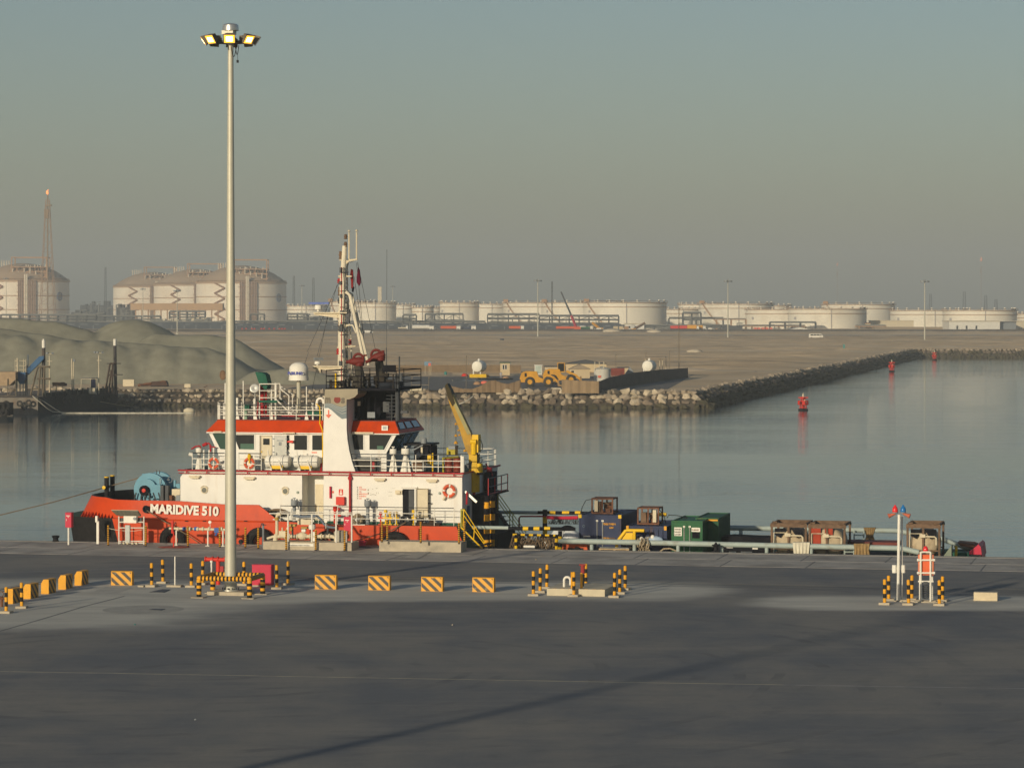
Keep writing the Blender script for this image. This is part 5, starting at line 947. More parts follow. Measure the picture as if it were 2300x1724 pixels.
# bags, nets, pallets, orange machine, cables
def lump(name, label, cat, px, py, t, rx, ry, rz, m, seed):
    c = P(px, py, t); g = MB(); rr = random.Random(seed); prof = [(0, -1)]+[(math.sin(a), -math.cos(a)) for a in (math.pi*i/8 for i in range(1, 8))]+[(0, 1)]; g.lathe(prof, (0, 0, 0), 14)
    g.v = [(x*rx*(1+.22*noise.noise((x*1.7+seed, y*1.7, z*1.7))), y*ry*(1+.2*noise.noise((x*2, y*2+seed, z*2))), z*rz*(1+.2*noise.noise((x*2, y*2, z*2+seed)))) for x, y, z in g.v]; o = g.build(name, m, smooth=50, org=(0, 0, 0)); x, y = QF.loc(c.x, c.y); o.location = (x, y, c.z); o.rotation_euler.z = TH; tag(o, label, cat); return o
lump('bulk_bag', 'white bulk bag lying left of the navy container', 'bag', 1282, 1204, 4.2, .55, .5, .42, M['bag'], 1); lump('bulk_bag', 'pale bulk bag behind the black striped rail post', 'bag', 1256, 1200, 5.4, .5, .4, .42, M['bag'], 2); lump('bulk_bag', 'greyish white sack beside the orange machine at the quay edge', 'bag', 1229, 1222, 2.4, .28, .3, .36, M['bag'], 3); lump('tarpaulin_bundle', 'dark bundled tarpaulin on top of the white bags', 'bundle', 1275, 1186, 4.6, .42, .4, .2, M['soot'], 4); lump('plastic_sheet', 'pale blue plastic sheet in front of the low navy container', 'sheet', 1473, 1213, 2.6, .5, .25, .28, mat('pale_blue_plastic', (.33, .42, .52), .4), 5); lump('laundry_bag', 'white cloth bundle on the blue plastic sheet', 'bundle', 1466, 1206, 2.5, .14, .14, .15, M['white2'], 6); lump('wash_bundle', 'small white rag bundle at the rope hanks', 'bundle', 1441, 1209, 2.2, .13, .12, .12, M['white2'], 9)
def tangle(label, px0, px1, py0, py1, t, m, seed, n=60, name='net_heap', cat='net', r=.025, fibres=3):
    rr = random.Random(seed); g = MB()
    for i in range(n):
        x = rr.uniform(px0, px1); y = rr.uniform(py0, (py0+py1)/2); pts = [P(x, y, t+rr.uniform(-.3, .3))]
        for k in range(fibres): x += rr.uniform(-4, 4); y = min(py1, y+rr.uniform(3, 12)); pts.append(P(x, y, t+rr.uniform(-.35, .35)))
        g.tube(pts, r, 4)
    c = P((px0+px1)/2, py1, t); o = g.build(name, m, org=tuple(c)); x, y = QF.loc(c.x, c.y); o.location = (x, y, c.z); o.rotation_euler.z = TH; tag(o, label, cat)
tangle('brown heap of hanging ropes and chains at the quay edge below the striped rail', 1150, 1252, 1199, 1234, 2.2, M['drope'], 21, 170, fibres=5, r=.034); tangle('dark netting hanging under the far red hose', 1232, 1298, 1164, 1176, 12.6, M['dsteel'], 22, 60, r=.02); tangle('tan rope hanks hanging over the near pipe rail by the yellow pipe guard', 1433, 1456, 1207, 1236, 1.1, M['rope'], 23, 26, 'rope_hank', 'rope', .04)
o = thing('striped_barrier_rail', 'low black and yellow rail on posts above the rope heap', 'barrier', at(1200, 1235, 1.6)); g = MB(); a, b = P(1152, 1200, 1.6), P(1252, 1202, 1.6); g.stripe(a, b, .07, 11, 8); 
for x in (1159, 1250): p = P(x, 1200, 1.6); g.stripe((p.x, 1.6, -.6), (p.x, 1.6, p.z), .1, 6, 8)
g.build('rail', [M['yel2'], M['soot']], o)
o = thing('orange_machine', 'low orange wheeled machine at the quay edge under the pipe rail', 'machine', at(1280, 1240, 3)); g = MB(); g.poly([(1234, 1238), (1240, 1224), (1256, 1221), (1262, 1226), (1268, 1222), (1318, 1222), (1320, 1240), (1234, 1240)], 2.6, 4.0); g.build('body', M['orange'], o, 0); g = MB(); 
for x in (1252, 1296): g.ring(P(x, 1236, 2.5), .16, .09, 14, 6)
g.pb(1275, 1230, 1310, 1234, 2.55, 2.6); g.build('wheels', M['rubber'], o)
o = thing('wooden_pallet', 'light wooden pallet with grey mesh on top below the near pipe rail', 'pallet', at(1380, 1236, 1.8))
for j in range(7): g = MB(); y = 1.4+j*.2; a, b = P(1347, 1229, y), P(1412, 1231, y); g.b(a.x, b.x, y, y+.13, a.z-.02, a.z+.02); g.build('plank', M['steel'], o, 0)
for x in (1345, 1377, 1407): g = MB(); a = P(x, 1233, 1.4); g.b(a.x, a.x+.14, 1.4, 2.75, a.z-.14, a.z+.04); g.build('bearer', M['wood'], o, 0)
g = MB(); a, b = P(1345, 1233, 1.38), P(1413, 1233, 1.38); g.b(a.x, b.x, 1.36, 1.395, a.z-.02, a.z+.06); g.build('front_board', M['wood'], o, 0)
o = thing('steel_bench', 'small grey bench frame in front of the rope heap', 'bench', at(1188, 1232, 1.2)); g = MB(); a, b = P(1176, 1226, 1.2), P(1201, 1227.5, 1.2); g.b(a.x, b.x, 1.2, 1.6, a.z-.07, a.z+.04, 0); g.b(a.x, a.x+.05, 1.25, 1.5, -.6, a.z-.07, 1); g.b(b.x-.05, b.x, 1.25, 1.5, -.6, a.z-.07, 1); g.b(a.x, b.x, 1.3, 1.35, -.1, .0, 1); g.build('seat', [M['white2'], M['dsteel']], o, 0)
for lb, pts, t in (('thin black cable looping from the left pump cage down to the striped rail', [(1332, 1120), (1316, 1123), (1308, 1138), (1305, 1150)], 6), ('thin black cable looping off the right pump cage', [(1480, 1142), (1492, 1160), (1496, 1175)], 5.6), ('black hose looped along the container tops left of the green container', [(1498, 1163), (1502, 1156), (1520, 1157), (1545, 1162), (1532, 1165), (1530, 1160)], 6), ('black cable over the roof of the left navy container', [(1378, 1146), (1396, 1150), (1405, 1156), (1406, 1180)], 7)):
    line('cable', [P(x, y, t) for x, y in pts], .025, M['black'], lb, 'cable')
line('tan_hose', [P(x, y, 1.8) for x, y in ((1480, 1240), (1490, 1232), (1505, 1231), (1520, 1237), (1526, 1242))], .05, M['rope'], 'tan hose arching in front of the green container', 'hose')
o = thing('yellow_pipe_end', 'short yellow pipe stub sticking out right of the rusty pump cage', 'pipe', at(1480, 1155, 12.9)); g = MB(); g.tube([P(1478, 1154.5, 12.9), P(1497, 1155, 12.9)], .12, 12); g.build('pipe', M['yel2'], o)
# ================================================================ THINGS ON THE QUAY
FR = QF
ST = [M['yellow'], M['blackst']]
def gat(px, py, z=0.0): v = G(px, py, z); return (v.x, v.y, z)
# --- high light mast
b0 = gat(518, 1333); mx, mt = b0[0], b0[1]
lm = thing('light_mast', 'tall tapered light mast with a crown of lit lamps rising through the whole picture', 'light mast', b0)
top = P(519, 69, mt); Hm = top.z
g = MB(); rings = []; 
g.lathe([(.34, 0.02), (.33, .25), (.30, 2.2), (.285, 8), (.21, Hm*.6), (.145, Hm-.9), (.14, Hm-.75)], (mx, mt, 0), 16); g.build('pole', M['mast'], lm, 24)
g = MB(); g.lathe([(.50, .18), (.50, .24), (.34, .25)], (mx, mt, 0), 20); g.build('base_flange', M['alu'], lm)
for i in range(12):
    a = i*math.pi/6; g = MB(); g.lathe([(.035, .24), (.035, .34), (0, .35)], (mx+.43*math.cos(a), mt+.43*math.sin(a), 0), 6); g.build('anchor_bolt', M['dsteel'], lm)
g = MB(); g.b(mx-1.0, mx+1.0, mt-.9, mt+.9, -.05, .18); g.build('concrete_pad', M['conc'], lm, 0)
g = MB(); g.lathe([(.43, Hm-.01), (.43, Hm+.14), (.40, Hm+.28), (.32, Hm+.34), (.2, Hm+.36), (0, Hm+.36)], (mx, mt, 0), 24); cap = g.build('head_cap', mat('brushed_cap_metal', (.60, .59, .54), .32, .75, v=.05), lm)
g = MB(); g.b(mx-.40, mx+.22, mt-.3, mt+.3, Hm-.21, Hm-.012); g.lathe([(.15, Hm-1.0), (.15, Hm-.2)], (mx, mt, 0), 14); g.tube([(mx-.42, mt, Hm-.6), (mx-.42, mt, Hm+.6)], .008, 4); g.build('head_frame', M['mast'], lm)
g = MB(); g.ring((mx, mt, Hm-.62), .70, .06, 24, 6, ax=(0, 0, 1))
for i in range(8): a = i*math.pi/4+.2; g.tube([(mx, mt, Hm-.62), (mx+1.1*math.cos(a), mt+1.1*math.sin(a), Hm-.62)], .045, 6)
g.build('head_ring', M['dsteel'], lm)
for i in range(8):
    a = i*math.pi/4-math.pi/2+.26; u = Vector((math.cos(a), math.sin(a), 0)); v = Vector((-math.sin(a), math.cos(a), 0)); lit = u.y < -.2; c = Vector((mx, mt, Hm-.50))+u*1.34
    nrm = (u*.82+Vector((0, 0, -.57))).normalized(); up = v.cross(nrm); up = up if up.z > 0 else -up
    quad = lambda w_, h_, off: [c+v*sx_*w_+up*sz_*h_+nrm*off for sx_, sz_ in ((-1, -1), (1, -1), (1, 1), (-1, 1))]
    g = MB(); g.prism(quad(.31, .27, .10), quad(.17, .16, -.24)); hs = g.build('floodlight', M['bargest'], lm, 0)
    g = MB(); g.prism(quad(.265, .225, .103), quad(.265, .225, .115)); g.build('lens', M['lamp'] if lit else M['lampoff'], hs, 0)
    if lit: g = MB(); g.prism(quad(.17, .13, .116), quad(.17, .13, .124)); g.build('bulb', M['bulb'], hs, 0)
    g = MB(); cc = Vector((mx, mt, Hm-.45))+u*.92; g.c(cc, (.24, .24, .26), 0, a); g.build('ballast_box', M['bargest'], lm, 0)
g = MB(); g.tube([Vector((mx+.12+.3*q/8-.0, mt-.3, Hm-.85-.55*math.sin(math.pi*q/8))) for q in range(9)], .022, 5); g.tube([Vector((mx+.35+.2*q/8, mt-.3, Hm-.8-.5*math.sin(math.pi*q/8))) for q in range(9)], .022, 5); g.tube([(mx+.48, mt-.3, Hm-1.3), (mx+.48, mt-.3, Hm-1.6)], .01, 4); g.b(mx+.43, mt*0+mx+.53, mt-.34, mt-.26, Hm-1.72, Hm-1.58); g.build('hanging_cables', M['black'], lm)
# a second mast of the same kind stands left of the view; its shadow crosses the apron
sx_, sy_ = QF.inv(-20.3, 81.5)
o2 = dup(lm, 'second light mast of the same kind standing left outside the view', (sx_, sy_, 0))
# --- square guard rail round the mast
o = thing('guard_rail', 'low square guard rail striped black and yellow around the light mast foot', 'guard rail', gat(518, 1336))
cs = [gat(447, 1341.5), gat(560.5, 1343.5), gat(590, 1334), gat(478, 1331.5)]; zr = 1.0
for c in cs: g = MB(); g.stripe((c[0], c[1], .03), (c[0], c[1], zr-.06), .13, 6, 14, 1); g.build('post', ST, o)
for c in cs: g = MB(); g.b(c[0]-.35, c[0]+.3, c[1]-.3, c[1]+.3, 0.004, .04); g.build('foot_plate', M['conc'], o, 0)
for i in range(4): a, b = cs[i], cs[(i+1) % 4]; g = MB(); g.stripe((a[0], a[1], zr), (b[0], b[1], zr), .13, 27, 14, i % 2); g.build('rail', ST, o)
g = MB()
for c in cs: g.lathe([(0, -.13), (.09, -.1), (.13, 0), (.09, .1), (0, .13)], (c[0], c[1], zr), 12)
g.build('corner', M['yellow'], o)
# --- striped bollards
def bollard_proto(at_, label, grp):
    o = thing('striped_bollard', label, 'bollard', at_, grp); x, y = at_[0], at_[1]; g = MB()
    g.stripe((x, y, .1), (x, y, 1.24), .085, 5, 12); g.lathe([(.085, 1.24), (.06, 1.28), (0, 1.29)], (x, y, 0), 12); g.build('post', ST, o); g = MB(); g.b(x-.27, x+.27, y-.27, y+.27, .0, .11); g.build('footing', M['conc'], o, 0); return o
BG = 'black and yellow bollards on the quay apron'
bp = None
for px, py, lb in ((14, 1376, 'leftmost striped bollard, at the picture edge before the angled barriers'), (49, 1365, 'striped bollard standing between the two nearest angled barriers'), (341, 1317, 'striped bollard behind the drain cover, first right of the flat barrier'), (366, 1309, 'striped bollard next to the thin white post, on its left'), (430, 1318, 'striped bollard at the left front outside the square guard rail'), (455, 1312, 'striped bollard in front of the red water hydrant outlet'), (548, 1314, 'striped bollard directly right of the light mast behind the guard rail'), (622, 1322, 'striped bollard just right of the crimson cabinet'), (647, 1313, 'striped bollard standing alone between the crimson cabinet and the barriers'),
    (1198, 1337, 'striped bollard at the near left of the low concrete plinth'), (1213, 1330, 'middle bollard of the three left of the low concrete plinth'), (1228, 1321, 'farthest bollard of the three left of the low concrete plinth'), (1289, 1339, 'striped bollard standing in front of the low concrete plinth'), (1316, 1319, 'striped bollard behind the plinth beside the dark red hydrant'), (1380, 1341, 'near bollard of the three right of the low concrete plinth'), (1392, 1333, 'middle bollard of the three right of the low concrete plinth'), (1404, 1324, 'farthest bollard of the three right of the low concrete plinth'),
    (1987, 1357, 'near bollard of the pair left of the alarm pole'), (1996, 1348, 'rear bollard of the pair left of the alarm pole'), (2041, 1358, 'near bollard of the pair between alarm pole and orange box stand'), (2048, 1347, 'rear bollard of the pair between alarm pole and orange box stand'), (2110, 1359, 'near bollard of the pair right of the orange box stand'), (2117, 1350, 'rear bollard of the pair right of the orange box stand')):
    if bp is None: bp = bollard_proto(gat(px, py), lb, BG)
    else:
        q = dup(bp, lb, gat(px, py), BG, R.uniform(-.15, .15)); q.rotation_euler.x = R.uniform(-.02, .02); q.rotation_euler.y = R.uniform(-.02, .02)
EG = 'thin striped posts along the quay edge'; bp = None
def edge_proto(at_, label):
    o = thing('striped_edge_post', label, 'post', at_, EG); x, y = at_[0], at_[1]; g = MB(); g.stripe((x, y, .0), (x, y, 1.28), .062, 22, 10, 1); g.build('post', ST, o); g = MB(); g.lathe([(.075, 0), (.075, .05), (.06, .06)], (x, y, .02), 10); g.build('foot', M['black'], o); return o
for px, py, z, lb in ((243, 1225, 0, 'thin striped post in front of the black bow fender'), (327, 1226, 0, 'thin striped post right of the equipment rack'), (422, 1227, 0, 'thin striped post in front of the left end of the pipe'), (494, 1229, 0, 'thin striped post beside the blue wrapped valve'), (551, 1230, 0, 'thin striped post right of the light mast by the round port'), (580, 1232, 0, 'thin striped post in front of the tyre left of the pipework'), (643, 1235, 0, 'thin striped post in front of the left end of the pipework plinth'), (709, 1236, 0, 'thin striped post in front of the middle of the pipework plinth'), (774, 1237, 0, 'thin striped post in front of the crimson post box'), (858, 1217, .62, 'front one of the two thin posts on the left end of the long plinth'), (870, 1213, .62, 'rear one of the two thin posts on the left end of the long plinth'), (945, 1219, .62, 'thin striped post in the middle of the long plinth'), (1031, 1221, .62, 'front one of the two thin posts on the right end of the long plinth'), (1043, 1217, .62, 'rear one of the two thin posts on the right end of the long plinth')):
    p = gat(px, py, z)
    if bp is None: bp = edge_proto(p, lb)
    else: q = dup(bp, lb, p, EG); q.rotation_euler.y = R.uniform(-.015, .015)
# --- striped concrete barriers
def stripe_mat():
    m, nt, bs = nodes('barrier_diagonal_stripes'); tc = nt.nodes.new('ShaderNodeTexCoord'); sp = nt.nodes.new('ShaderNodeSeparateXYZ'); nt.links.new(tc.outputs['Object'], sp.inputs[0])
    f = mth(nt, 'FRACT', mth(nt, 'ADD', mth(nt, 'DIVIDE', mth(nt, 'ADD', mth(nt, 'MULTIPLY', sp.outputs[0], .92), sp.outputs[2]), .46), .12))
    c = mixc(nt, mth(nt, 'GREATER_THAN', f, .52), (.70, .33, .015), (.045, .04, .03)); c = mixc(nt, mth(nt, 'MULTIPLY', noise_fac(nt, 3, .58, .8), .8), c, (.36, .28, .16)); nt.links.new(c, bs.inputs['Base Color']); bs.inputs['Roughness'].default_value = .55; return m
SM = stripe_mat(); BAR = None; BARG = 'striped concrete barriers on the apron'
def barrier_proto(at_, label):
    o = thing('concrete_barrier', label, 'barrier', at_, BARG); g = MB(); L, D_, h = 1.16, .42, .76
    A = [Vector(v) for v in ((at_[0]-L/2, at_[1]-D_/2, 0), (at_[0]-L/2, at_[1]-D_/2, h-.03), (at_[0]-L/2, at_[1]-D_/2+.03, h), (at_[0]-L/2, at_[1]+D_/2-.13, h), (at_[0]-L/2, at_[1]+D_/2, h-.22), (at_[0]-L/2, at_[1]+D_/2, 0))]; g.prism(A, [v+Vector((L, 0, 0)) for v in A]); g.build('block', M['yellow'], o, 0)
    g = MB(); g.b(at_[0]-L/2+.02, at_[0]+L/2-.06, at_[1]-D_/2-.006, at_[1]-D_/2-.001, .01, h-.05); g.build('striped_face', SM, o, 0); return o
for px, py, rz, lb in ((275, 1313, .1, 'striped barrier on its own left of the bollards, nearest the drain cover'), (733, 1322, .06, 'leftmost of the four striped barriers in a row right of the mast'), (853, 1324, .03, 'striped barrier second from the left in the row of four'), (972, 1326.5, 0, 'striped barrier third from the left in the row of four'), (1087, 1328, 0, 'rightmost striped barrier, the last before the low plinth'),
    (183, 1312, 1.62, 'farthest of the five angled barriers at the left'), (147, 1321, 1.61, 'second farthest of the angled barriers at the left'), (109, 1331, 1.60, 'middle one of the five angled barriers at the left'), (69, 1342, 1.58, 'angled barrier behind the second bollard from the left edge'), (30, 1353, 1.56, 'nearest angled barrier, half behind the leftmost bollard')):
    if BAR is None: BAR = barrier_proto(gat(px, py), lb); BAR.rotation_euler.z += rz
    else: dup(BAR, lb, gat(px, py), BARG, rz)
# --- rusty valve stub at the picture's left edge
o = thing('valve_stub', 'rusty brown valve stub at the left picture edge beside the bollard', 'valve', gat(4, 1362)); x, y, _ = gat(4, 1362); g = MB(); g.tube([(x, y, 0), (x, y, .5)], .08, 8); g.tube([(x-.3, y, .42), (x+.18, y, .42)], .07, 8); g.ring((x, y-.1, .65), .13, .02, 12, 5); g.build('valve_body', M['rust'], o)
# --- red water outlet, crimson cabinet, white post
x, y, _ = gat(486, 1312); o = thing('hydrant_outlet', 'bright red T-shaped hydrant outlet behind the guard rail left of the mast', 'hydrant', (x, y, 0)); t = y; g = MB(); g.tube([(P(490, 1300, t).x, t, 0), (P(490, 1300, t).x, t, P(490, 1259, t).z)], .12, 12); g.tube([P(461, 1255, t), P(515, 1257, t)], .11, 12)
for q in (462, 478, 490, 505): g.tube([P(q, 1255, t)+Vector((-.03, 0, 0)), P(q, 1255, t)+Vector((.03, 0, 0))], .15, 12)
g.build('pipe', M['sigred'], o); g = MB(); g.tube([P(475, 1260, t-.2), P(475, 1312, t-.2)], .05, 8); g.tube([P(475, 1258, t-.2), P(475, 1262, t-.2)], .08, 8); g.build('support_post', M['white2'], o); g = MB(); g.c(P(499, 1278, t), (.2, .2, .35)); g.build('drain_valve', M['crimson'], o)
for q, (a, b) in enumerate((((470, 1318), 0), ((505, 1320), 0))): pass
x, y, _ = gat(587, 1317); o = thing('hose_cabinet', 'crimson square hose cabinet standing on the apron right of the light mast', 'cabinet', (x, y, 0)); g = MB(); a, b = P(566, 1290, y), P(609, 1290, y); zt = P(587, 1269, y).z; g.b(a.x, b.x, y, y+.55, .08, zt); g.build('body', M['cab'], o, 0); g = MB(); g.b(a.x-.02, b.x+.02, y-.02, y+.57, zt, zt+.035); g.b(a.x+.03, b.x-.03, y-.015, y-.002, .12, zt-.05); g.build('door', M['cab'], o, 0); g = MB(); g.b(a.x+.02, b.x+.02, y+.0, y+.5, .0, .078); g.build('plinth', M['conc'], o, 0)
x, y, _ = gat(393, 1317); o = thing('white_post', 'thin tall white post on a square foot between striped bollards', 'post', (x, y, 0)); g = MB(); g.tube([(x, y, .1), (x, y, P(393, 1249, y).z)], .038, 8); g.build('post', M['white2'], o); g = MB(); g.b(x-.4, x+.4, y-.25, y+.25, 0, .1); g.build('footing', M['conc'], o, 0)
x, y, _ = gat(318, 1317); o = thing('small_footing', 'small flat concrete lump between the flat barrier and the bollards', 'concrete block', (x, y, 0)); g = MB(); g.b(x-.17, x+.15, y-.15, y+.15, 0, .08); g.build('block', M['conc'], o, 0)
# --- low plinth with pipes
p0 = gat(1227, 1337); p1 = gat(1359.5, 1338.5); o = thing('pipe_plinth', 'low concrete plinth with a white bent vent pipe and yellow posts', 'plinth', gat(1295, 1338)); zt = .36; y0 = (p0[1]+p1[1])/2; x0, x1 = p0[0], p1[0]
g = MB(); g.b(x0, x1, y0, y0+3.6, 0, zt); pl_ = g.build('slab', mat('pale_plinth_concrete', (.52, .46, .33), .85, v=.08, scale=2), o, 0)  # slab has a paler concrete of its own
for i in range(7): xx = x0+.3+i*.42; g = MB(); g.b(xx, xx+.2, y0-.005, y0+.06, zt, zt+.006); g.build('yellow_edge_mark', M['yellow'], pl_, 0)
g = MB(); q = P(1267, 1313, y0+1.2); r_ = .17; g.tube([(q.x, y0+1.2, zt), (q.x, y0+1.2, q.z+.25)]+[(q.x+r_-r_*math.cos(a*math.pi/8), y0+1.2, q.z+.25+r_*math.sin(a*math.pi/8)) for a in range(1, 9)]+[(q.x+2*r_, y0+1.2, q.z)], .065, 10); g.build('vent_pipe', M['white2'], o)
for qx, qy, r_ in ((1284, 1284, .05), (1306, 1286, .07)): g = MB(); q = P(qx, qy, y0+.5); g.tube([(q.x, y0+.5, zt), (q.x, y0+.5, q.z)], r_, 8); g.build('yellow_post', M['yellow'], o)
g = MB(); q = P(1309, 1268, y0+1.6); g.tube([(q.x, y0+1.6, zt), (q.x+.05, y0+1.6, q.z-.5)], .06, 8, 1); g.tube([(q.x, y0+1.6, q.z-.45), (q.x, y0+1.6, q.z)], .11, 10); g.tube([(q.x-.18, y0+1.6, q.z), (q.x+.15, y0+1.6, q.z)], .05, 8); g.build('hydrant', [mat('dark_red_hydrant', (.28, .03, .03), .6), M['black']], o)
# --- alarm pole, orange box stand, white block (right)
x, y, _ = gat(2018, 1350); o = thing('alarm_pole', 'white double pole with red and blue beacons and two red horns', 'pole', (x, y, 0)); t = y; g = MB(); g.tube([P(2017, 1350, t), P(2019.5, 1155, t)], .075, 10); g.build('main_pole', M['white2'], o); g = MB(); g.tube([P(2026, 1346, t+.3), P(2026, 1158, t+.3)], .045, 8); g.build('rear_pole', M['white2'], o)
for qx, m in ((2010.5, 'redlamp'), (2028.5, 'bluelamp')): g = MB(); c = P(qx, 1142, t); g.lathe([(.14, -.17), (.15, -.05), (.12, .06), (.06, .13), (.05, .19), (0, .2)], c, 14); b_ = g.build('beacon', M[m], o); g = MB(); g.lathe([(.15, -.22), (.15, -.17)], c, 12); g.tube([c+Vector((0, 0, -.2)), P(2019, 1153, t)], .025, 5); g.build('beacon_base', M['steel'], b_)
for sg, qx in ((-1, 2002), (1, 2037)): g = MB(); c = P(qx, 1156, t); g.lathe([(.04, -.24), (.07, -.1), (.09, .05), (.13, .16), (.10, .17), (0, .05)], c, 12, ax=(sg, -.1, -.38)); g.build('horn', mat('faded_red_horn', (.50, .13, .07), .5), o)
g = MB(); g.tube([P(2008, 1159, t), P(2031, 1159, t)], .03, 6); g.build('cross_arm', M['steel'], o)
for qx, w_ in ((2009, .12), (2029, .1)): g = MB(); g.lathe([(w_, -.2), (w_*1.1, 0), (w_, .2), (0, .21)], P(qx, 1277, t), 10); g.build('call_box', M['white2'], o)
g = MB(); g.b(x-.2, x+.2, y-.2, y+.2, 0, .06); g.b(x+.1, x+1.9, y-.1, y+.25, 0, .09); g.build('footing', M['conc'], o, 0)
x, y, _ = gat(2080, 1352); o = thing('rescue_box_stand', 'white frame stand with an orange box and red beacon on top', 'stand', (x, y, 0)); t = y; g = MB()
for qx in (2068, 2090): g.tube([P(qx, 1352, t), P(qx, 1239, t)], .05, 6)
for qx in (2066, 2094): g.tube([P(qx, 1346, t+.7), P(qx, 1285, t+.7)], .045, 6)
for yy in (1257, 1286, 1305): g.tube([P(2062, yy, t), P(2097, yy, t)], .045, 6)
for yy in (1257, 1286):
    for qx in (2062, 2098): g.lathe([(.07, -.05), (.07, .05)], P(qx, yy, t), 8, ax=(1, 0, 0))
g.tube([P(2068, 1239, t), P(2090, 1239, t)], .04, 6); g.build('frame', M['white2'], o); g = MB(); g.pb(2062, 1245, 2097, 1291, t+.12, t+.55); bx = g.build('orange_box', mat('vivid_orange_box', (.62, .11, .03), .5), o, 0); g = MB(); g.pb(2063, 1246, 2070, 1290, t+.1, t+.117); g.pb(2090, 1246, 2096, 1290, t+.1, t+.117); g.build('faded_strip', mat('faded_pink_orange', (.62, .26, .16), .6), bx, 0)
g = MB(); c = P(2079, 1232, t+.2); g.lathe([(.13, -.14), (.14, -.03), (.11, .08), (.05, .14), (0, .15)], c, 12); g.build('beacon', M['redlamp'], o); g = MB(); g.c(P(2079, 1308, t), (.22, .1, .14)); 
for k in range(6): g.ring(P(2079, 1316+5*k, t+.2), .14, .025, 12, 5, ax=(0, .5, 1))
g.build('coiled_cable', M['dsteel'], o); g = MB(); g.b(x-.6, x+.9, y-.25, y+.9, 0, .05); g.build('footing', M['conc'], o, 0)
x, y, _ = gat(2214, 1348.5); o = thing('white_block', 'plain cream white concrete block lying at the right', 'block', (x, y, 0)); a, b = P(2187, 1340, y), P(2240, 1340, y); g = MB(); g.b(a.x, b.x, y, y+.5, 0, P(2214, 1330, y).z); q = g.build('block', mat('cream_block_concrete', (.66, .56, .38), .85, v=.1, scale=3), o, 0)
# --- quay edge, left to right
def post_box(px, py, bx0, bx1, by0, by1, label, name='post_box', pole=(4.5,), text_=True):
    x, y, _ = gat(px, py); o = thing(name, label, 'cabinet', (x, y, 0), 'crimson boxes on white posts'); g = MB(); g.tube([P(px, py, y), P(px, by1-4, y)], .062, 8); g.build('post', M['white2'], o); g = MB(); g.pb(bx0, by0, bx1, by1, y-.16, y+.22); b_ = g.build('box', M['cab'], o, 0); g = MB(); g.pb(bx0-.5, by0-1.5, bx1+.5, by0, y-.19, y+.25); g.build('lid', M['cab'], b_, 0)
    g = MB(); xm = (bx0+bx1)/2; g.pb(xm-5, by0+5, xm+4, by0+6.6, y-.168, y-.161); g.pb(xm-1, by0+8, xm+1, by0+9.6, y-.168, y-.161); g.pb(bx0+2, by0+13, bx0+3, by0+17, y-.168, y-.161); g.build('white_marks', M['white2'], b_, 0)
post_box(154, 1223, 146.5, 160, 1152, 1184, 'crimson box on a white post at the left before the bow'); post_box(777, 1235, 772, 788, 1162, 1192, 'crimson box on a white post by the quay pipework')
x, y, _ = gat(125, 1216); o = thing('mooring_bollard', 'black mushroom-headed mooring bollard at the quay edge far left', 'bollard', (x, y, 0)); g = MB(); g.lathe([(.27, 0), (.2, .05), (.16, .2), (.24, .3), (.26, .36), (.2, .4), (0, .41)], (x, y, 0), 16); g.build('bollard_body', M['black'], o)
x, y, _ = gat(1608, 1238); o = thing('mooring_bollard', 'dark mooring bollard at the quay edge below the green containers', 'bollard', (x, y, 0)); g = MB(); g.lathe([(.24, 0), (.14, .06), (.13, .28), (.24, .36), (.25, .42), (.1, .46), (.05, .56), (0, .57)], (x, y, 0), 16); g.build('bollard_body', M['black'], o)
x, y, _ = gat(814, 1228); o = thing('mooring_bollard', 'red topped mooring bollard between the two plinths', 'bollard', (x, y, 0)); g = MB(); g.lathe([(.3, 0), (.22, .05), (.2, .25), (.27, .34), (.2, .42), (0, .43)], (x, y, 0), 16); g.build('bollard_body', M['cab'], o); g = MB(); g.lathe([(.85, 0), (.8, .06), (.4, .07)], (x+.5, y, .02), 20); g.build('base_plate', M['dsteel'], o)
x, y, _ = gat(220, 1221); o = thing('white_post', 'square white post with a box head in front of the black bow', 'post', (x, y, 0)); g = MB(); g.b(x-.075, x+.075, y-.07, y+.07, 0, P(220, 1170, y).z); g.build('post', M['white2'], o, 0); g = MB(); a = P(218, 1165, y); g.b(a.x-.09, a.x+.05, y-.1, y+.1, P(220, 1172, y).z, P(220, 1158, y).z); g.build('head', M['white2'], o, 0)
# equipment rack with tilted shade
x, y, _ = gat(295, 1222); o = thing('equipment_rack', 'white framed equipment rack with a tilted shade roof and pale cabinet', 'rack', (x, y, 0)); t = y; g = MB()
for qx in (267, 323): g.tube([P(qx, 1223, t), P(qx, 1159, t)], .045, 4)
for yy, q0, q1 in ((1172, 267, 323), (1185, 267, 323), (1215, 267, 323), (1219, 267, 323)): g.tube([P(q0, yy, t), P(q1, yy, t)], .035, 4)
for qx in (267, 323): g.tube([P(qx, 1221, t+.9), P(qx, 1175, t+.9)], .04, 4); g.tube([P(qx, 1218, t), P(qx, 1218, t+.9)], .035, 4)
g.build('frame', M['white2'], o, 0); g = MB(); A = [P(250, 1146, t-.5), P(310, 1147, t-.5), P(317, 1158, t+.3), P(262, 1157, t+.3)]; g.prism(A, [v+Vector((0, .02, .05)) for v in A]); rf = g.build('shade_roof', mat('olive_grey_roof_sheet', (.34, .31, .22), .7), o, 0); g = MB(); A = [P(262, 1147.5, t-.52), P(309, 1148, t-.52), P(315, 1159, t-.1), P(270, 1159, t-.1)]; g.prism(A, [v+Vector((0, .03, 0)) for v in A])
for i in range(6): a = i/5; g.tube([A[0].lerp(A[1], a), A[3].lerp(A[2], a)], .02, 4)
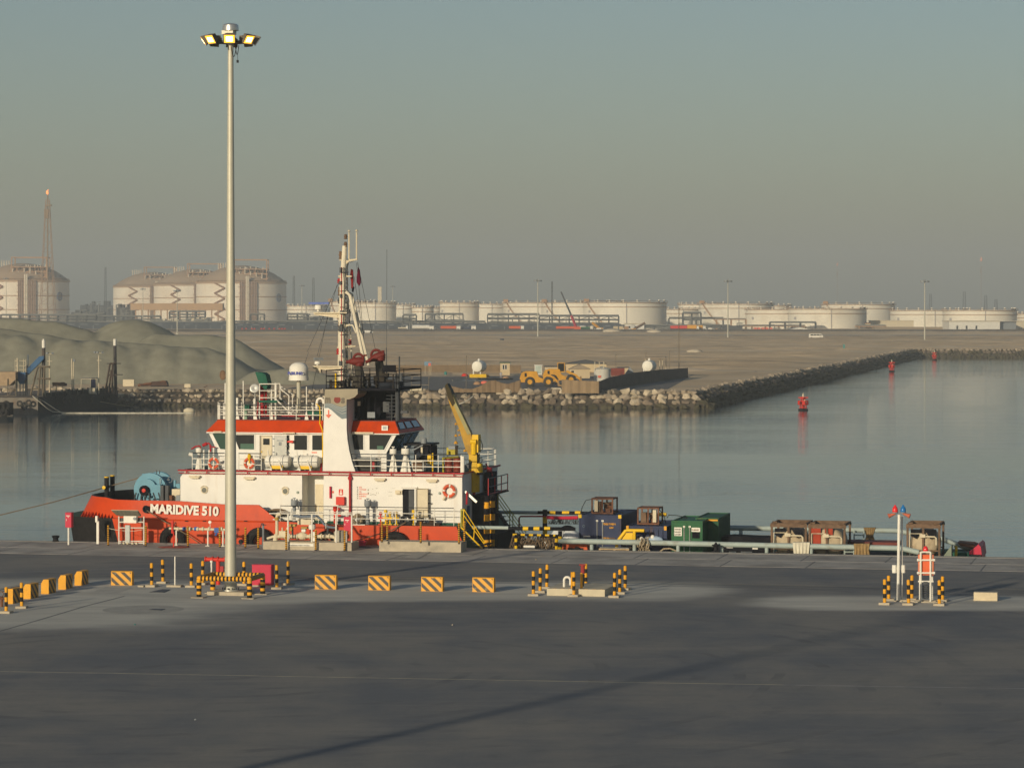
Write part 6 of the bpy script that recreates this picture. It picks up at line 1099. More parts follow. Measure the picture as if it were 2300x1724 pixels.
g.build('shade_panel', mat('shade_panel_grey', (.20, .19, .15), .7), rf, 0); g = MB(); g.pb(277.5, 1158.5, 306, 1174, t-.25, t+.1); cb = g.build('cabinet', M['white2'], o, 0); g = MB(); g.lathe([(.1, 0), (.1, .04), (0, .045)], P(302.5, 1164, t-.255), 14, ax=(0, -1, 0)); g.build('gauge', M['steel'], cb)
g = MB(); g.pb(281, 1179, 291, 1219, t-.12, t+.1); g.build('cylinder_box', mat('pale_grey_cabinet', (.48, .49, .46), .5), o, 0); g = MB(); g.pb(309, 1162, 318, 1174, t+.1, t+.3); g.pb(269, 1163, 276, 1174, t+.1, t+.3); g.build('dark_fittings', M['dsteel'], o, 0); g = MB()
for qx in (278, 286.5, 298, 307): c = P(qx, 1222, t-.1); g.lathe([(.07, 0), (.09, .05), (.06, .12), (0, .13)], (c.x, c.y, .02), 10)
g.build('valve_caps', M['cream'], o); line('chain', [P(245, 1186, t-.1), P(258, 1189, t-.1), P(272, 1191, t-.1), P(300, 1192, t-.1), P(325, 1188, t-.1)], .015, M['pale'], 'thin pale chain sagging from the striped post past the equipment rack', 'chain')
# white pipe run on stands
x, y, _ = gat(440, 1226); t = y; o = thing('pipe_run', 'white water pipe run with blue wrapped flanges on white stands', 'pipe', (x, y, 0)); g = MB(); g.tube([P(380, 1186, t), P(508, 1189, t)], .075, 10)
for qx in (400, 427, 444, 456, 470, 498): g.tube([P(qx-2, 1187.5, t), P(qx+2, 1187.5, t)], .13, 12)
g.build('pipe', M['cream'], o); g = MB()
for qx in (414, 440): g.tube([P(qx-3, 1187, t), P(qx+3, 1187, t)], .125, 12)
g.pb(481, 1185, 491, 1196, t-.15, t+.1); g.tube([P(487, 1196, t), P(484, 1202, t)], .07, 6); g.build('blue_wrap', mat('blue_tape_wrap', (.05, .12, .35), .6), o)
for qx in (396, 467, 501): g = MB(); v = P(qx, 1190, t); g.tube([(v.x, t, .0), (v.x, t, v.z)], .05, 8); g.b(v.x-.13, v.x+.13, t-.13, t+.13, .02, .05); g.build('stand', M['white2'], o)
g = MB(); v = P(472, 1182, t); g.tube([(v.x, t, v.z-.2), (v.x, t, v.z+.15)], .02, 6); g.lathe([(.1, 0), (.1, .05), (0, .055)], (v.x, t-.03, v.z+.28), 14, ax=(0, -1, 0)); g.build('pressure_gauge', M['white2'], o)
x, y, _ = gat(390, 1229); o = thing('hydrant_post', 'slim red hydrant post on a red painted base by the white pipe run', 'hydrant', (x, y, 0)); g = MB(); v = P(387.5, 1167, y); g.tube([(x, y, 0), (x, y, 1.0)], .045, 8); g.lathe([(.08, P(388, 1197, y).z), (.085, v.z-.12), (.05, v.z-.02), (0, v.z)], (v.x, y, 0), 12); g.build('post', M['sigred'], o); g = MB(); g.lathe([(1.0, 0), (.98, .012), (0, .014)], (x, y, .03), 20); g.build('painted_base', mat('worn_red_ground_paint', (.36, .05, .03), .8, dirt=((.22, .19, .16), .5, .62, 2)), o)
x, y, _ = gat(591, 1231); o = thing('grey_post', 'grey round post with a small tap left of the pipework plinth', 'post', (x, y, 0)); g = MB(); g.tube([(x, y, 0), (x, y, P(591, 1180, y).z)], .075, 10); g.build('post', M['steel'], o); g = MB(); v = P(591, 1178, y); g.tube([v, v+Vector((.2, 0, -.02))], .03, 6); g.tube([v+Vector((0, 0, -.1)), v+Vector((0, 0, .08))], .06, 8); g.build('tap', M['dsteel'], o)
# pipework plinth
p0, p1 = gat(596, 1232), gat(785, 1238); o = thing('pipework_plinth', 'concrete plinth carrying white valve pipework and railings at the quay edge', 'plinth', gat(690, 1235)); y0 = (p0[1]+p1[1])/2; x0, x1 = p0[0], p1[0]; zt = P(690, 1217, y0).z; g = MB(); g.b(x0, x1, y0, y0+1.7, 0, zt); g.build('plinth_block', M['conc'], o, 0)
g = MB(); g.pb(647, 1220, 704, 1226, y0-.015, y0-.002); sg_ = g.build('name_plate', M['white2'], o, 0); v = P(649, 1224.8, y0-.018); text('BUNKERING POINT WATER-1', .10, v, M['black'], sg_, 'plate_lettering', off=.002, sx=1.02)
tp_ = y0+.8; g = MB(); g.tube([P(622, 1204, tp_), P(745, 1204, tp_), P(752, 1206, tp_), P(755, 1211, tp_), P(755, 1222, tp_)], .115, 12)
for qx in (640, 651, 668, 675, 685, 697, 722, 731, 740): g.tube([P(qx-1.2, 1204, tp_), P(qx+1.2, 1204, tp_)], .18, 12)
g.lathe([(.12, -.3), (.24, -.1), (.24, .1), (.12, .3)], P(679, 1203, tp_), 14, ax=(1, 0, 0)); g.tube([P(618, 1216, tp_), P(619, 1206, tp_), P(622, 1200, tp_)], .15, 10); g.tube([P(622, 1200, tp_), P(622, 1160, tp_), P(623, 1156, tp_), P(631, 1154, tp_)], .10, 10); g.tube([P(600, 1209, tp_), P(618, 1203, tp_)], .08, 8)
for qx in (634, 645): g.tube([P(qx, 1204, tp_), P(qx, 1184, tp_)], .05, 8)
g.c(P(637, 1198, tp_), (.5, .4, .35)); g.build('pipework', M['cream'], o); g = MB(); g.tube([P(622, 1161, tp_), P(622, 1168, tp_)], .135, 12); g.pb(649, 1177, 663, 1182, tp_-.2, tp_+.2); g.pb(676, 1183, 689, 1187, tp_-.2, tp_+.2); g.tube([P(653, 1186, tp_), P(657, 1190, tp_)], .12, 8); g.build('bronze_fittings', mat('ochre_valve_paint', (.38, .24, .05), .5), o)
for qx, y1 in ((657, 1182), (682, 1187), (736, 1185)): g = MB(); g.tube([P(qx, 1204, tp_), P(qx, y1, tp_)], .06, 8); g.tube([P(qx-7, y1, tp_), P(qx+7, y1, tp_)], .03, 6); g.build('valve_stem', M['dsteel'], o)
g = MB(); g.pb(677, 1188, 686, 1194, tp_-.2, tp_); g.tube([P(682, 1194, tp_), P(682, 1203, tp_)], .08, 8); g.lathe([(0, -.2), (.2, -.14), (.23, 0), (.2, .14), (0, .2)], P(701, 1183, tp_), 14); g.pb(702, 1194, 707, 1215, tp_-.1, tp_+.1); g.build('white_actuator', M['white2'], o)
for qx, yy in ((732, 1170), (702, 1169)): g = MB(); c = P(qx, yy, tp_-.1); g.lathe([(.09, 0), (.1, .05), (0, .055)], c, 14, ax=(0, -1, 0)); g.tube([c, c-Vector((0, 0, .45))], .02, 5); g.build('pressure_gauge', M['white2'], o)
g = MB(); g.tube([P(660, 1157, tp_), P(672, 1160, tp_), P(700, 1159, tp_), P(712, 1158, tp_), P(720, 1165, tp_), P(728, 1177, tp_), P(738, 1183, tp_), P(756, 1185, tp_)], .075, 8); g.build('grey_hose', mat('grey_blue_hose', (.13, .16, .20), .6), o); g = MB(); g.pb(635, 1205, 690, 1210, tp_+.25, tp_+.5); g.build('red_skid', M['sigred'], o, 0)
g = MB()
for qx, ya in ((647, 1154), (700.5, 1155), (755, 1155), (767, 1155)): v = P(qx, 1216, y0+.2); g.tube([(v.x, y0+.2 if qx < 760 else y0+1.4, zt), (v.x, y0+.2 if qx < 760 else y0+1.4, P(qx, ya, y0+.2).z)], .055, 6)
for yy in (1153.5,): g.tube([P(605, yy-1, y0+1.4), P(790, yy+1, y0+1.4)], .035, 6)
g.tube([P(613, 1166, y0+1.4), P(670, 1167, y0+1.4)], .035, 6); g.tube([P(790, 1156, y0+.3), P(790, 1230, y0+.3)], .05, 6); g.tube([P(791, 1178, y0+.3), P(820, 1178, y0+.3)], .03, 6); g.build('railing', M['white2'], o); g = MB(); v = P(764, 1204, y0+.9); g.lathe([(.29, zt), (.29, zt+.68), (.25, zt+.7), (0, zt+.7)], (v.x, y0+.9, 0), 18); g.pb(750, 1193, 756, 1216, y0+1.0, y0+1.3); g.build('grey_drum', mat('grey_concrete_drum', (.40, .38, .31), .8), o)
g = MB(); g.pb(668, 1165, 698, 1178, y0+1.45, y0+1.68); g.build('white_panel', M['cream'], o, 0)
# long plinth
p0, p1 = gat(853, 1237), gat(1034, 1241); o = thing('long_plinth', 'long bare concrete plinth with striped posts on top beside the gangway', 'plinth', gat(945, 1239)); y0 = (p0[1]+p1[1])/2; g = MB(); g.b(p0[0], p1[0], y0, y0+1.5, 0, .62); g.b(p0[0]-.004, p1[0]+.004, y0-.004, y0+.2, .55, .624); g.build('plinth_block', M['conc'], o, 0)
# litter
for px, py, s_, m, lb in ((439, 1617, .05, 'steel', 'crumpled pale plastic litter on the near asphalt'), (303, 1403, .05, 'tealp', 'tiny teal scrap on the asphalt below the angled barriers'), (1016, 1404, .04, 'conc', 'small pale scrap on the asphalt in the middle'), (1204, 1257, .06, 'rope', 'small tan scrap on the quay concrete')):
    x, y, _ = gat(px, py); o = thing('litter', lb, 'litter', (x, y, 0)); g = MB(); g.lathe([(0, 0), (s_, .02), (s_*.8, .05), (0, .07)], (x, y, 0), 7); g.build('scrap', M[m], o, 0)
# ================================================================ SHORE, BARGE, BUOYS (land frame: s = x, t = y)
FR = LF
def gl(px, py): v = G(px, py, LZ); return (v.x, v.y, LZ)
def gw_(px, py): v = G(px, py, WZ); return (v.x, v.y, WZ)
# --- navigation buoys
BO = None
def buoy(at_, lb):
    o = thing('navigation_buoy', lb, 'buoy', at_, 'red channel buoys'); x, y, z = at_; g = MB(); g.lathe([(.2, -.2), (.82, -.15), (.86, .22), (.6, .3), (0, .32)], at_, 20); g.build('float', M['black'], o)
    g = MB()
    for i in range(6): a = i*math.pi/3+.2; g.tube([(x+.62*math.cos(a), y+.62*math.sin(a), z+.3), (x+.3*math.cos(a), y+.3*math.sin(a), z+2.3)], .06, 6)
    for zz, r_ in ((.45, .62), (.95, .86), (1.6, .86), (2.0, .5)): g.ring((x, y, z+zz), r_, .06, 18, 5, ax=(0, 0, 1))
    g.build('lattice', M['sigred'], o); g = MB()
    for i in range(6): a = i*math.pi/3+.5; g.c((x+.86*math.cos(a), y+.86*math.sin(a), z+1.28), (.06, .52, .56), 0, a)
    g.c((x, y, z+2.15), (1.7, .1, .18)); g.c((x, y, z+2.15), (.1, 1.7, .18)); g.lathe([(.3, .3), (.2, 1.2), (.12, 2.0)], at_, 12); g.build('radar_panels', M['sigred'], o); g = MB(); g.lathe([(.1, 2.2), (.16, 2.3), (.16, 2.6), (.06, 2.9), (0, 2.95)], at_, 12); g.c((x+.2, y-.3, z+1.5), (.3, .3, .5)); g.build('lantern', M['cream'], o); return o
BO = buoy(gw_(1804, 921), 'nearest red channel buoy floating in the calm water'); dup(BO, 'small red channel buoy midway along the rock embankment', gw_(2003, 834.5), scale=(.95, .95, 1.15)); dup(BO, 'farthest tiny red channel buoy near the embankment corner', gw_(2099, 808), scale=(.9, .9, 1.1))
def tagw(o, og, lb, cat): o.location = og; return tag(o, lb, cat)
o = lump_at = None
def lump_w(name, lb, cat, at_, rx, ry, rz, m, seed):
    g = MB(); g.lathe([(0, -1)]+[(math.sin(a), -math.cos(a)) for a in (math.pi*i/7 for i in range(1, 7))]+[(0, 1)], (0, 0, 0), 10); g.v = [(x*rx*(1+.3*noise.noise((x*2+seed, y*2, z*2))), y*ry, z*rz*(1+.3*noise.noise((x*2, y*2, z*2+seed)))) for x, y, z in g.v]; o = g.build(name, m, smooth=50); return tagw(o, at_, lb, cat)
x, y, z = gw_(425, 924); lump_w('mooring_float', 'pale lumpy mooring float on the water at the end of the barge line', 'float', (x, y, WZ+.15), 1.0, .6, .5, M['cream'], 2)
# --- barge
BF = Frame((-77.4, 509), math.atan2(.984, .18)); FR = BF
o = thing('work_barge', 'dark flat work barge with two tall black spuds moored at the left rocks', 'barge', (20, 8, WZ)); ZB = .3; g = MB()
g.b(0, 43, .02, 16, WZ-1, ZB-.006); g.build('hull', M['bargedk'], o, 0); g = MB(); g.b(-.06, -.005, 0, 16, WZ-1, ZB-.01); ORG  # lit end and shaded side of the barge are put into their colours
for i in range(5): g.b(-.09, -.055, 1.2+3.4*i, 1.3+3.4*i, WZ+.2, ZB-.03)
g.build('end_plate', M['barge'], o, 0); g = MB(); g.b(-.1, 43, -.08, .15, ZB, ZB+.1); g.b(3.5, 42, .3, .4, ZB, ZB+.7); 
for i in range(14): g.b(4+i*2.8, 4.12+i*2.8, .05, .3, ZB, ZB+1.0)
g.build('bulwark_rail', M['bargedk'], o, 0); g = MB(); g.b(-.08, 43, .2, 16, ZB-.003, ZB+.03); g.build('deck', mat('rusty_barge_deck', (.16, .13, .10), .9, v=.3, scale=.5), o, 0)
FR = LF; BG2 = 'old tyres hung on the barge'; TY = None
def tyre(at_, lb, rz, R_=.52):
    global TY
    if TY is None:
        TY = thing('barge_tyre', lb, 'tyre', at_, BG2); g = MB(); g.ring(at_, R_*.72, R_*.3, 20, 8); g.build('tyre_ring', M['tyre'], TY); TY.rotation_euler.z = rz; return
    dup(TY, lb, at_, BG2, rz)
for px, py, Y, lb in ((44, 906, 508.2, 'pale tyre on the lit barge end, left of the three together'), (54, 913.5, 508.2, 'lowest of the three tyres clustered on the lit barge end'), (64, 904, 508.0, 'highest of the three tyres clustered on the lit barge end')): p = P(px, py, Y); tyre((p.x, p.y, p.z), lb, math.atan2(.18, -.984)+math.pi)
for i, (px, py) in enumerate(((80, 902), (123, 900), (138, 898), (152, 899), (173, 898), (201, 896), (227, 894), (242, 895))):
    s_ = (px-85)/180*43; xx, yy = BF.loc(max(.8, s_*.985), -.3); p = P(px, py, yy); tyre((xx, yy, p.z), ('first', 'second', 'third', 'fourth', 'fifth', 'sixth', 'seventh', 'eighth')[i]+' tyre along the dark barge side counted from the lit end', BF.th)
def simple(name, lb, cat, at_, group=None): return thing(name, lb, cat, at_, group)
x, y, _ = (P(98, 890, 522)); o = simple('spud_pole', 'tall dark spud pole with white tip at the near end of the barge', 'spud', (x, y, ZB), 'spud poles of the barge'); g = MB(); g.ln([(98, 893), (98, 781)], 522, .30, 12); g.build('pole', mat('spud_dark_grey', (.07, .065, .06), .7, dirt=((.13, .08, .05), .5, .8, .4)), o); g = MB(); g.ln([(98, 781), (98, 764)], 522, .305, 12); g.ln([(98, 764), (98, 761)], 522, .15, 8); g.build('white_tip', M['white2'], o)
x, y, _ = (P(259, 882, 545)); o = simple('spud_pole', 'tall dark spud pole with white tip at the far end of the barge', 'spud', (x, y, ZB), 'spud poles of the barge'); g = MB(); g.ln([(260, 887), (258, 776)], 545, .28, 12); g.build('pole', mat('spud_dark', (.05, .045, .045), .7), o); g = MB(); g.ln([(258, 776), (258, 761)], 545, .29, 12); g.build('white_tip', M['white2'], o); g = MB()
for yy, a, b in ((816, 240, 272), (841, 246, 276)): g.ln([(a, yy), (b, yy)], 545, .09, 6)
g.build('guide_bar', M['dsteel'], o)
def aframe(lb, pts_, Y, at_px, m):
    x, y, _ = P(*at_px, Y); o = simple('spud_gantry', lb, 'gantry', (x, y, ZB), 'spud gantries of the barge'); g = MB()
    for dy in (0, 1.8):
        for a in pts_: g.ln(a, Y+dy, .17, 4)
    for a in pts_[:2]:
        for q in (0, 1): p = P(*a[q], Y); g.tube([p, p+Vector((0, 1.8, 0))], .12, 4)
    g.build('steel_frame', m, o, 0)
aframe('brown trapezoid steel frame beside the near spud pole', [[(68, 890), (84, 826)], [(97, 890), (100, 824)], [(84, 824), (113, 823)], [(84, 850), (114, 850)], [(86, 890), (91, 824)], [(74, 873), (90, 872)]], 521, (85, 890), M['bargest']); aframe('dark brown leaning steel frame beside the far spud pole', [[(236, 882), (247, 817)], [(252, 882), (253, 817)], [(247, 816), (260, 816)], [(241, 842), (262, 842)], [(244, 882), (250, 830)]], 544, (245, 882), mat('dark_brown_steel', (.09, .065, .05), .8))
def lmast(lb, px, y0, y1, Y, arms):
    x, y, _ = P(px, y0, Y); o = simple('deck_light_mast', lb, 'light mast', (x, y, ZB), 'light masts on the barge'); g = MB(); g.ln([(px, y0), (px, y1)], Y, .09, 8); g.ln([(px-5, y1+12), (px+6, y1+12)], Y, .06, 4); g.ln([(px-8, y1-4), (px+8, y1-4)], Y, .05, 4); g.build('pole', M['cream'], o); g = MB()
    for a in arms: g.c(P(px+a, y1-6, Y), (.35, .3, .3), 0, .4*a/abs(a))
    g.build('floodlight', M['steel'], o, 0)
lmast('cream light mast right of the near spud pole', 111, 893, 799, 521.5, (-5, 7)); lmast('cream light mast near the far end of the barge by the shed', 222, 884, 797, 540, (-9, -3, 8))
x, y, _ = P(163, 886, 532); o = simple('fender_post', 'pale double upright post in the middle of the barge', 'post', (x, y, ZB)); g = MB(); g.ln([(161.5, 886), (161.5, 805)], 532, .11, 4); g.ln([(165.5, 890), (165.5, 812)], 532, .10, 4); g.build('uprights', M['cream'], o); g = MB(); g.pb(162, 806, 168, 813, 532.1, 532.6); g.build('head_block', M['steel'], o)
x, y, _ = P(200, 886, 537); o = simple('open_shed', 'small open sided shed with dark sheet wall on the barge', 'shed', (x, y, ZB)); g = MB()
for q in (182.5, 203.5, 216): g.ln([(q, 886), (q, 851)], 537, .07, 4)
g.ln([(182, 851), (217, 850)], 537, .07, 4); g.build('frame', M['cream'], o); g = MB(); A = [P(182, 850.5, 537), P(217, 849.5, 537)]; A += [A[1]+Vector((0, 2.5, 0)), A[0]+Vector((0, 2.5, 0))]; g.prism(A, [v+Vector((0, 0, .08)) for v in A]); g.pb(204, 852, 216, 872, 537.2, 537.3); g.build('sheeting', M['navy'], o, 0)
x, y, _ = P(132, 888, 527); o = simple('canopy_tank', 'rusty tank on a railed canopy frame on the barge', 'canopy', (x, y, ZB)); g = MB(); g.tube([P(118, 861, 527), P(146, 861, 527)], .22, 10); g.pb(118, 861, 147, 867, 526.6, 528.5); g.build('tank', M['bframe'], o); g = MB()
for q in (119, 127, 141): g.ln([(q, 888), (q, 867)], 527, .05, 4)
for q in (115, 124, 132, 140, 148): g.ln([(q, 888), (q, 875)], 526.4, .03, 4)
g.ln([(114, 875), (149, 875)], 526.4, .035, 4); g.ln([(114, 881), (149, 881)], 526.4, .03, 4); g.build('frame', M['bargest'], o)
x, y, _ = P(185, 886, 535); o = simple('fuel_cage', 'row of pale cage tanks under the barge shed', 'tank', (x, y, ZB)); g = MB()
for q in (176, 184, 199, 207): g.pb(q, 871, q+6.5, 884, 535, 535.9)
g.build('tanks', M['cream'], o, 0)
x, y, _ = P(150, 888, 530); o = simple('winch_block', 'dark green winch block standing on the barge deck', 'winch', (x, y, ZB)); g = MB(); g.poly([(144, 886), (145, 875), (153, 873), (158, 878), (162, 886)], 529, 531); g.build('block', M['bargedk'], o, 0)
# gravel hopper and conveyor on the quay behind the barge
x, y, _ = P(48, 890, 520); o = simple('loading_hopper', 'blue loading hopper with white ladder frame and sloping conveyor', 'hopper', (x, y, ZB)); g = MB(); g.pb(37, 836, 57, 851, 520, 522); g.poly([(38, 851), (56, 851), (52, 862), (44, 862)], 520.2, 521.8); g.build('bin', M['bluedk'], o, 0); g = MB()
for q in (34, 40, 53, 58): g.ln([(q, 836), (q, 806)], 520, .05, 4)
for yy in (810, 821, 830): g.ln([(34, yy), (58, yy)], 520, .045, 4)
g.ln([(39, 836), (39, 804)], 519.8, .11, 6); g.ln([(35.5, 893), (35.5, 836)], 519.8, .1, 4); g.build('ladder_frame', M['cream'], o); g = MB(); g.poly([(60, 828), (88, 800), (98, 799), (98, 806), (62, 842)], 521, 522); g.ln([(63, 831), (63, 796)], 521, .06, 4); g.build('conveyor', M['bluedk'], o, 0); g = MB()
for q in (38, 45, 52, 60): g.ln([(q, 890), (q, 851)], 520.5, .09, 4)
g.pb(56, 820, 61, 890, 521, 521.5); g.build('legs', M['dsteel'], o)
x, y, _ = P(17, 890, 518); o = simple('hopper_skip', 'tan sloping skip hopper at the left picture edge', 'hopper', (x, y, ZB)); g = MB(); g.poly([(-20, 835), (36, 835), (36, 850), (20, 866), (-6, 866), (-20, 850)], 518, 523); g.build('skip', mat('tan_skip_paint', (.36, .26, .16), .8, v=.2), o, 0); g = MB()
for a, b in (((17, 850), (17, 890)), ((35, 836), (35, 892)), ((18, 890), (34, 868)), ((20, 866), (35, 852)), ((-5, 889), (36, 889))): g.ln([a, b], 517.8, .07, 4)
g.build('legs', M['bargest'], o, 0)
x, y, _ = P(8, 918, 500); o = simple('rubber_fender', 'big dark rubber fender bundle at the left edge of the water', 'fender', (x, y, WZ)); g = MB()
for px, py, r_ in ((3, 915, .9), (14, 910, .75), (9, 925, .8)): g.ring(P(px, py, 500), r_*.65, r_*.35, 18, 8, ax=(.3, 1, 0))
g.pb(-30, 905, 20, 933, 500.5, 505); g.build('tyres', M['rubber'], o)
pts = [P(73, 889, 508.5), P(90, 903, 509), P(106, 917, 510), P(118, 924, 512)]; line('mooring_line', [*pts]+[Vector((*LF.st(px, 925, 515)[:2], WZ+.06)) for px in (150, 300, 430)], .07, M['pale'], 'pale mooring line from the barge corner running along the water to the float', 'rope'); line('mooring_line', [P(73, 889, 508.6), P(98, 901, 510), P(125, 919, 512), Vector((*LF.st(140, 924, 514)[:2], WZ+.06)), Vector((*LF.st(170, 925, 515)[:2], WZ+.06))], .06, M['pale'], 'second pale mooring line sagging from the barge corner to the water', 'rope')
line('mooring_line', [P(200, 897, 540), P(260, 908, 543), P(330, 917, 545)], .04, M['rope'], 'thin tan line from the barge side into the water', 'rope')
# --- small things on the shore under the gravel mounds
def wblock(px0, px1, py0, py1, lb, Y=None, m='cream', dp=1.2, name='concrete_block', cat='block'):
    Y = Y or F*(H-LZ)/(py1-HY); x, y, _ = P((px0+px1)/2, py1, Y); o = simple(name, lb, cat, (x, y, LZ)); g = MB(); g.pb(px0, py0, px1, py1, Y, Y+dp); g.build('block', M[m], o, 0); return o
wblock(276, 301, 852, 867, 'pale concrete box at the foot of the gravel mound, right of the far spud'); wblock(414, 428, 862, 870, 'small white box on the rocks left of the tall light mast'); wblock(921, 947, 869, 877.5, 'white concrete block on the rocks right of the dark platform', Y=547); wblock(1238, 1260, 871, 878, 'white block on the rock edge below the wheel loader', Y=545); wblock(1173, 1190, 873, 878, 'small pale block on the rock edge left of the loader wheels', Y=546); wblock(1170, 1190, 846, 856, 'red skip box beside the wheel loader', Y=600, m='sigred')
x, y, _ = gl(342, 868); o = simple('excavator', 'dark brown excavator parked at the foot of the gravel mound', 'excavator', (x, y, LZ)); Y = y; g = MB(); g.poly([(338, 860), (340, 857), (372, 855), (375, 860), (376, 868), (338, 868)], Y, Y+2.5); g.build('body', mat('dark_brown_machine', (.07, .04, .03), .7), o, 0); g = MB(); g.poly([(310, 862), (337, 861), (338, 866), (310, 867)], Y+.3, Y+2.2); g.ln([(340, 860), (325, 862), (310, 866)], Y, .2, 6); g.ln([(372, 857), (366, 855), (360, 857)], Y, .1, 5); g.build('boom', M['rust'], o, 0); g = MB(); g.pb(338, 866, 376, 870, Y-.1, Y+.6); g.build('track', M['black'], o, 0)
x, y, _ = gl(460, 870); o = simple('rod_heap', 'thin rusty rods lying on the rocks near the light mast', 'rods', (x, y, LZ)); g = MB(); g.ln([(448, 874), (466, 866)], y, .06, 4); g.ln([(450, 872), (462, 870)], y, .05, 4); g.build('rods', M['rust'], o)
# --- yard
def tank_end(lb, cx, cy, r_px, Y, base_y, sup):
    x, y, _ = P(cx, base_y, Y); o = simple('water_tank', lb, 'tank', (x, y, LZ), 'white water tanks in the yard'); g = MB(); r = r_px*Y/F; c = P(cx, cy, Y); g.lathe([(0, -.25), (r*.6, -.18), (r*.9, .05), (r, .35), (r, 3.2), (r*.8, 3.5), (0, 3.6)], c, 24, ax=(.28, 1, 0)); g.build('shell', mat('tank_bright_white', (.82, .78, .66), .5, v=.04), o); g = MB(); g.lathe([(.28, 0), (.28, .35), (.12, .5), (0, .5)], c+Vector((.45, .9, r*.97)), 12); g.build('manhole', M['white2'], o); g = MB(); w_ = r*1.25; zb_ = c.z-r*.9
    g.b(c.x-w_, c.x+w_*1.3, Y+.1, Y+3, LZ, LZ+.75); g.build('cradle', M[sup], o, 0); g = MB()
    for dx in (-.6, .6): g.b(c.x+dx*r-.12, c.x+dx*r+.12, Y+.3, Y+.6, LZ+.75, c.z-r*.5)
    g.build('saddle', M['white2'], o, 0)
tank_end('white water tank on a yellow base standing in the yard', 1071, 823, 13, 646, 848, 'yel2'); tank_end('white water tank behind the dark fence under a shelter roof', 1454, 822, 13, 640, 846, 'cream')
x, y, _ = P(1470, 846, 648); o = simple('tank_shelter', 'flat roofed shelter on thin posts behind the second white tank', 'shelter', (x, y, LZ)); g = MB()
for q in (1450, 1482, 1488, 1496): g.ln([(q, 846), (q, 806)], 648 if q != 1496 else 654, .09, 4)
g.build('posts', M['cream'], o); g = MB(); A = [P(1447, 804.5, 646), P(1494, 803, 646)]; A += [A[1]+Vector((.6, 7, 0)), A[0]+Vector((.6, 7, 0))]; g.prism(A, [v+Vector((0, 0, .15)) for v in A]); g.build('roof', M['beige2'], o, 0)
def cabin(lb, px0, px1, py0, py1, Y, dp, wm, rm, wins=(), gable=0):
    x, y, _ = P((px0+px1)/2, py1, Y); o = simple('site_cabin', lb, 'cabin', (x, y, LZ)); g = MB(); a, b = P(px0, py0, Y), P(px1, py0, Y); g.b(a.x, b.x, Y, Y+dp, LZ, a.z); g.build('wall', M[wm], o, 0); g = MB()
    if gable: ym = (a.x+b.x)/2; g.prism([Vector((a.x-.2, Y-.2, a.z)), Vector((b.x+.2, Y-.2, a.z)), Vector((ym, Y-.2, a.z+gable))], [Vector((a.x-.2, Y+dp+.2, a.z)), Vector((b.x+.2, Y+dp+.2, a.z)), Vector((ym, Y+dp+.2, a.z+gable))])
    else: g.b(a.x-.15, b.x+.15, Y-.15, Y+dp+.15, a.z, a.z+.16)
    g.build('roof', M[rm], o, 0)
    for w0, w1, h0, h1 in wins:
        f = MB(); f.pb(w0-.7, h0-.7, w1+.7, h1+.7, Y-.03, Y-.003); fo = f.build('window', M['white2'], o, 0); k = MB(); k.pb(w0, h0, w1, h1, Y-.05, Y-.031); k.build('pane', M['glass'], fo, 0)
    return o
cabin('beige guard cabin with a two pane window standing alone', 1123.5, 1145, 815, 843, 665, 2.6, 'beige', 'dgreen', ((1129, 1132.5, 819, 829), (1134.5, 1138, 819, 829))); cabin('long beige site cabin behind the wheel loaders', 1224, 1268, 824, 848, 690, 6, 'beige', 'dk', ((1228, 1250, 829, 832),)); cabin('beige pump house with a low pitched roof beside the round silo', 1279, 1325, 829, 852, 640, 5, 'beige', 'beige2', ((1283, 1286, 832, 837), (1286.6, 1289, 832, 837)), gable=1.0); cabin('beige cabin under a wide dark roof behind the pump house', 1271, 1362, 817, 846, 690, 8, 'beige', 'dk', (), gable=.8); cabin('small beige cabin behind the red container', 1388, 1412, 826, 842, 680, 4, 'beige', 'dk')
x, y, _ = P(1353, 853, 600); o = simple('round_silo', 'round white silo with three vent pipes behind the tan fence', 'silo', (x, y, LZ)); g = MB(); r = 18.5*600/F; zt = P(1353, 829, 600).z; g.lathe([(r, LZ), (r, zt), (r*1.03, zt+.02), (.1, zt+.55), (0, zt+.55)], (x, y+r, 0), 28); g.build('drum', mat('pale_grey_silo', (.60, .58, .50), .6, v=.05, dirt=((.42, .36, .27), .5, .9, .5), streak=.2), o); g = MB()
for q in (1336, 1346, 1356): v = P(q, 812, 601); g.tube([(v.x, y+.6, zt-.3), (v.x, y+.6, v.z)], .09, 6)
g.build('vent_pipe', M['cream'], o); g = MB(); g.pb(1343, 843, 1350, 848, 599.9, 599.97); g.build('red_marking', M['salmon'], o, 0)
x, y, _ = P(1388, 843, 610); o = simple('red_container', 'dull red container behind the dark fence', 'container', (x, y, LZ)); g = MB(); g.pb(1373, 827, 1403, 843, 610, 613); 
for i in range(8): v = P(1374.5+i*3.6, 835, 610); g.b(v.x, v.x+.15, 609.95, 610, LZ+.1, P(1388, 828, 610).z)
g.build('shell', mat('dull_red_container', (.22, .05, .035), .7, v=.2), o, 0); g = MB(); g.poly([(1403, 842), (1415, 824), (1428, 842)], 614, 616); g.build('tilted_lid', M['steel'], o, 0)
x, y, _ = gl(960, 843); o = simple('blue_sign', 'faded blue sign board on three thin posts in the yard', 'sign', (x, y, LZ)); g = MB(); g.pb(953, 812, 969, 821, y, y+.06); g.pb(962, 815, 968, 821.5, y-.03, y-.005, 1); g.build('board', [M['sblue'], M['salmon']], o, 0); g = MB()
for q in (955, 964, 968): g.ln([(q, 843), (q, 820)], y+.1, .05, 4)
g.build('posts', M['cream'], o)
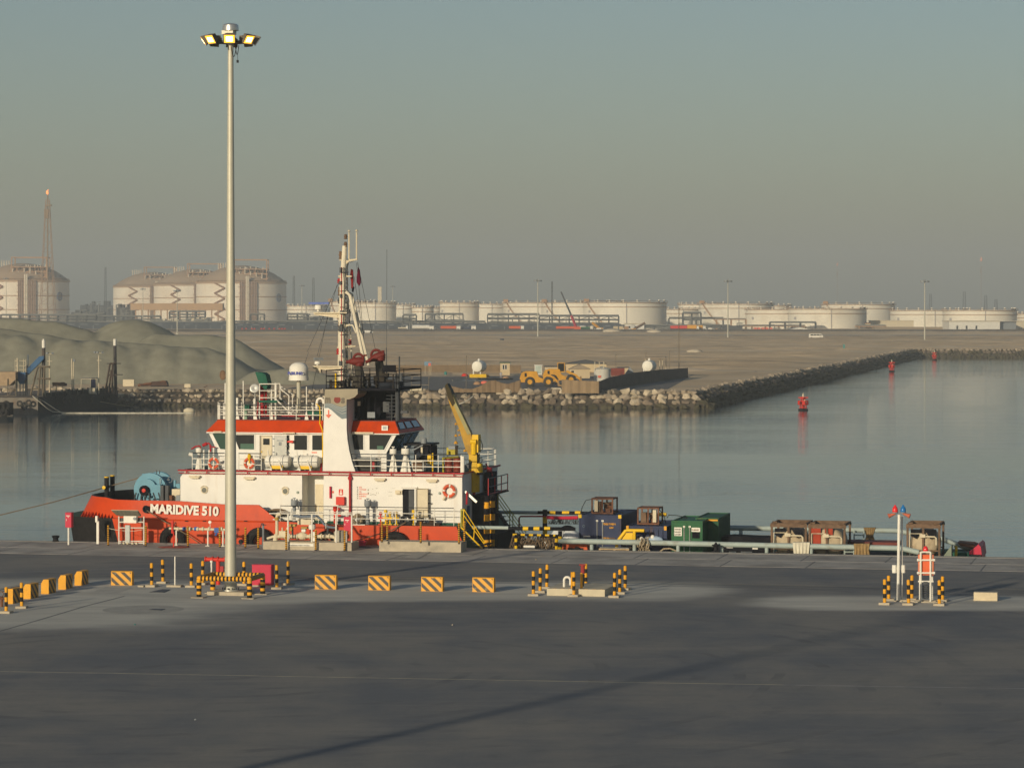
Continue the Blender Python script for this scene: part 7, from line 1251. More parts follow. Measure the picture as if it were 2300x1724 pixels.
x, y, _ = gl(1001, 842); o = simple('teal_bin', 'teal bin standing near the yard fence', 'bin', (x, y, LZ)); g = MB(); g.lathe([(.28, 0), (.33, .55), (.26, .62), (.2, .75), (0, .78)], (x, y, LZ), 12); g.build('bin_body', M['tealp'], o)
o = simple('yard_fence', 'thin wire fence on posts at the back of the yard', 'fence', gl(1000, 838)); g = MB(); a, b = gl(885, 839), gl(1170, 836)
for i in range(13): q = Vector(a).lerp(Vector(b), i/12); g.tube([q, q+Vector((0, 0, 2.1))], .05, 4)
g.build('post', M['steel'], o); g = MB(); g.b(min(a[0], b[0]), b[0], a[1]+.5, a[1]+.54, LZ, LZ+1.9); g.build('wire_mesh', mat('brown_mesh_screen', (.21, .15, .09), .95, v=.15), o, 0)
for px, y0, y1, lb in ((1047, 872, 800, 'thin tall pole at the front of the yard beside the tarpaulin'), (924, 877, 848, 'left one of two short posts joined by a rope on the rocks'), (963, 877, 848, 'right one of two short posts joined by a rope on the rocks'), (1525, 846, 693, 'very tall thin pole rising behind the end of the dark fence'), (1383, 838, 797, 'thin lamp pole behind the red container'), (1450, 840, 795, 'thin lamp pole in front of the tank shelter'), (1504, 832, 787, 'thin lamp pole right of the tank shelter')):
    Y = 545 if y0 > 870 else F*(H-LZ)/(y0-HY); x, y, _ = P(px, y0, Y); o = simple('thin_pole', lb, 'pole', (x, y, LZ)); g = MB(); g.ln([(px, y0), (px, y1)], Y, .055 if y1 > 700 else .09, 5); g.c(P(px+1, y1, Y), (.3, .12, .25)); g.build('pole', M['bargest'], o)
line('post_rope', [P(924, 864, 545), P(963, 864, 545)], .04, M['rope'], 'tan rope strung between the two short posts on the rocks', 'rope'); line('water_pipe', [P(1027, 908, 540), P(1040, 904, 540), P(1053, 897, 541), P(1063, 889, 542)], .09, M['pale'], 'white plastic pipe lying across the boulders', 'pipe')
# person at the cabin
x, y, _ = gl(1125, 853); o = simple('person', 'person in a grey shirt and grey trousers standing by the guard cabin', 'person', (x, y, LZ)); me = bpy.data.meshes.new('body'); vv = [(0, 0, .95), (0, 0, 1.2), (0, 0, 1.42), (0, 0, 1.52), (0, 0, 1.68), (.1, 0, .9), (.12, .03, .5), (.13, 0, .06), (.13, -.12, .03), (-.1, 0, .9), (-.12, -.05, .5), (-.13, .05, .06), (-.13, -.08, .03), (.2, 0, 1.4), (.25, .03, 1.12), (.24, -.06, .88), (-.2, 0, 1.4), (-.25, .03, 1.12), (-.24, -.06, .88)]
me.from_pydata([(a+x-x, b, c) for a, b, c in vv], [(0, 1), (1, 2), (2, 3), (3, 4), (0, 5), (5, 6), (6, 7), (7, 8), (0, 9), (9, 10), (10, 11), (11, 12), (2, 13), (13, 14), (14, 15), (2, 16), (16, 17), (17, 18)], []); ob = bpy.data.objects.new('body', me); COL.objects.link(ob); md = ob.modifiers.new('s', 'SKIN'); rs = [.16, .16, .17, .06, .1, .1, .075, .05, .045, .1, .075, .05, .045, .07, .05, .04, .07, .05, .04]
for i, q in enumerate(me.skin_vertices[0].data): q.radius = (rs[i], rs[i]); q.use_root = i == 0
ob.modifiers.new('u', 'SUBSURF').levels = 1; dg = bpy.context.evaluated_depsgraph_get(); bm_ = bpy.data.meshes.new_from_object(ob.evaluated_get(dg)); bpy.data.objects.remove(ob); bm_.materials.clear(); [bm_.materials.append(M[k]) for k in ('skin', 'shirt', 'trousers', 'hair')]
for p_ in bm_.polygons: zc = sum(bm_.vertices[i].co.z for i in p_.vertices)/len(p_.vertices); xc = abs(sum(bm_.vertices[i].co.x for i in p_.vertices)/len(p_.vertices)); p_.material_index = 3 if zc > 1.7 else 0 if zc > 1.5 or (xc > .18 and zc < 1.0) else 1 if zc > .95 else 2
ob = bpy.data.objects.new('body', bm_); COL.objects.link(ob); ob.parent = o
# tarpaulin, tan fence, dark fence
def screen(name, lb, tops, bot, Y0, m, Yf=None, thick=.12):
    x, y, _ = P(tops[0][0], bot, Y0); o = simple(name, lb, 'fence', (x, y, LZ)); g = MB(); A, B = [], []
    for i, (px, py) in enumerate(tops):
        Y = Yf(px) if Yf else Y0; v = P(px, py, Y+.06*math.sin(i*1.9)); A.append(v); B.append(Vector((v.x, v.y, LZ-.3)))
    n = len(A); bk_ = [v+Vector((thick*.3, thick, 0)) for v in A+B]; N_ = 2*n
    g.add(A+B+bk_, [(i, i+1, n+i+1, n+i) for i in range(n-1)]+[(N_+i, N_+i+1, N_+n+i+1, N_+n+i) for i in range(n-1)]+[(i, i+1, N_+i+1, N_+i) for i in range(n-1)]+[(0, n, N_+n, N_), (n-1, 2*n-1, N_+2*n-1, N_+n-1)]); g.build('screen', m, o, 0); p = MB()
    for i in range(0, n, 2): p.tube([B[i]+Vector((0, .2, 0)), A[i]+Vector((0, .2, .08))], .05, 4)
    p.build('post', M['bargest'], o); return o
interp = lambda pts, n: [(pts[0][0]+(pts[-1][0]-pts[0][0])*i/n, next(a[1]+(b[1]-a[1])*((pts[0][0]+(pts[-1][0]-pts[0][0])*i/n)-a[0])/(b[0]-a[0]) for a, b in zip(pts, pts[1:]) if b[0] >= pts[0][0]+(pts[-1][0]-pts[0][0])*i/n-1e-6)) for i in range(n+1)]
screen('shade_net_fence', 'sagging brown shade net along the rock edge right of the crane tip', interp([(1004, 860), (1014, 867), (1040, 873), (1062, 873), (1080, 866), (1097, 855), (1112, 854), (1128, 860), (1140, 862), (1155, 858), (1169, 853)], 40), 879, 545, M['tarp']); screen('shade_net_fence', 'straight tan brown screen fence at the corner below the round silo', interp([(1262, 852), (1300, 854.5), (1345, 856)], 14), 880, 540, mat('tan_brown_screen', (.30, .21, .12), .95, v=.12, scale=.5)); screen('dark_fence', 'long dark net fence running back from the corner towards the plain', interp([(1346, 856), (1370, 847), (1420, 837), (1480, 830), (1545, 826)], 26), 880, 540, M['net'], Yf=lambda px: 540+(px-1346)/199*106)
# wheel loaders
def loader(lb, px, py, Y, first, k=1.0):
    x, y, _ = P(px, py, Y)
    o = simple('wheel_loader', lb, 'wheel loader', (x, y, LZ), 'yellow wheel loaders in the yard'); q = lambda a, b, c=0: (x+a*k, y+b*k, LZ+c*k); B = lambda g, a0, a1, b0, b1, c0, c1, m=0: g.b(x+a0*k, x+a1*k, y+b0*k, y+b1*k, LZ+c0*k, LZ+c1*k, m)
    g = MB(); A = [Vector(q(a, -1.0, c)) for a, c in ((-3.7, .9), (-3.8, 1.7), (-3.4, 2.7), (-2.6, 2.95), (-.6, 2.9), (-.3, 1.9), (.4, 1.6), (.9, 1.0), (-.2, .8))]; g.prism(A, [v+Vector((0, 2.2*k, 0)) for v in A]); B(g, .3, 2.2, -.8, .8, .8, 1.6); B(g, -2.9, -2.5, -1.02, -.8, 1.9, 2.6, 1); g.build('body', [M['cat'], M['black']], o, 0)
    g = MB(); B(g, -1.0, .35, -.85, .85, 2.3, 2.5); B(g, -1.1, .45, -.9, .9, 4.0, 4.12)
    for a in (-1.0, .25):
        for b in (-.85, .75): B(g, a, a+.1, b, b+.1, 2.5, 4.0)
    g.build('cab', M['cat'] if not first else M['white2'], o, 0); g = MB(); B(g, -.88, .23, -.82, -.78, 2.5, 3.98); B(g, .28, .32, -.7, .7, 2.5, 3.98); g.build('cab_glass', mat('loader_cab_glass', (.45, .52, .45), .1) if first else M['glass'], o, 0)
    for a in (-1.9, 1.55):
        for b in (-1.05, 1.05): g = MB(); g.ring(q(a, b, .95), .64*k, .32*k, 22, 8); w_ = g.build('wheel', M['tyre'], o); g = MB(); g.lathe([(.5*k, -.2*k), (.45*k, -.3*k), (0, -.25*k)], q(a, b, .95), 14, ax=(0, 1, 0)); g.build('rim', M['cat'], w_)
    g = MB()
    for b in (-.6, .55): g.prism([Vector(q(a, b, c)) for a, c in ((.5, 2.4), (.9, 2.7), (2.6, 1.9), (3.6, .9), (3.3, .7), (2.3, 1.5))], [Vector(q(a, b+.2, c)) for a, c in ((.5, 2.4), (.9, 2.7), (2.6, 1.9), (3.6, .9), (3.3, .7), (2.3, 1.5))])
    g.build('lift_arms', M['cat'], o, 0); g = MB(); A = [Vector(q(a, -1.4, c)) for a, c in ((3.3, .15), (3.2, 1.3), (3.5, 1.6), (3.6, .5), (4.7, .2), (4.7, .1))]; g.prism(A, [v+Vector((0, 2.8*k, 0)) for v in A]); g.build('bucket', mat('worn_bucket_steel', (.30, .19, .08), .7), o, 0)
loader('yellow wheel loader with a pale cab at the left behind the rocks', 1213, 869, 572, True, .98); loader('yellow wheel loader half hidden behind the tan screen fence', 1264, 864, 590, False, 1.0)
for px, py, m, lb in ((1044, 845, 'sigred', 'small red and tan pile left of the first white tank'), (1072, 864, 'tan', 'tan rubble pile in the yard left of the tarpaulin peak'), (1088, 862, 'salmon', 'pinkish rubble pile behind the tarpaulin'), (1136, 852, 'tan', 'brown pipe spool beside the standing person'), (1091, 847, 'yellow', 'yellow low pile right of the first white tank')):
    x, y, z = gl(px, py); lump_w('material_pile', lb, 'pile', (x, y, LZ+.2), .75, .6, .45, M[m], px)
x, y, z = gl(1085, 853); o = simple('steel_plates', 'dark steel plates and pipes laid flat on the yard', 'plates', (x, y, LZ)); g = MB(); g.b(x-3, x+5.5, y, y+1.5, LZ+.1, LZ+.3, 0); g.tube([(x-1, y-3, LZ+.25), (x+6, y-1, LZ+.25)], .15, 8, 1); g.tube([(x-6, y-8, LZ+.1), (x-3, y+2, LZ+.1)], .07, 6, 2); g.tube([(x-1.5, y-8, LZ+.1), (x+.5, y, LZ+.1)], .07, 6, 2); g.b(x-4, x+1, y-8, y-2, LZ+.04, LZ+.08, 3); g.build('plates', [M['dsteel'], M['black'], M['pale'], M['steel']], o, 0)
for px, py, r_ in ((1560, 793, 2.2), (1664, 801, 1.1), (1374, 747, 4.5), (1470, 748, 4), (1130, 790, .5), (1410, 770, 1)):
    x, y, z = gl(px, py); lump_w('sand_pile', 'pale sand pile on the plain '+{1560: 'right of the tall thin pole', 1664: 'beyond the rock embankment', 1374: 'at the far bund by the brown containers', 1470: 'at the far bund left of the tall pole', 1130: 'tiny, above the guard cabin', 1410: 'low, in front of the far road'}[px], 'sand pile', (x, y, LZ), r_*1.3, r_, r_*.55, mat('pale_sand_heap', (.62, .52, .37), .95, bump=.1), px)
for px, py, lb in ((1128, 766, 'dark box on the plain left of the first far light mast'), (1896, 786, 'small green post box on the plain')):
    x, y, z = gl(px, py); o = simple('plain_box', lb, 'box', (x, y, LZ)); g = MB(); w_ = .9 if px < 1200 else .25; g.b(x-w_, x+w_, y, y+1, LZ, LZ+(1.1 if px < 1200 else 2)); g.build('box', M['dsteel'] if px < 1200 else M['tealp'], o, 0)
# ================================================================ THE PLANT ON THE HORIZON
FR = LF
zpx = lambda py, Y: H-(py-HY)*Y/F
xpx = lambda px, Y: (px-CX)*Y/F
TG = 'white oil storage tanks'
def oil_tank(x0, x1, yt, Y, lb, stair=True, marks=True):
    cx, r, zt = xpx((x0+x1)/2, Y), (x1-x0)/2*Y/F, zpx(yt, Y); o = thing('storage_tank', lb, 'storage tank', (cx, Y, LZ), TG); g = MB(); g.lathe([(r, LZ), (r, zt), (r*.985, zt), (r*.98, zt-.6), (0, zt-.3+r*.02)], (cx, Y, 0), 64); g.build('shell', M['tank'], o, 30)
    g = MB()
    for z_, w_ in ((zt-.6, .9), (zt-3.4, .7)): g.lathe([(r, z_), (r+w_, z_+.1), (r+w_, z_+.35), (r, z_+.4)], (cx, Y, 0), 64)
    g.lathe([(r+.8, zt+.9), (r+.85, zt+.98), (r+.8, zt+1.0)], (cx, Y, 0), 64)
    for i in range(32): a = i*math.pi/16; g.b(cx+(r+.8)*math.cos(a)-.06, cx+(r+.8)*math.cos(a)+.06, Y+(r+.8)*math.sin(a)-.06, Y+(r+.8)*math.sin(a)+.06, zt-.3, zt+1)
    g.build('wind_girder', M['tan'], o, 30); g = MB()
    for i in range(10): a = -math.pi+i*math.pi/9+.1; g.lathe([(.55, zt), (.55, zt+.9), (.8, zt+1.0), (.5, zt+1.6), (0, zt+1.7)], (cx+r*.96*math.cos(a), Y+r*.96*math.sin(a), 0), 8)
    g.build('roof_vents', M['tank'], o, kind='stuff')
    if stair:
        g = MB(); a0, a1 = -math.pi*.86, -math.pi*.66; P_ = [Vector((cx+(r+.5)*math.cos(a0+(a1-a0)*i/10), Y+(r+.5)*math.sin(a0+(a1-a0)*i/10), zt-(zt-LZ-2)*i/10)) for i in range(11)]
        g.tube(P_, .45, 4); g.tube([p+Vector((0, 0, 1.1)) for p in P_], .08, 4); g.c((P_[0].x-.4, P_[0].y-.5, zt+1.2), (3.4, 2.4, 2.0)); g.build('stair', M['tan'], o)
    if marks:
        g = MB(); a = -math.pi*.83; g.c((cx+(r+.06)*math.cos(a), Y+(r+.06)*math.sin(a), zt-6.2), (.1, 2.4, 1.8), 0, a); a = -math.pi*.5; g.c((cx+(r+.3)*math.cos(a), Y+(r+.3)*math.sin(a), (zt+LZ)/2), (.5, .4, zt-LZ-1), 0, a); g.build('pipe_and_plate', mat('tank_plate_grey', (.42, .40, .38), .7), o, 0)
for x0, x1, yt, Y, lb, st_ in ((645, 735, 686.5, 2560, 'oil tank right of the last big cream gas tank, behind the radar bar', 0), (741, 845, 677, 2390, 'oil tank directly behind the ship mast braces', 1), (800, 890, 680, 2300, 'oil tank under the cream chimney, right of the mast', 0), (880, 932, 684.5, 2470, 'narrow oil tank showing between two paler tanks right of the chimney', 0), (925, 973, 690, 2310, 'small low oil tank with dark lettering marks left of the pair with a shaded side', 0), (956, 992, 691, 2480, 'smallest visible oil tank sliver left of the wide pale tank', 0), (988, 1076, 679.5, 2250, 'wide pale oil tank with a dark right side, left of the truss rack', 0), (1060, 1150, 682, 2420, 'oil tank peeping out left of the three big white tanks', 0),
    (1130, 1312, 679, 2270, 'left one of the three big overlapping white oil tanks behind the truss rack', 1), (1216, 1402, 679, 2185, 'middle one of the three big overlapping white oil tanks, behind the red crane', 1), (1310, 1497, 678.5, 2105, 'right one of the three big overlapping white oil tanks with a blue shaded side', 1), (1484, 1580, 694, 2260, 'low pinkish oil tank right of the three big tanks', 0), (1524, 1620, 683, 2400, 'oil tank behind the low pinkish one', 0), (1569, 1737, 682, 2200, 'big oil tank with a slanting stair behind the second far light mast', 1), (1692, 1777, 686, 2350, 'oil tank partly hidden at the right of the big one by the second light mast', 0), (1675, 1852, 694, 2130, 'lower front oil tank above the tan shipping boxes', 0), (1770, 1946, 693, 2050, 'lower front oil tank with a blue shaded right side, above the gabled shed', 0), (1845, 2010, 683, 2280, 'tall oil tank behind the gabled shed tanks, with a grey right side', 1), (2000, 2176, 696, 2180, 'low oil tank behind the third far light mast', 0), (2118, 2283, 696, 2080, 'low oil tank behind the white flat building at the right', 0), (2282, 2420, 704, 2300, 'hazy oil tank at the right picture edge', 0)):
    oil_tank(x0, x1, yt, Y, lb, st_)
# --- gas tanks with domed roofs
LG = 'domed cream gas tanks'
def gas_tank(x0, x1, yw, Y, lb, frame=True, rs=1):
    cx, r, zt = xpx((x0+x1)/2, Y), (x1-x0)/2*Y/F, zpx(yw, Y); o = thing('gas_tank', lb, 'gas tank', (cx, Y, LZ), LG); g = MB(); g.lathe([(r, LZ), (r, zt)], (cx, Y, 0), 72); g.build('wall', M['lngt'], o, 30)
    dm = 15.0; rs_ = (r*r+dm*dm)/(2*dm); g = MB(); g.lathe([(r*1.015, zt-.4), (r*1.015, zt+.8)]+[(r*q, zt+.8+math.sqrt(max(rs_**2-(r*q)**2, 0))-(rs_-dm)) for q in (.98, .85, .7, .5, .3, .12, 0)], (cx, Y, 0), 72); g.build('dome_roof', mat('dome_tan', (.46, .33, .21), .8, v=.08, scale=.05), o, 30)
    g = MB()
    for z_ in (.34, .66, .985): g.lathe([(r, LZ+(zt-LZ)*z_), (r+.7, LZ+(zt-LZ)*z_+.1), (r+.7, LZ+(zt-LZ)*z_+.5), (r, LZ+(zt-LZ)*z_+.6)], (cx, Y, 0), 72)
    for i in range(48): a = -math.pi*i/47; g.b(cx+r*math.cos(a)-.1, cx+r*math.cos(a)+.1, Y+r*math.sin(a)-.1, Y+r*math.sin(a)+.1, zt+.8, zt+2.2)
    g.lathe([(r*1.0, zt+2.1), (r*1.0, zt+2.3)], (cx, Y, 0), 72); g.build('ring_girder', M['tan'], o, 30)
    ft = zt+dm*.8; fx0, fx1 = cx-r*.13, cx+r*.62; fy0, fy1 = Y-r*.72, Y-r*.25; g = MB(); W = .42
    for xx in [fx0+(fx1-fx0)*i/6 for i in range(7)]:
        for yy in (fy0, fy1): g.b(xx-W/2, xx+W/2, yy-W/2, yy+W/2, zt, ft if xx not in (fx0, fx1) else ft+8.5)
    for xx in (fx0, fx1):
        for yy in (fy0, fy1): g.b(xx-W, xx+W, yy-W, yy+W, zt, ft+8.5)
    for zz in (ft, ft-4, ft-8.5):
        for yy in (fy0, fy1): g.b(fx0-1, fx1+1, yy-.35, yy+.35, zz-.4, zz+.4)
        for xx in (fx0, fx1): g.b(xx-.35, xx+.35, fy0, fy1, zz-.35, zz+.35)
    for yy in (fy0, fy1): g.b(fx0-.5, fx1+.5, yy-.35, yy+.35, ft+8, ft+8.8)
    for xx in (fx0, fx1): g.b(xx-.3, xx+.3, fy0, fy1, ft+8.05, ft+8.75)
    for i in range(18): xx = fx0+(fx1-fx0)*R.random(); g.b(xx-.3, xx+.3, fy0+1, fy0+1.6, zt, ft-R.uniform(0, 5))
    g.b(fx0+4, fx1-8, fy1-1, fy1, zt+3, ft-1)
    g.build('roof_frame', M['tan'], o, 0); g = MB(); g.b(fx0, fx1, fy0, fy1, ft-.25, ft-.02); g.b(fx0+2, fx1-6, fy0+1, fy0+6, ft-9, ft-5); g.b(fx0+8, fx0+14, fy0+2, fy0+8, ft-8, ft-3); g.build('roof_platform', mat('plant_brown_shade', (.24, .17, .12), .8), o, 0); g = MB()
    for i in range(14): xx = fx0+1+(fx1-fx0-2)*R.random(); yy = R.uniform(fy0, fy1); g.tube([(xx, yy, ft), (xx, yy, ft+R.uniform(1, 3.2))], R.uniform(.25, .6), 6)
    for i in range(6): xx = fx0+1+(fx1-fx0)*i/6; g.tube([(xx, fy0-.5, zt+1), (xx, fy0-.5, ft-R.uniform(0, 4))], .5, 6)
    for i in range(5): xx = cx-r*.5+i*2.2; g.tube([(xx, Y-r*.1, zt+dm*.75), (xx, Y-r*.1, zt+dm+3)], .5, 6)
    g.build('roof_pipes', mat('pale_plant_pipe', (.66, .58, .44), .6), o, kind='stuff')
    g = MB(); 
    for i in range(11):
        a = -math.pi*.5+.06+i*.035; rr_ = r+1.3; g.tube([(cx+rr_*math.cos(a), Y+rr_*math.sin(a), LZ), (cx+rr_*math.cos(a), Y+rr_*math.sin(a), zt+(6 if 3 < i < 6 else 1))], .95 if i in (4, 5) else .5, 6, 1 if i in (4, 5) else 0)
    for z_ in (.15, .3, .45, .6, .75, .9): a0, a1 = -math.pi*.5+.03, -math.pi*.5+.44; g.tube([(cx+(r+1.5)*math.cos(a0), Y+(r+1.5)*math.sin(a0), LZ+(zt-LZ)*z_), (cx+(r+1.9)*math.cos((a0+a1)/2), Y+(r+1.9)*math.sin((a0+a1)/2), LZ+(zt-LZ)*z_), (cx+(r+1.5)*math.cos(a1), Y+(r+1.5)*math.sin(a1), LZ+(zt-LZ)*z_)], .35, 4)
    g.build('pipe_riser', [mat('riser_brown', (.36, .24, .16), .7), mat('pale_plant_pipe2', (.66, .58, .44), .6)], o)
    g = MB(); a0, a1 = -math.pi*.5-.52, -math.pi*.5-.28; n = 8; 
    for i in range(n):
        u0, u1 = (a0, a1) if i % 2 == 0 else (a1, a0); q = [(cx+(r+1.1)*math.cos(u), Y+(r+1.1)*math.sin(u), zt-(zt-LZ)*z_/n) for u, z_ in ((u0, i), (u1, i+1))]; g.tube(q, .75, 4)
    g.build('zigzag_stair', mat('stair_brown', (.34, .20, .12), .7), o, 0); g = MB(); a = -.52; 
    for da in (-.05, 0, .05): g.c((cx+(r+.1)*math.cos(a+da), Y+(r+.1)*math.sin(a+da), zt-13), (.2, 1.0, 6-abs(da)*30), 0, a+da)
    g.ring((cx+(r+.15)*math.cos(a), Y+(r+.15)*math.sin(a), zt-13), 3.4, .4, 20, 4, ax=(math.cos(a), math.sin(a), 0)); g.build('emblem', mat('emblem_blue_grey', (.10, .13, .22), .7), o, 0)
for a in ((-190, 8, 640, 2960, 'domed gas tank cut off at the left picture edge, behind the others'), (-52, 155, 632, 2700, 'domed gas tank at the left behind the tall flare stack'), (255, 431, 645, 3230, 'leftmost and farthest of the three domed gas tanks standing together'), (346, 536, 641, 2985, 'middle one of the three domed gas tanks standing together'), (441, 643, 636, 2760, 'nearest domed gas tank, crossed by the tall light mast')): gas_tank(*a)
# --- pipe racks and frames
def pipe_rack(lb, px0, px1, yt, Y, tiers, bay=6, dp=6, truss=False, m='rack', base=0, cat='pipe rack', pipes=True):
    x0, x1, zt = xpx(px0, Y), xpx(px1, Y), zpx(yt, Y); o = thing('pipe_rack', lb, cat, ((x0+x1)/2, Y, LZ)); n = max(2, int((x1-x0)/bay)); g = MB(); w_ = .34; zb_ = LZ+base
    for i in range(n+1):
        x = x0+(x1-x0)*i/n
        for y in (Y, Y+dp): g.b(x-w_, x+w_, y-w_, y+w_, LZ, zt)
        for k in range(tiers): z = zt-(zt-zb_)*.82*k/max(tiers, 1); g.b(x-w_*.8, x+w_*.8, Y, Y+dp, z-.25, z+.05)
    for k in range(tiers):
        z = zt-(zt-zb_)*.82*k/max(tiers, 1)
        for y in (Y, Y+dp): g.b(x0, x1, y-.2, y+.2, z-.35, z+.15)
    if truss:
        for i in range(n):
            a = x0+(x1-x0)*i/n; b = x0+(x1-x0)*(i+1)/n; z1 = zt-(zt-zb_)*.82/tiers; g.tube([(a, Y-.1, zt if i % 2 else z1), (b, Y-.1, z1 if i % 2 else zt)], .16, 4)
    g.build('steel_frame', M[m], o, 0)
    if pipes:
        g = MB()
        for k in range(tiers):
            z = zt-(zt-zb_)*.82*k/max(tiers, 1)
            for j in range(4): y = Y+.6+j*(dp-1.2)/3; r = R.choice((.25, .35, .5)); g.tube([(x0, y, z+r+.1), (x1, y, z+r+.1)], r, 6)
        for i in range(n*2): x = R.uniform(x0, x1); z = R.uniform(zb_+1, zt-1); g.tube([(x, Y-.3, LZ), (x, Y-.3, z), (x+R.choice((-1, 1))*R.uniform(1, 4), Y-.3, z)], R.choice((.15, .25, .4)), 5)
        g.build('pipes', M['rackp'], o, kind='stuff')
pipe_rack('long low dark pipe rack at the foot of the gas tanks', 210, 520, 724, 2150, 2, 9); pipe_rack('long low dark pipe rack running behind the ship mast', 500, 1090, 723, 2060, 3, 7); pipe_rack('tall two tier truss pipe rack left of the first far light mast', 1095, 1212, 706.5, 2010, 3, 6, truss=True); pipe_rack('tall two tier truss pipe rack behind the red crane', 1212, 1390, 710, 2000, 3, 6, truss=True); pipe_rack('pipe rack with slanted truss beams behind the white tanker', 955, 1040, 706, 2090, 2, 6, truss=True); pipe_rack('low pipe rack right of the big white tanks', 1385, 1640, 731, 2000, 2, 6)
pipe_rack('high thin pipe bridge in front of the low pinkish tank', 1503, 1625, 715, 2080, 1, 14); pipe_rack('portal pipe frame behind the second far light mast', 1610, 1676, 717, 2040, 1, 20, m='tan'); pipe_rack('thin pipe bridge above the tan shipping boxes', 1730, 1833, 724, 2010, 1, 9); pipe_rack('pipe rack at the left horizon behind the gravel', 0, 215, 708, 2300, 3, 7); pipe_rack('dense pipe rack between the gas tank groups', 150, 360, 711, 2350, 3, 7); pipe_rack('equipment frame right of the last gas tank', 645, 690, 706, 2150, 4, 5); pipe_rack('pipe frame in front of the last gas tank', 562, 593, 706, 2120, 1, 12); pipe_rack('pump frame behind the small low tanks', 905, 935, 708, 2050, 3, 5); pipe_rack('steel frame behind the low pinkish tank bridge', 1534, 1575, 703, 2060, 2, 5); pipe_rack('low rack line below the front tanks', 1660, 1990, 732.5, 2030, 1, 8, m='tan'); pipe_rack('equipment skid rack behind the brown pipe gallery', 380, 460, 700, 2500, 4, 6)
for px0, px1, yt, Y, lb in ((0, 520, 724, 2140, 'long dark blue-grey shadow wall of the pipe way below the gas tanks'), (500, 1100, 725, 2050, 'long dark blue-grey shadow wall of the pipe way behind the ship mast'), (1100, 1395, 727, 1990, 'dark shadow wall of the pipe way under the tall truss racks')):
    x0, x1 = xpx(px0, Y), xpx(px1, Y); o = thing('plant_wall', lb, 'wall', ((x0+x1)/2, Y, LZ)); g = MB(); g.b(x0, x1, Y, Y+1, LZ, zpx(yt, Y)); g.build('wall_panel', mat('pipe_way_shade', (.05, .06, .075), .8, v=.3, scale=.1), o, 0); g = MB()  # dark backing wall: shade of the plant band put into its colour
    for i in range(int((x1-x0)/9)): a = x0+9*i+R.uniform(-1, 1); g.b(a, a+.5, Y-.5, Y-.01, LZ, zpx(yt+6, Y)); (g.b(a+1, a+R.uniform(3, 6), Y-.5, Y-.02, zpx(yt+5, Y), zpx(yt+3.6, Y)) if R.random() < .7 else None)
    g.build('pale_supports', M['steel'], o, 0, kind='stuff')
x0, x1, Y = xpx(293, 2600), xpx(500, 2600), 2600; o = thing('pipe_gallery', 'long brown covered gallery raised on columns in front of the gas tanks', 'gallery', ((x0+x1)/2, Y, LZ)); g = MB(); g.b(x0, x1, Y, Y+14, zpx(696, Y), zpx(681, Y)); g.build('gallery_box', mat('gallery_brown_cladding', (.50, .32, .17), .8, v=.08, scale=.04), o, 0); g = MB()
for i in range(14): x = x0+4+(x1-x0-8)*i/13; g.b(x-.5, x+.5, Y+2, Y+3, LZ, zpx(696, Y))
g.build('column', M['tan'], o, 0)
for px0, px1, y0, y1, Y, lb, m in ((180, 262, 675, 715, 3600, 'hazy dark process block between the gas tank groups', 'rack'), (262, 300, 683, 712, 3000, 'dark brown process block left of the brown gallery', 'bund'), (430, 470, 712, 726, 2330, 'low pale equipment house below the brown gallery', 'cream'), (330, 420, 716, 727, 2340, 'row of pale low equipment walls under the gas tanks', 'cream'), (160, 232, 696, 716, 3000, 'dark compressor shed behind the gravel mound', 'rack'), (680, 745, 706, 726, 2300, 'grey process block behind the radar', 'rack')):
    x0, x1 = xpx(px0, Y), xpx(px1, Y); o = thing('process_block', lb, 'building', ((x0+x1)/2, Y, LZ)); g = MB(); g.b(x0, x1, Y, Y+20, LZ, zpx(y1, Y)+(zpx(y0, Y)-zpx(y1, Y))*.75)
    for i in range(9): a = x0+(x1-x0)*R.random()*.9; g.b(a, a+(x1-x0)*R.uniform(.04, .16), Y-1-R.random(), Y+12, LZ, zpx(y1, Y)+(zpx(y0, Y)-zpx(y1, Y))*R.uniform(.4, 1.05))
    g.build('plant_mass', M[m], o, 0); g = MB()
    for i in range(10): a = x0+(x1-x0)*R.random(); z = zpx(y0, Y)*R.uniform(.5, 1); g.tube([(a, Y-2.5, LZ), (a, Y-2.5, z), (a+R.uniform(2, 7), Y-2.5, z)], R.uniform(.3, .8), 5)
    g.build('pipes', M['rackp'], o, kind='stuff')
# --- flare stacks, chimney, thin masts
def lattice(g, px, y0, y1, Y, w0, w1, r):
    n = 12; zb_, zt = LZ, zpx(y1, Y); cx = xpx(px, Y)
    for sx1, sy1 in ((-1, -1), (1, -1), (1, 1), (-1, 1)): g.tube([(cx+sx1*w0, Y+sy1*w0, zb_), (cx+sx1*w1, Y+sy1*w1, zt)], r, 4)
    for i in range(n):
        u0, u1 = i/n, (i+1)/n; a = w0+(w1-w0)*u0; b = w0+(w1-w0)*u1; z0_, z1_ = zb_+(zt-zb_)*u0, zb_+(zt-zb_)*u1
        for q0, q1 in (((-1, -1), (1, -1)), ((1, -1), (1, 1)), ((-1, 1), (-1, -1))): g.tube([(cx+q0[0]*a, Y+q0[1]*a, z0_), (cx+q1[0]*b, Y+q1[1]*b, z1_)], r*.7, 4); g.tube([(cx+q0[0]*b, Y+q0[1]*b, z1_), (cx+q1[0]*b, Y+q1[1]*b, z1_)], r*.6, 4)
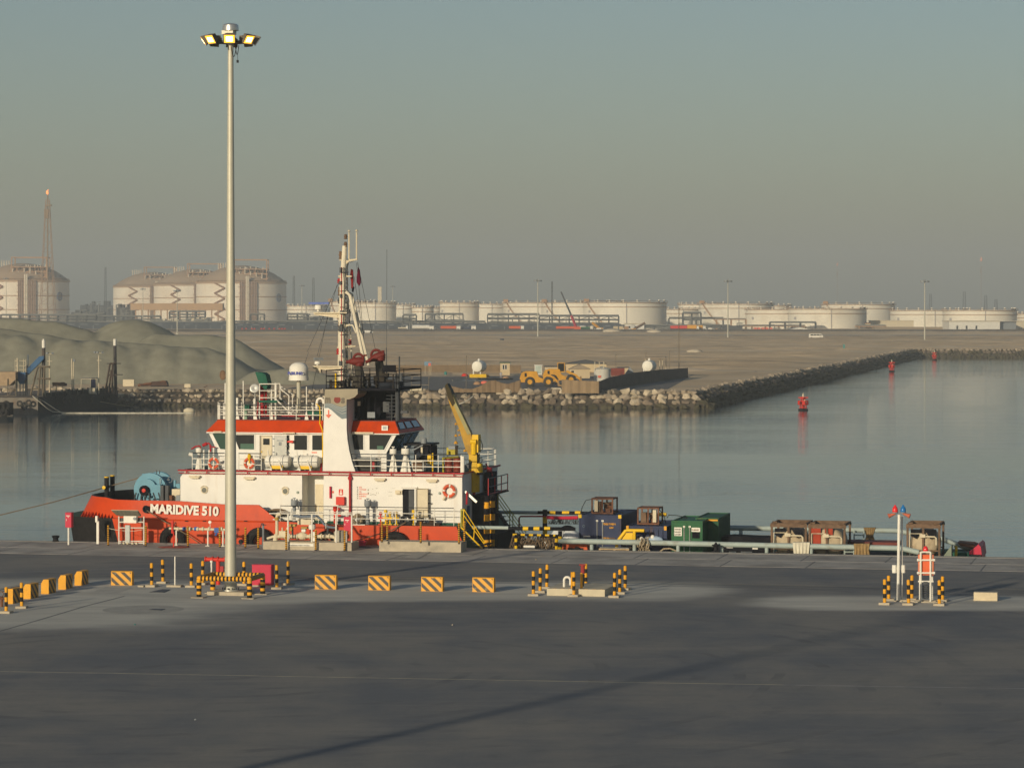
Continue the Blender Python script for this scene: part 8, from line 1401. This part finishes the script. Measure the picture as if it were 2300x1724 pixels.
def flare(px, yt, Y, lb, w0, w1, r, fl=2.7):
    cx, zt = xpx(px, Y), zpx(yt, Y); o = thing('flare_stack', lb, 'flare stack', (cx, Y, LZ), 'burning flare stacks'); g = MB()
    lattice(g, px, 740, yt+12, Y, w0, w1, r); g.build('lattice', M['tan'], o, 0); g = MB(); g.tube([(cx, Y, LZ), (cx, Y, zt)], r*2.6, 8); g.c((cx+1.0, Y, zt-9), (w1*3.2, w1*3.2, 1.2)); g.c((cx-.8, Y, zt-16), (w1*2.4, w1*2.4, 8)); g.build('riser', mat('flare_riser_brown', (.26, .18, .10), .8), o)
    g = MB(); g.lathe([(.3, 0), (fl*.32, fl*.25), (fl*.4, fl*.6), (fl*.25, fl*1.1), (0, fl*1.7)], (cx, Y, zt), 10); g.v = [(a+(c-zt)*-.25*math.sin((c-zt)*.9), b, c) for a, b, c in g.v]; g.build('flame', M['flame' if Y < 3000 else 'flame2'], o)
flare(107, 437, 2600, 'tall lattice flare stack with a flame at the left', 6.5, 1.5, .22); flare(1881, 597, 6000, 'hazy far flare with a small orange flame in the sky', 1.2, .7, .05, 4.5); flare(2204, 588, 5600, 'faint far flare stack near the right edge with a tall pale flame', 1.2, .7, .05, 6)
Y = 2800; o = thing('chimney', 'square cream chimney standing above the oil tanks right of the ship mast', 'chimney', (xpx(853, Y), Y, LZ)); g = MB(); cx = xpx(853, Y); g.b(cx-1.7, cx+1.7, Y-1.7, Y+1.7, LZ, zpx(645, Y)); g.b(cx-1.9, cx+1.9, Y-1.9, Y+1.9, zpx(645, Y)+.003, zpx(644, Y)); g.build('shaft', mat('chimney_cream', (.66, .58, .42), .8), o, 0)
for px, yt, Y, lb, w_ in ((660, 620, 2700, 'left one of two thin lattice masts left of the ship radar', 1.0), (704, 624, 2700, 'right one of two thin lattice masts left of the ship radar', 1.0), (237, 600, 3300, 'faint lattice mast between the gas tank groups', 1.0), (1240, 632, 2080, 'thin lattice mast right of the first far light mast', .5), (2166, 655, 4500, 'faint lattice tower on the right horizon, left one', 2.4), (2214, 663, 4300, 'faint lattice tower on the right horizon, middle one', 2.2), (2237, 672, 4300, 'faint reddish lattice tower on the right horizon, right one', 2.4), (2090, 660, 4600, 'faint lattice tower right of the third far light mast', 2.2)):
    o = thing('lattice_mast', lb, 'mast', (xpx(px, Y), Y, LZ)); g = MB(); lattice(g, px, 740, yt, Y, w_, w_*.6, .16 if w_ < 2 else .3); g.build('lattice', M['rack'], o, 0)
# --- far light masts
FM = 'far light masts on the plain'; LMP = None
def far_mast(px, yb, yt, lb, Y=None):
    global LMP
    Y = Y or F*(H-LZ)/(yb-HY); x, zt = xpx(px, Y), zpx(yt, Y); o = thing('far_light_mast', lb, 'light mast', (x, Y, LZ), FM); g = MB(); g.lathe([(.36, LZ), (.16, zt)], (x, Y, 0), 10); g.b(x-.8, x+.8, Y-.8, Y+.8, LZ, LZ+.5); g.build('pole', M['mast'], o); g = MB()
    for i in range(6): a = i*math.pi/3; g.c((x+1.6*math.cos(a), Y+1.6*math.sin(a), zt-.5), (.9, .8, .7), 0, a)
    g.ring((x, Y, zt-.5), 1.2, .12, 14, 4, ax=(0, 0, 1)); g.c((x, Y, zt+.2), (.9, .9, .5)); g.build('lamp_ring', M['steel'], o)
for a in ((1208, 757.5, 628, 'first far light mast, left of the red crane'), (1635, 760.5, 629, 'second far light mast, right of the middle of the plain'), (2077, 765.5, 629.5, 'third far light mast, at the right on the plain'), (398, 752, 651, 'far light mast in front of the gas tanks left of the near mast', 1700), (321, 722, 648, 'slender far light mast in front of the leftmost gas tank', 2250), (14, 712, 624, 'slender far light mast at the left picture edge', 2400), (678, 722, 640, 'slender far light mast left of the radar', 2400), (882, 722, 642, 'slender far light mast right of the chimney', 2400)): far_mast(*a)
# --- van and works traffic
x, y, _ = gl(1833, 760.5); o = thing('white_van', 'white minibus driving on the far sand road', 'van', (x, y, LZ)); g = MB(); A = [Vector((x+a, y, LZ+c)) for a, c in ((-3.3, .4), (-3.25, 2.1), (-2.9, 2.35), (2.4, 2.35), (3.0, 1.5), (3.3, 1.25), (3.3, .4))]; g.prism(A, [v+Vector((0, 2, 0)) for v in A]); g.build('body', M['white2'], o, 0); g = MB()
for a in (-2.6, -1.1, .4): g.b(x+a, x+a+1.2, y-.03, y, LZ+1.45, LZ+2.1)
g.b(x+1.9, x+2.5, y-.03, y, LZ+1.45, LZ+2.0); g.build('windows', M['glass'], o, 0)
for a in (-2.2, 2.1): g = MB(); g.lathe([(.42, -.1), (.42, .1), (0, .12)], (x+a, y, LZ+.42), 14, ax=(0, -1, 0)); g.build('wheel', M['black'], o)
VM = {k: M[k] for k in ('white2', 'orange', 'yellow', 'sigred', 'green', 'navy', 'cream')}
def truck(px, Y, L, hh, m, lb, kind='truck'):
    x = xpx(px, Y); o = thing({'truck': 'works_truck', 'tanker': 'tanker_truck', 'car': 'parked_car'}[kind], lb, kind, (x, Y, LZ+.9)); z = LZ+.9; g = MB()
    if kind == 'tanker': g.tube([(x-L/2, Y+1.2, z+2), (x+L*.3, Y+1.2, z+2)], 1.25, 12)
    elif kind == 'car': g.prism([Vector((x+a*L, Y, z+c)) for a, c in ((-.5, .35), (-.48, .9), (-.3, 1.0), (-.18, 1.5), (.2, 1.5), (.34, 1.0), (.5, .85), (.5, .35))], [Vector((x+a*L, Y+1.7, z+c)) for a, c in ((-.5, .35), (-.48, .9), (-.3, 1.0), (-.18, 1.5), (.2, 1.5), (.34, 1.0), (.5, .85), (.5, .35))])
    else: g.b(x-L/2, x+L*.28, Y, Y+2.4, z+1.0, z+hh)
    g.build('body', m, o, 20); g = MB()
    if kind != 'car': g.b(x+L*.3, x+L/2, Y, Y+2.4, z+.6, z+2.6); g.build('cab', M['white2'], o, 0); g = MB()
    for a in (-.35, -.2, .38) if kind != 'car' else (-.3, .3): g.lathe([(.5, -.2), (.5, .2)], (x+a*L, Y, z+.5), 10, ax=(0, -1, 0))
    if kind != 'car': g.b(x-L/2, x+L*.3, Y+.3, Y+2.1, z+.7, z+.98)
    g.build('wheels', M['black'], o)
for a in ((950, 1880, 13, 0, M['white2'], 'white tanker truck parked at the bund below the truss rack', 'tanker'), (975, 1885, 5, 0, M['white2'], 'white car right behind the white tanker', 'car'), (825, 1660, 6, 0, M['white2'], 'white car on the far sand road behind the ship mast', 'car'), (1012, 1885, 12, 2.6, M['orange'], 'orange truck load right of the white tanker', 'truck'), (1043, 1888, 14, 1.9, M['navy'], 'blue low trailer right of the orange truck', 'truck'), (1318, 1870, 7, 2.2, M['green'], 'green truck near the foot of the red crane', 'truck'), (1345, 1868, 6, 0, M['white2'], 'white car right of the green truck', 'car'), (1282, 1880, 18, 2.4, M['orange'], 'orange crane carrier truck at the foot of the red crane boom', 'truck'), (1160, 1880, 9, 2.6, M['orange'], 'orange truck left of the first far light mast', 'truck'), (1532, 1885, 14, 2.8, M['sigred'], 'red trailer in front of the low pinkish tank', 'truck'), (1557, 1880, 7, 3.2, M['yellow'], 'yellow works truck left of the second far light mast', 'truck'), (1570, 1884, 8, 3.0, M['yellow'], 'second yellow works truck beside the first', 'truck'), (1595, 1876, 5, 0, M['white2'], 'white pickup left of the second far light mast', 'car'), (905, 1890, 6, 1.8, M['cream'], 'cream truck behind the mast stay', 'truck')): truck(*a)
Y = 1880; o = thing('mobile_crane', 'red mobile crane boom raised to the left in front of the big tanks', 'crane', (xpx(1297, Y), Y, LZ+.9)); g = MB(); g.tube([P(1297, 742, Y), P(1283, 708, Y)], [.9, .7], 4); g.build('lower_boom', mat('crane_red', (.45, .03, .05), .6), o, 0); g = MB(); g.tube([P(1283, 708, Y), P(1260, 655, Y)], [.6, .4], 4); g.build('upper_boom', M['dsteel'], o, 0); g = MB(); g.b(xpx(1290, Y), xpx(1304, Y), Y-1, Y+2, LZ+.9, LZ+3); g.build('carrier', M['orange'], o, 0)
for a, b, m, lb in (((1330, 724), (1348, 739), 'yellow', 'yellow conveyor boom right of the red crane'), ((1421, 741), (1449, 725), 'bframe', 'brown conveyor arm with a yellow foot near the white site office')):
    o = thing('conveyor_arm', lb, 'conveyor', (xpx(a[0], 1880), 1880, LZ+.9)); g = MB(); g.tube([P(*a, 1880), P(*b, 1880)], .75, 4); g.build('arm', M[m], o, 0); g = MB(); q = P(*(b if a[0] < 1400 else a), 1880); g.b(q.x-1.2, q.x+1.8, 1879, 1881, LZ+.9, q.z+.8); g.build('foot', M['yellow'], o, 0)
for i, (px, w_, m, lb) in enumerate(((1327, 12, 'beige', 'tan box container behind the green truck'), (1383, 10, 'beige', 'left one of three tan box containers'), (1395, 9, 'beige', 'middle one of three tan box containers'), (1407, 10, 'tan', 'right one of three tan box containers beside the conveyor'), (1697, 6, 'salmon', 'first of the five salmon boxes left of the gabled shed'), (1705, 6, 'salmon', 'second of the five salmon boxes left of the gabled shed'), (1714, 6, 'salmon', 'third of the five salmon boxes left of the gabled shed'), (1723, 6, 'salmon', 'fourth of the five salmon boxes left of the gabled shed'), (1732, 6, 'salmon', 'fifth of the five salmon boxes left of the gabled shed'))):
    Y = 1876; x = xpx(px, Y); o = thing('box_container', lb, 'container', (x, Y, LZ+.9), 'box containers by the bund'); w2 = w_*Y/F/2; hh = 2.5 if w_ > 8 else 1.7; g = MB(); g.b(x-w2, x+w2, Y, Y+5, LZ+.9, LZ+.9+hh); g.build('box_shell', M[m], o, 0); g = MB(); g.b(x-w2+.1, x-.05, Y-.04, Y, LZ+1.0, LZ+.8+hh); g.b(x+.05, x+w2-.1, Y-.04, Y, LZ+1.0, LZ+.8+hh); g.build('doors', M[m], o, 0)
def building(lb, px0, px1, y0, Y, wm, rm, dp=14, wins=(), gable=0, ybot=None):
    x0, x1, zt = xpx(px0, Y), xpx(px1, Y), zpx(y0, Y); o = thing('site_building', lb, 'building', ((x0+x1)/2, Y, LZ)); g = MB(); g.b(x0, x1, Y, Y+dp, LZ, zt); g.build('wall', M[wm], o, 0); g = MB()
    if gable: xm = (x0+x1)/2; g.prism([Vector((x0-.3, Y-.02, zt)), Vector((x1+.3, Y-.02, zt)), Vector((xm, Y-.02, zt+gable))], [Vector((x0-.3, Y+dp, zt)), Vector((x1+.3, Y+dp, zt)), Vector((xm, Y+dp, zt+gable))])
    else: g.b(x0-.4, x1+.4, Y-.5, Y+dp+.4, zt, zt+.5)
    g.build('roof', M[rm], o, 0)
    for a in wins: k = MB(); k.b(xpx(a[0], Y), xpx(a[1], Y), Y-.12, Y-.01, zpx(a[3], Y), zpx(a[2], Y)); fo = k.build('window', M['steel'], o, 0); k = MB(); k.b(xpx(a[0]+.4, Y), xpx(a[1]-.4, Y), Y-.16, Y-.121, zpx(a[3]-.4, Y), zpx(a[2]+.4, Y)); k.build('pane', M['glass'], fo, 0)
    return o
building('white flat roofed building with three small windows near the right edge', 2132, 2246, 722, 1960, 'white2', 'cream', 30, ((2148, 2152, 731, 739), (2169, 2173, 731, 739), (2191, 2195, 731, 739))); building('grey side wing of the white flat roofed building', 2246.5, 2282, 724, 1965, 'steel', 'dk', 30); building('pale building at the right picture edge', 2283, 2380, 722, 2000, 'cream', 'cream', 20); building('cream gabled shed left of the far minibus', 1767, 1828, 741.5, 1970, 'white2', 'white2', 20, gable=1.9); building('long shed with a brown roof and blue wall right of the gabled shed', 1829, 1962, 740, 1975, 'bluedk', 'beige2', 16); building('low tan workshop left of the gabled shed', 1682, 1766, 740.5, 1980, 'beige', 'beige2', 12, ((1690, 1700, 741.5, 744), (1735, 1745, 741.5, 744))); building('small white site office behind the brown conveyor', 1404, 1447, 728, 1960, 'white2', 'cream', 10, ((1412, 1416, 732, 737), (1425, 1429, 732, 737))); building('low dark roofed shelter in front of the tall grey sided tank', 1898, 1955, 726, 2040, 'beige', 'rust', 12); building('cream wall building between the third light mast and the shelter', 1955, 2052, 721, 2060, 'cream', 'cream', 10); building('low brown workshop row under the third far light mast', 1965, 2130, 736, 1990, 'beige2', 'beige2', 14); building('dark dense equipment shed behind the second far light mast', 1625, 1668, 733, 1985, 'dk', 'dk', 10)
o = thing('valve_row', 'row of orange red pump heads behind the bund left of the ship mast', 'pumps', (xpx(600, 1880), 1880, LZ+.9)); 
for px in (544, 553, 566, 572, 587, 593, 605, 616, 628, 634, 640): g = MB(); x = xpx(px, 1880); g.lathe([(.6, 0), (.7, .8), (.4, 1.3), (0, 1.4)], (x, 1880, LZ+.9), 8); g.build('pump_head', M['sigred'], o)
# --- air
HZ = MB().b(-4200, 4200, -60, 9000, WZ-9, 175).build('haze', [], smooth=0, kind='stuff')
hm = bpy.data.materials.new('dusty_air'); hm.use_nodes = True; hn = hm.node_tree; hn.nodes.remove(hn.nodes['Principled BSDF']); pv = hn.nodes.new('ShaderNodeVolumePrincipled')
pv.inputs['Density'].default_value = HAZE_D; pv.inputs['Color'].default_value = (*HAZE_C, 1); pv.inputs['Anisotropy'].default_value = .0
hn.links.new(pv.outputs[0], hn.nodes['Material Output'].inputs['Volume']); HZ.data.materials.append(hm)
# ---- parts built in one go but standing apart become parts of their own
def split_parts(names):
    for nm, new in names.items():
        for o in [q for q in bpy.data.objects if q.type == 'MESH' and q.name.split('.')[0] == nm and len(q.users_collection)]:
            me = o.data; n = len(me.vertices); up = list(range(n))
            def find(a):
                while up[a] != a: up[a] = up[up[a]]; a = up[a]
                return a
            for p in me.polygons:
                v = p.vertices
                for k in v[1:]: up[find(k)] = find(v[0])
            G_ = {}
            for i in range(n): G_.setdefault(find(i), []).append(i)
            B_ = []
            for ids in G_.values():
                cs = [me.vertices[i].co for i in ids]; B_.append([[min(c[k] for c in cs)-.015 for k in range(3)], [max(c[k] for c in cs)+.015 for k in range(3)], ids])
            ch = True
            while ch:
                ch = False
                for a in range(len(B_)):
                    for b in range(a+1, len(B_)):
                        if all(B_[a][0][k] <= B_[b][1][k] and B_[b][0][k] <= B_[a][1][k] for k in range(3)):
                            B_[a] = [[min(B_[a][0][k], B_[b][0][k]) for k in range(3)], [max(B_[a][1][k], B_[b][1][k]) for k in range(3)], B_[a][2]+B_[b][2]]; B_.pop(b); ch = True; break
                    if ch: break
            if len(B_) < 2: continue
            for _, _, ids in B_:
                mp = {v: i for i, v in enumerate(ids)}; fs = [p for p in me.polygons if p.vertices[0] in mp]; m2 = bpy.data.meshes.new(new)
                m2.from_pydata([me.vertices[v].co for v in ids], [], [[mp[v] for v in p.vertices] for p in fs])
                for q in me.materials: m2.materials.append(q)
                m2.polygons.foreach_set('material_index', [p.material_index for p in fs]); m2.polygons.foreach_set('use_smooth', [p.use_smooth for p in fs])
                if fs and any(p.use_smooth for p in fs): m2.set_sharp_from_angle(angle=rad(35))
                q = bpy.data.objects.new(new, m2); COL.objects.link(q); q.parent = o.parent; q.location = o.location; q.rotation_euler = o.rotation_euler
                for c in o.children: pass
            for c in list(o.children): c.parent = o.parent
            bpy.data.objects.remove(o)
split_parts({'exhaust_pipes': 'exhaust_pipe', 'winch_legs': 'winch_leg', 'end_railing': 'end_rail', 'luffing_gear': 'luffing_gear_block', 'blue_wrap': 'blue_tape', 'white_standpipes': 'white_standpipe', 'roof_posts': 'roof_post', 'freeing_ports': 'freeing_port', 'stencil_marks': 'stencil_mark', 'rail_ladders': 'rail_ladder', 'crash_rail_posts': 'crash_post', 'hook_block': 'hook', 'small_fire_monitors': 'small_fire_monitor', 'tow_bitts': 'tow_bitt', 'yellow_brackets': 'yellow_bracket', 'door_dogs': 'door_dog', 'bronze_fittings': 'valve_body', 'valve_caps': 'valve_cap', 'white_marks': 'white_mark', 'windlass_machinery': 'windlass_block', 'dark_fittings': 'dark_fitting', 'tanks': 'cage_tank', 'windows': 'window', 'wheels': 'wheel', 'panel_marks': 'mark', 'mast_yards': 'mast_yard', 'stores_winch': 'stores_winch_part', 'stern_fittings': 'stern_fitting', 'aft_platform': 'aft_platform_part', 'crane_rest': 'crane_rest_part', 'hydraulic_hoses': 'hydraulic_hose', 'hoist_wires': 'hoist_wire', 'footing': 'footing', 'valve_row': 'valve_row', 'pipework': 'pipework', 'white_actuator': 'actuator', 'vent_spindle': 'vent_fin', 'guide_bar': 'guide_bar', 'aft_light_post': 'aft_light_post_part', 'console_seen_through_window': 'window_console', 'rigging_stays': 'rigging_stay', 'wheelhouse_lamp': 'wheelhouse_lamp', 'faded_strip': 'faded_strip', 'notice': 'notice_sheet', 'corner_casting': 'corner_block', 'corner': 'corner_ball', 'red_panel': 'red_plate', 'gusset': 'gusset_plate', 'saddle': 'tank_saddle'})
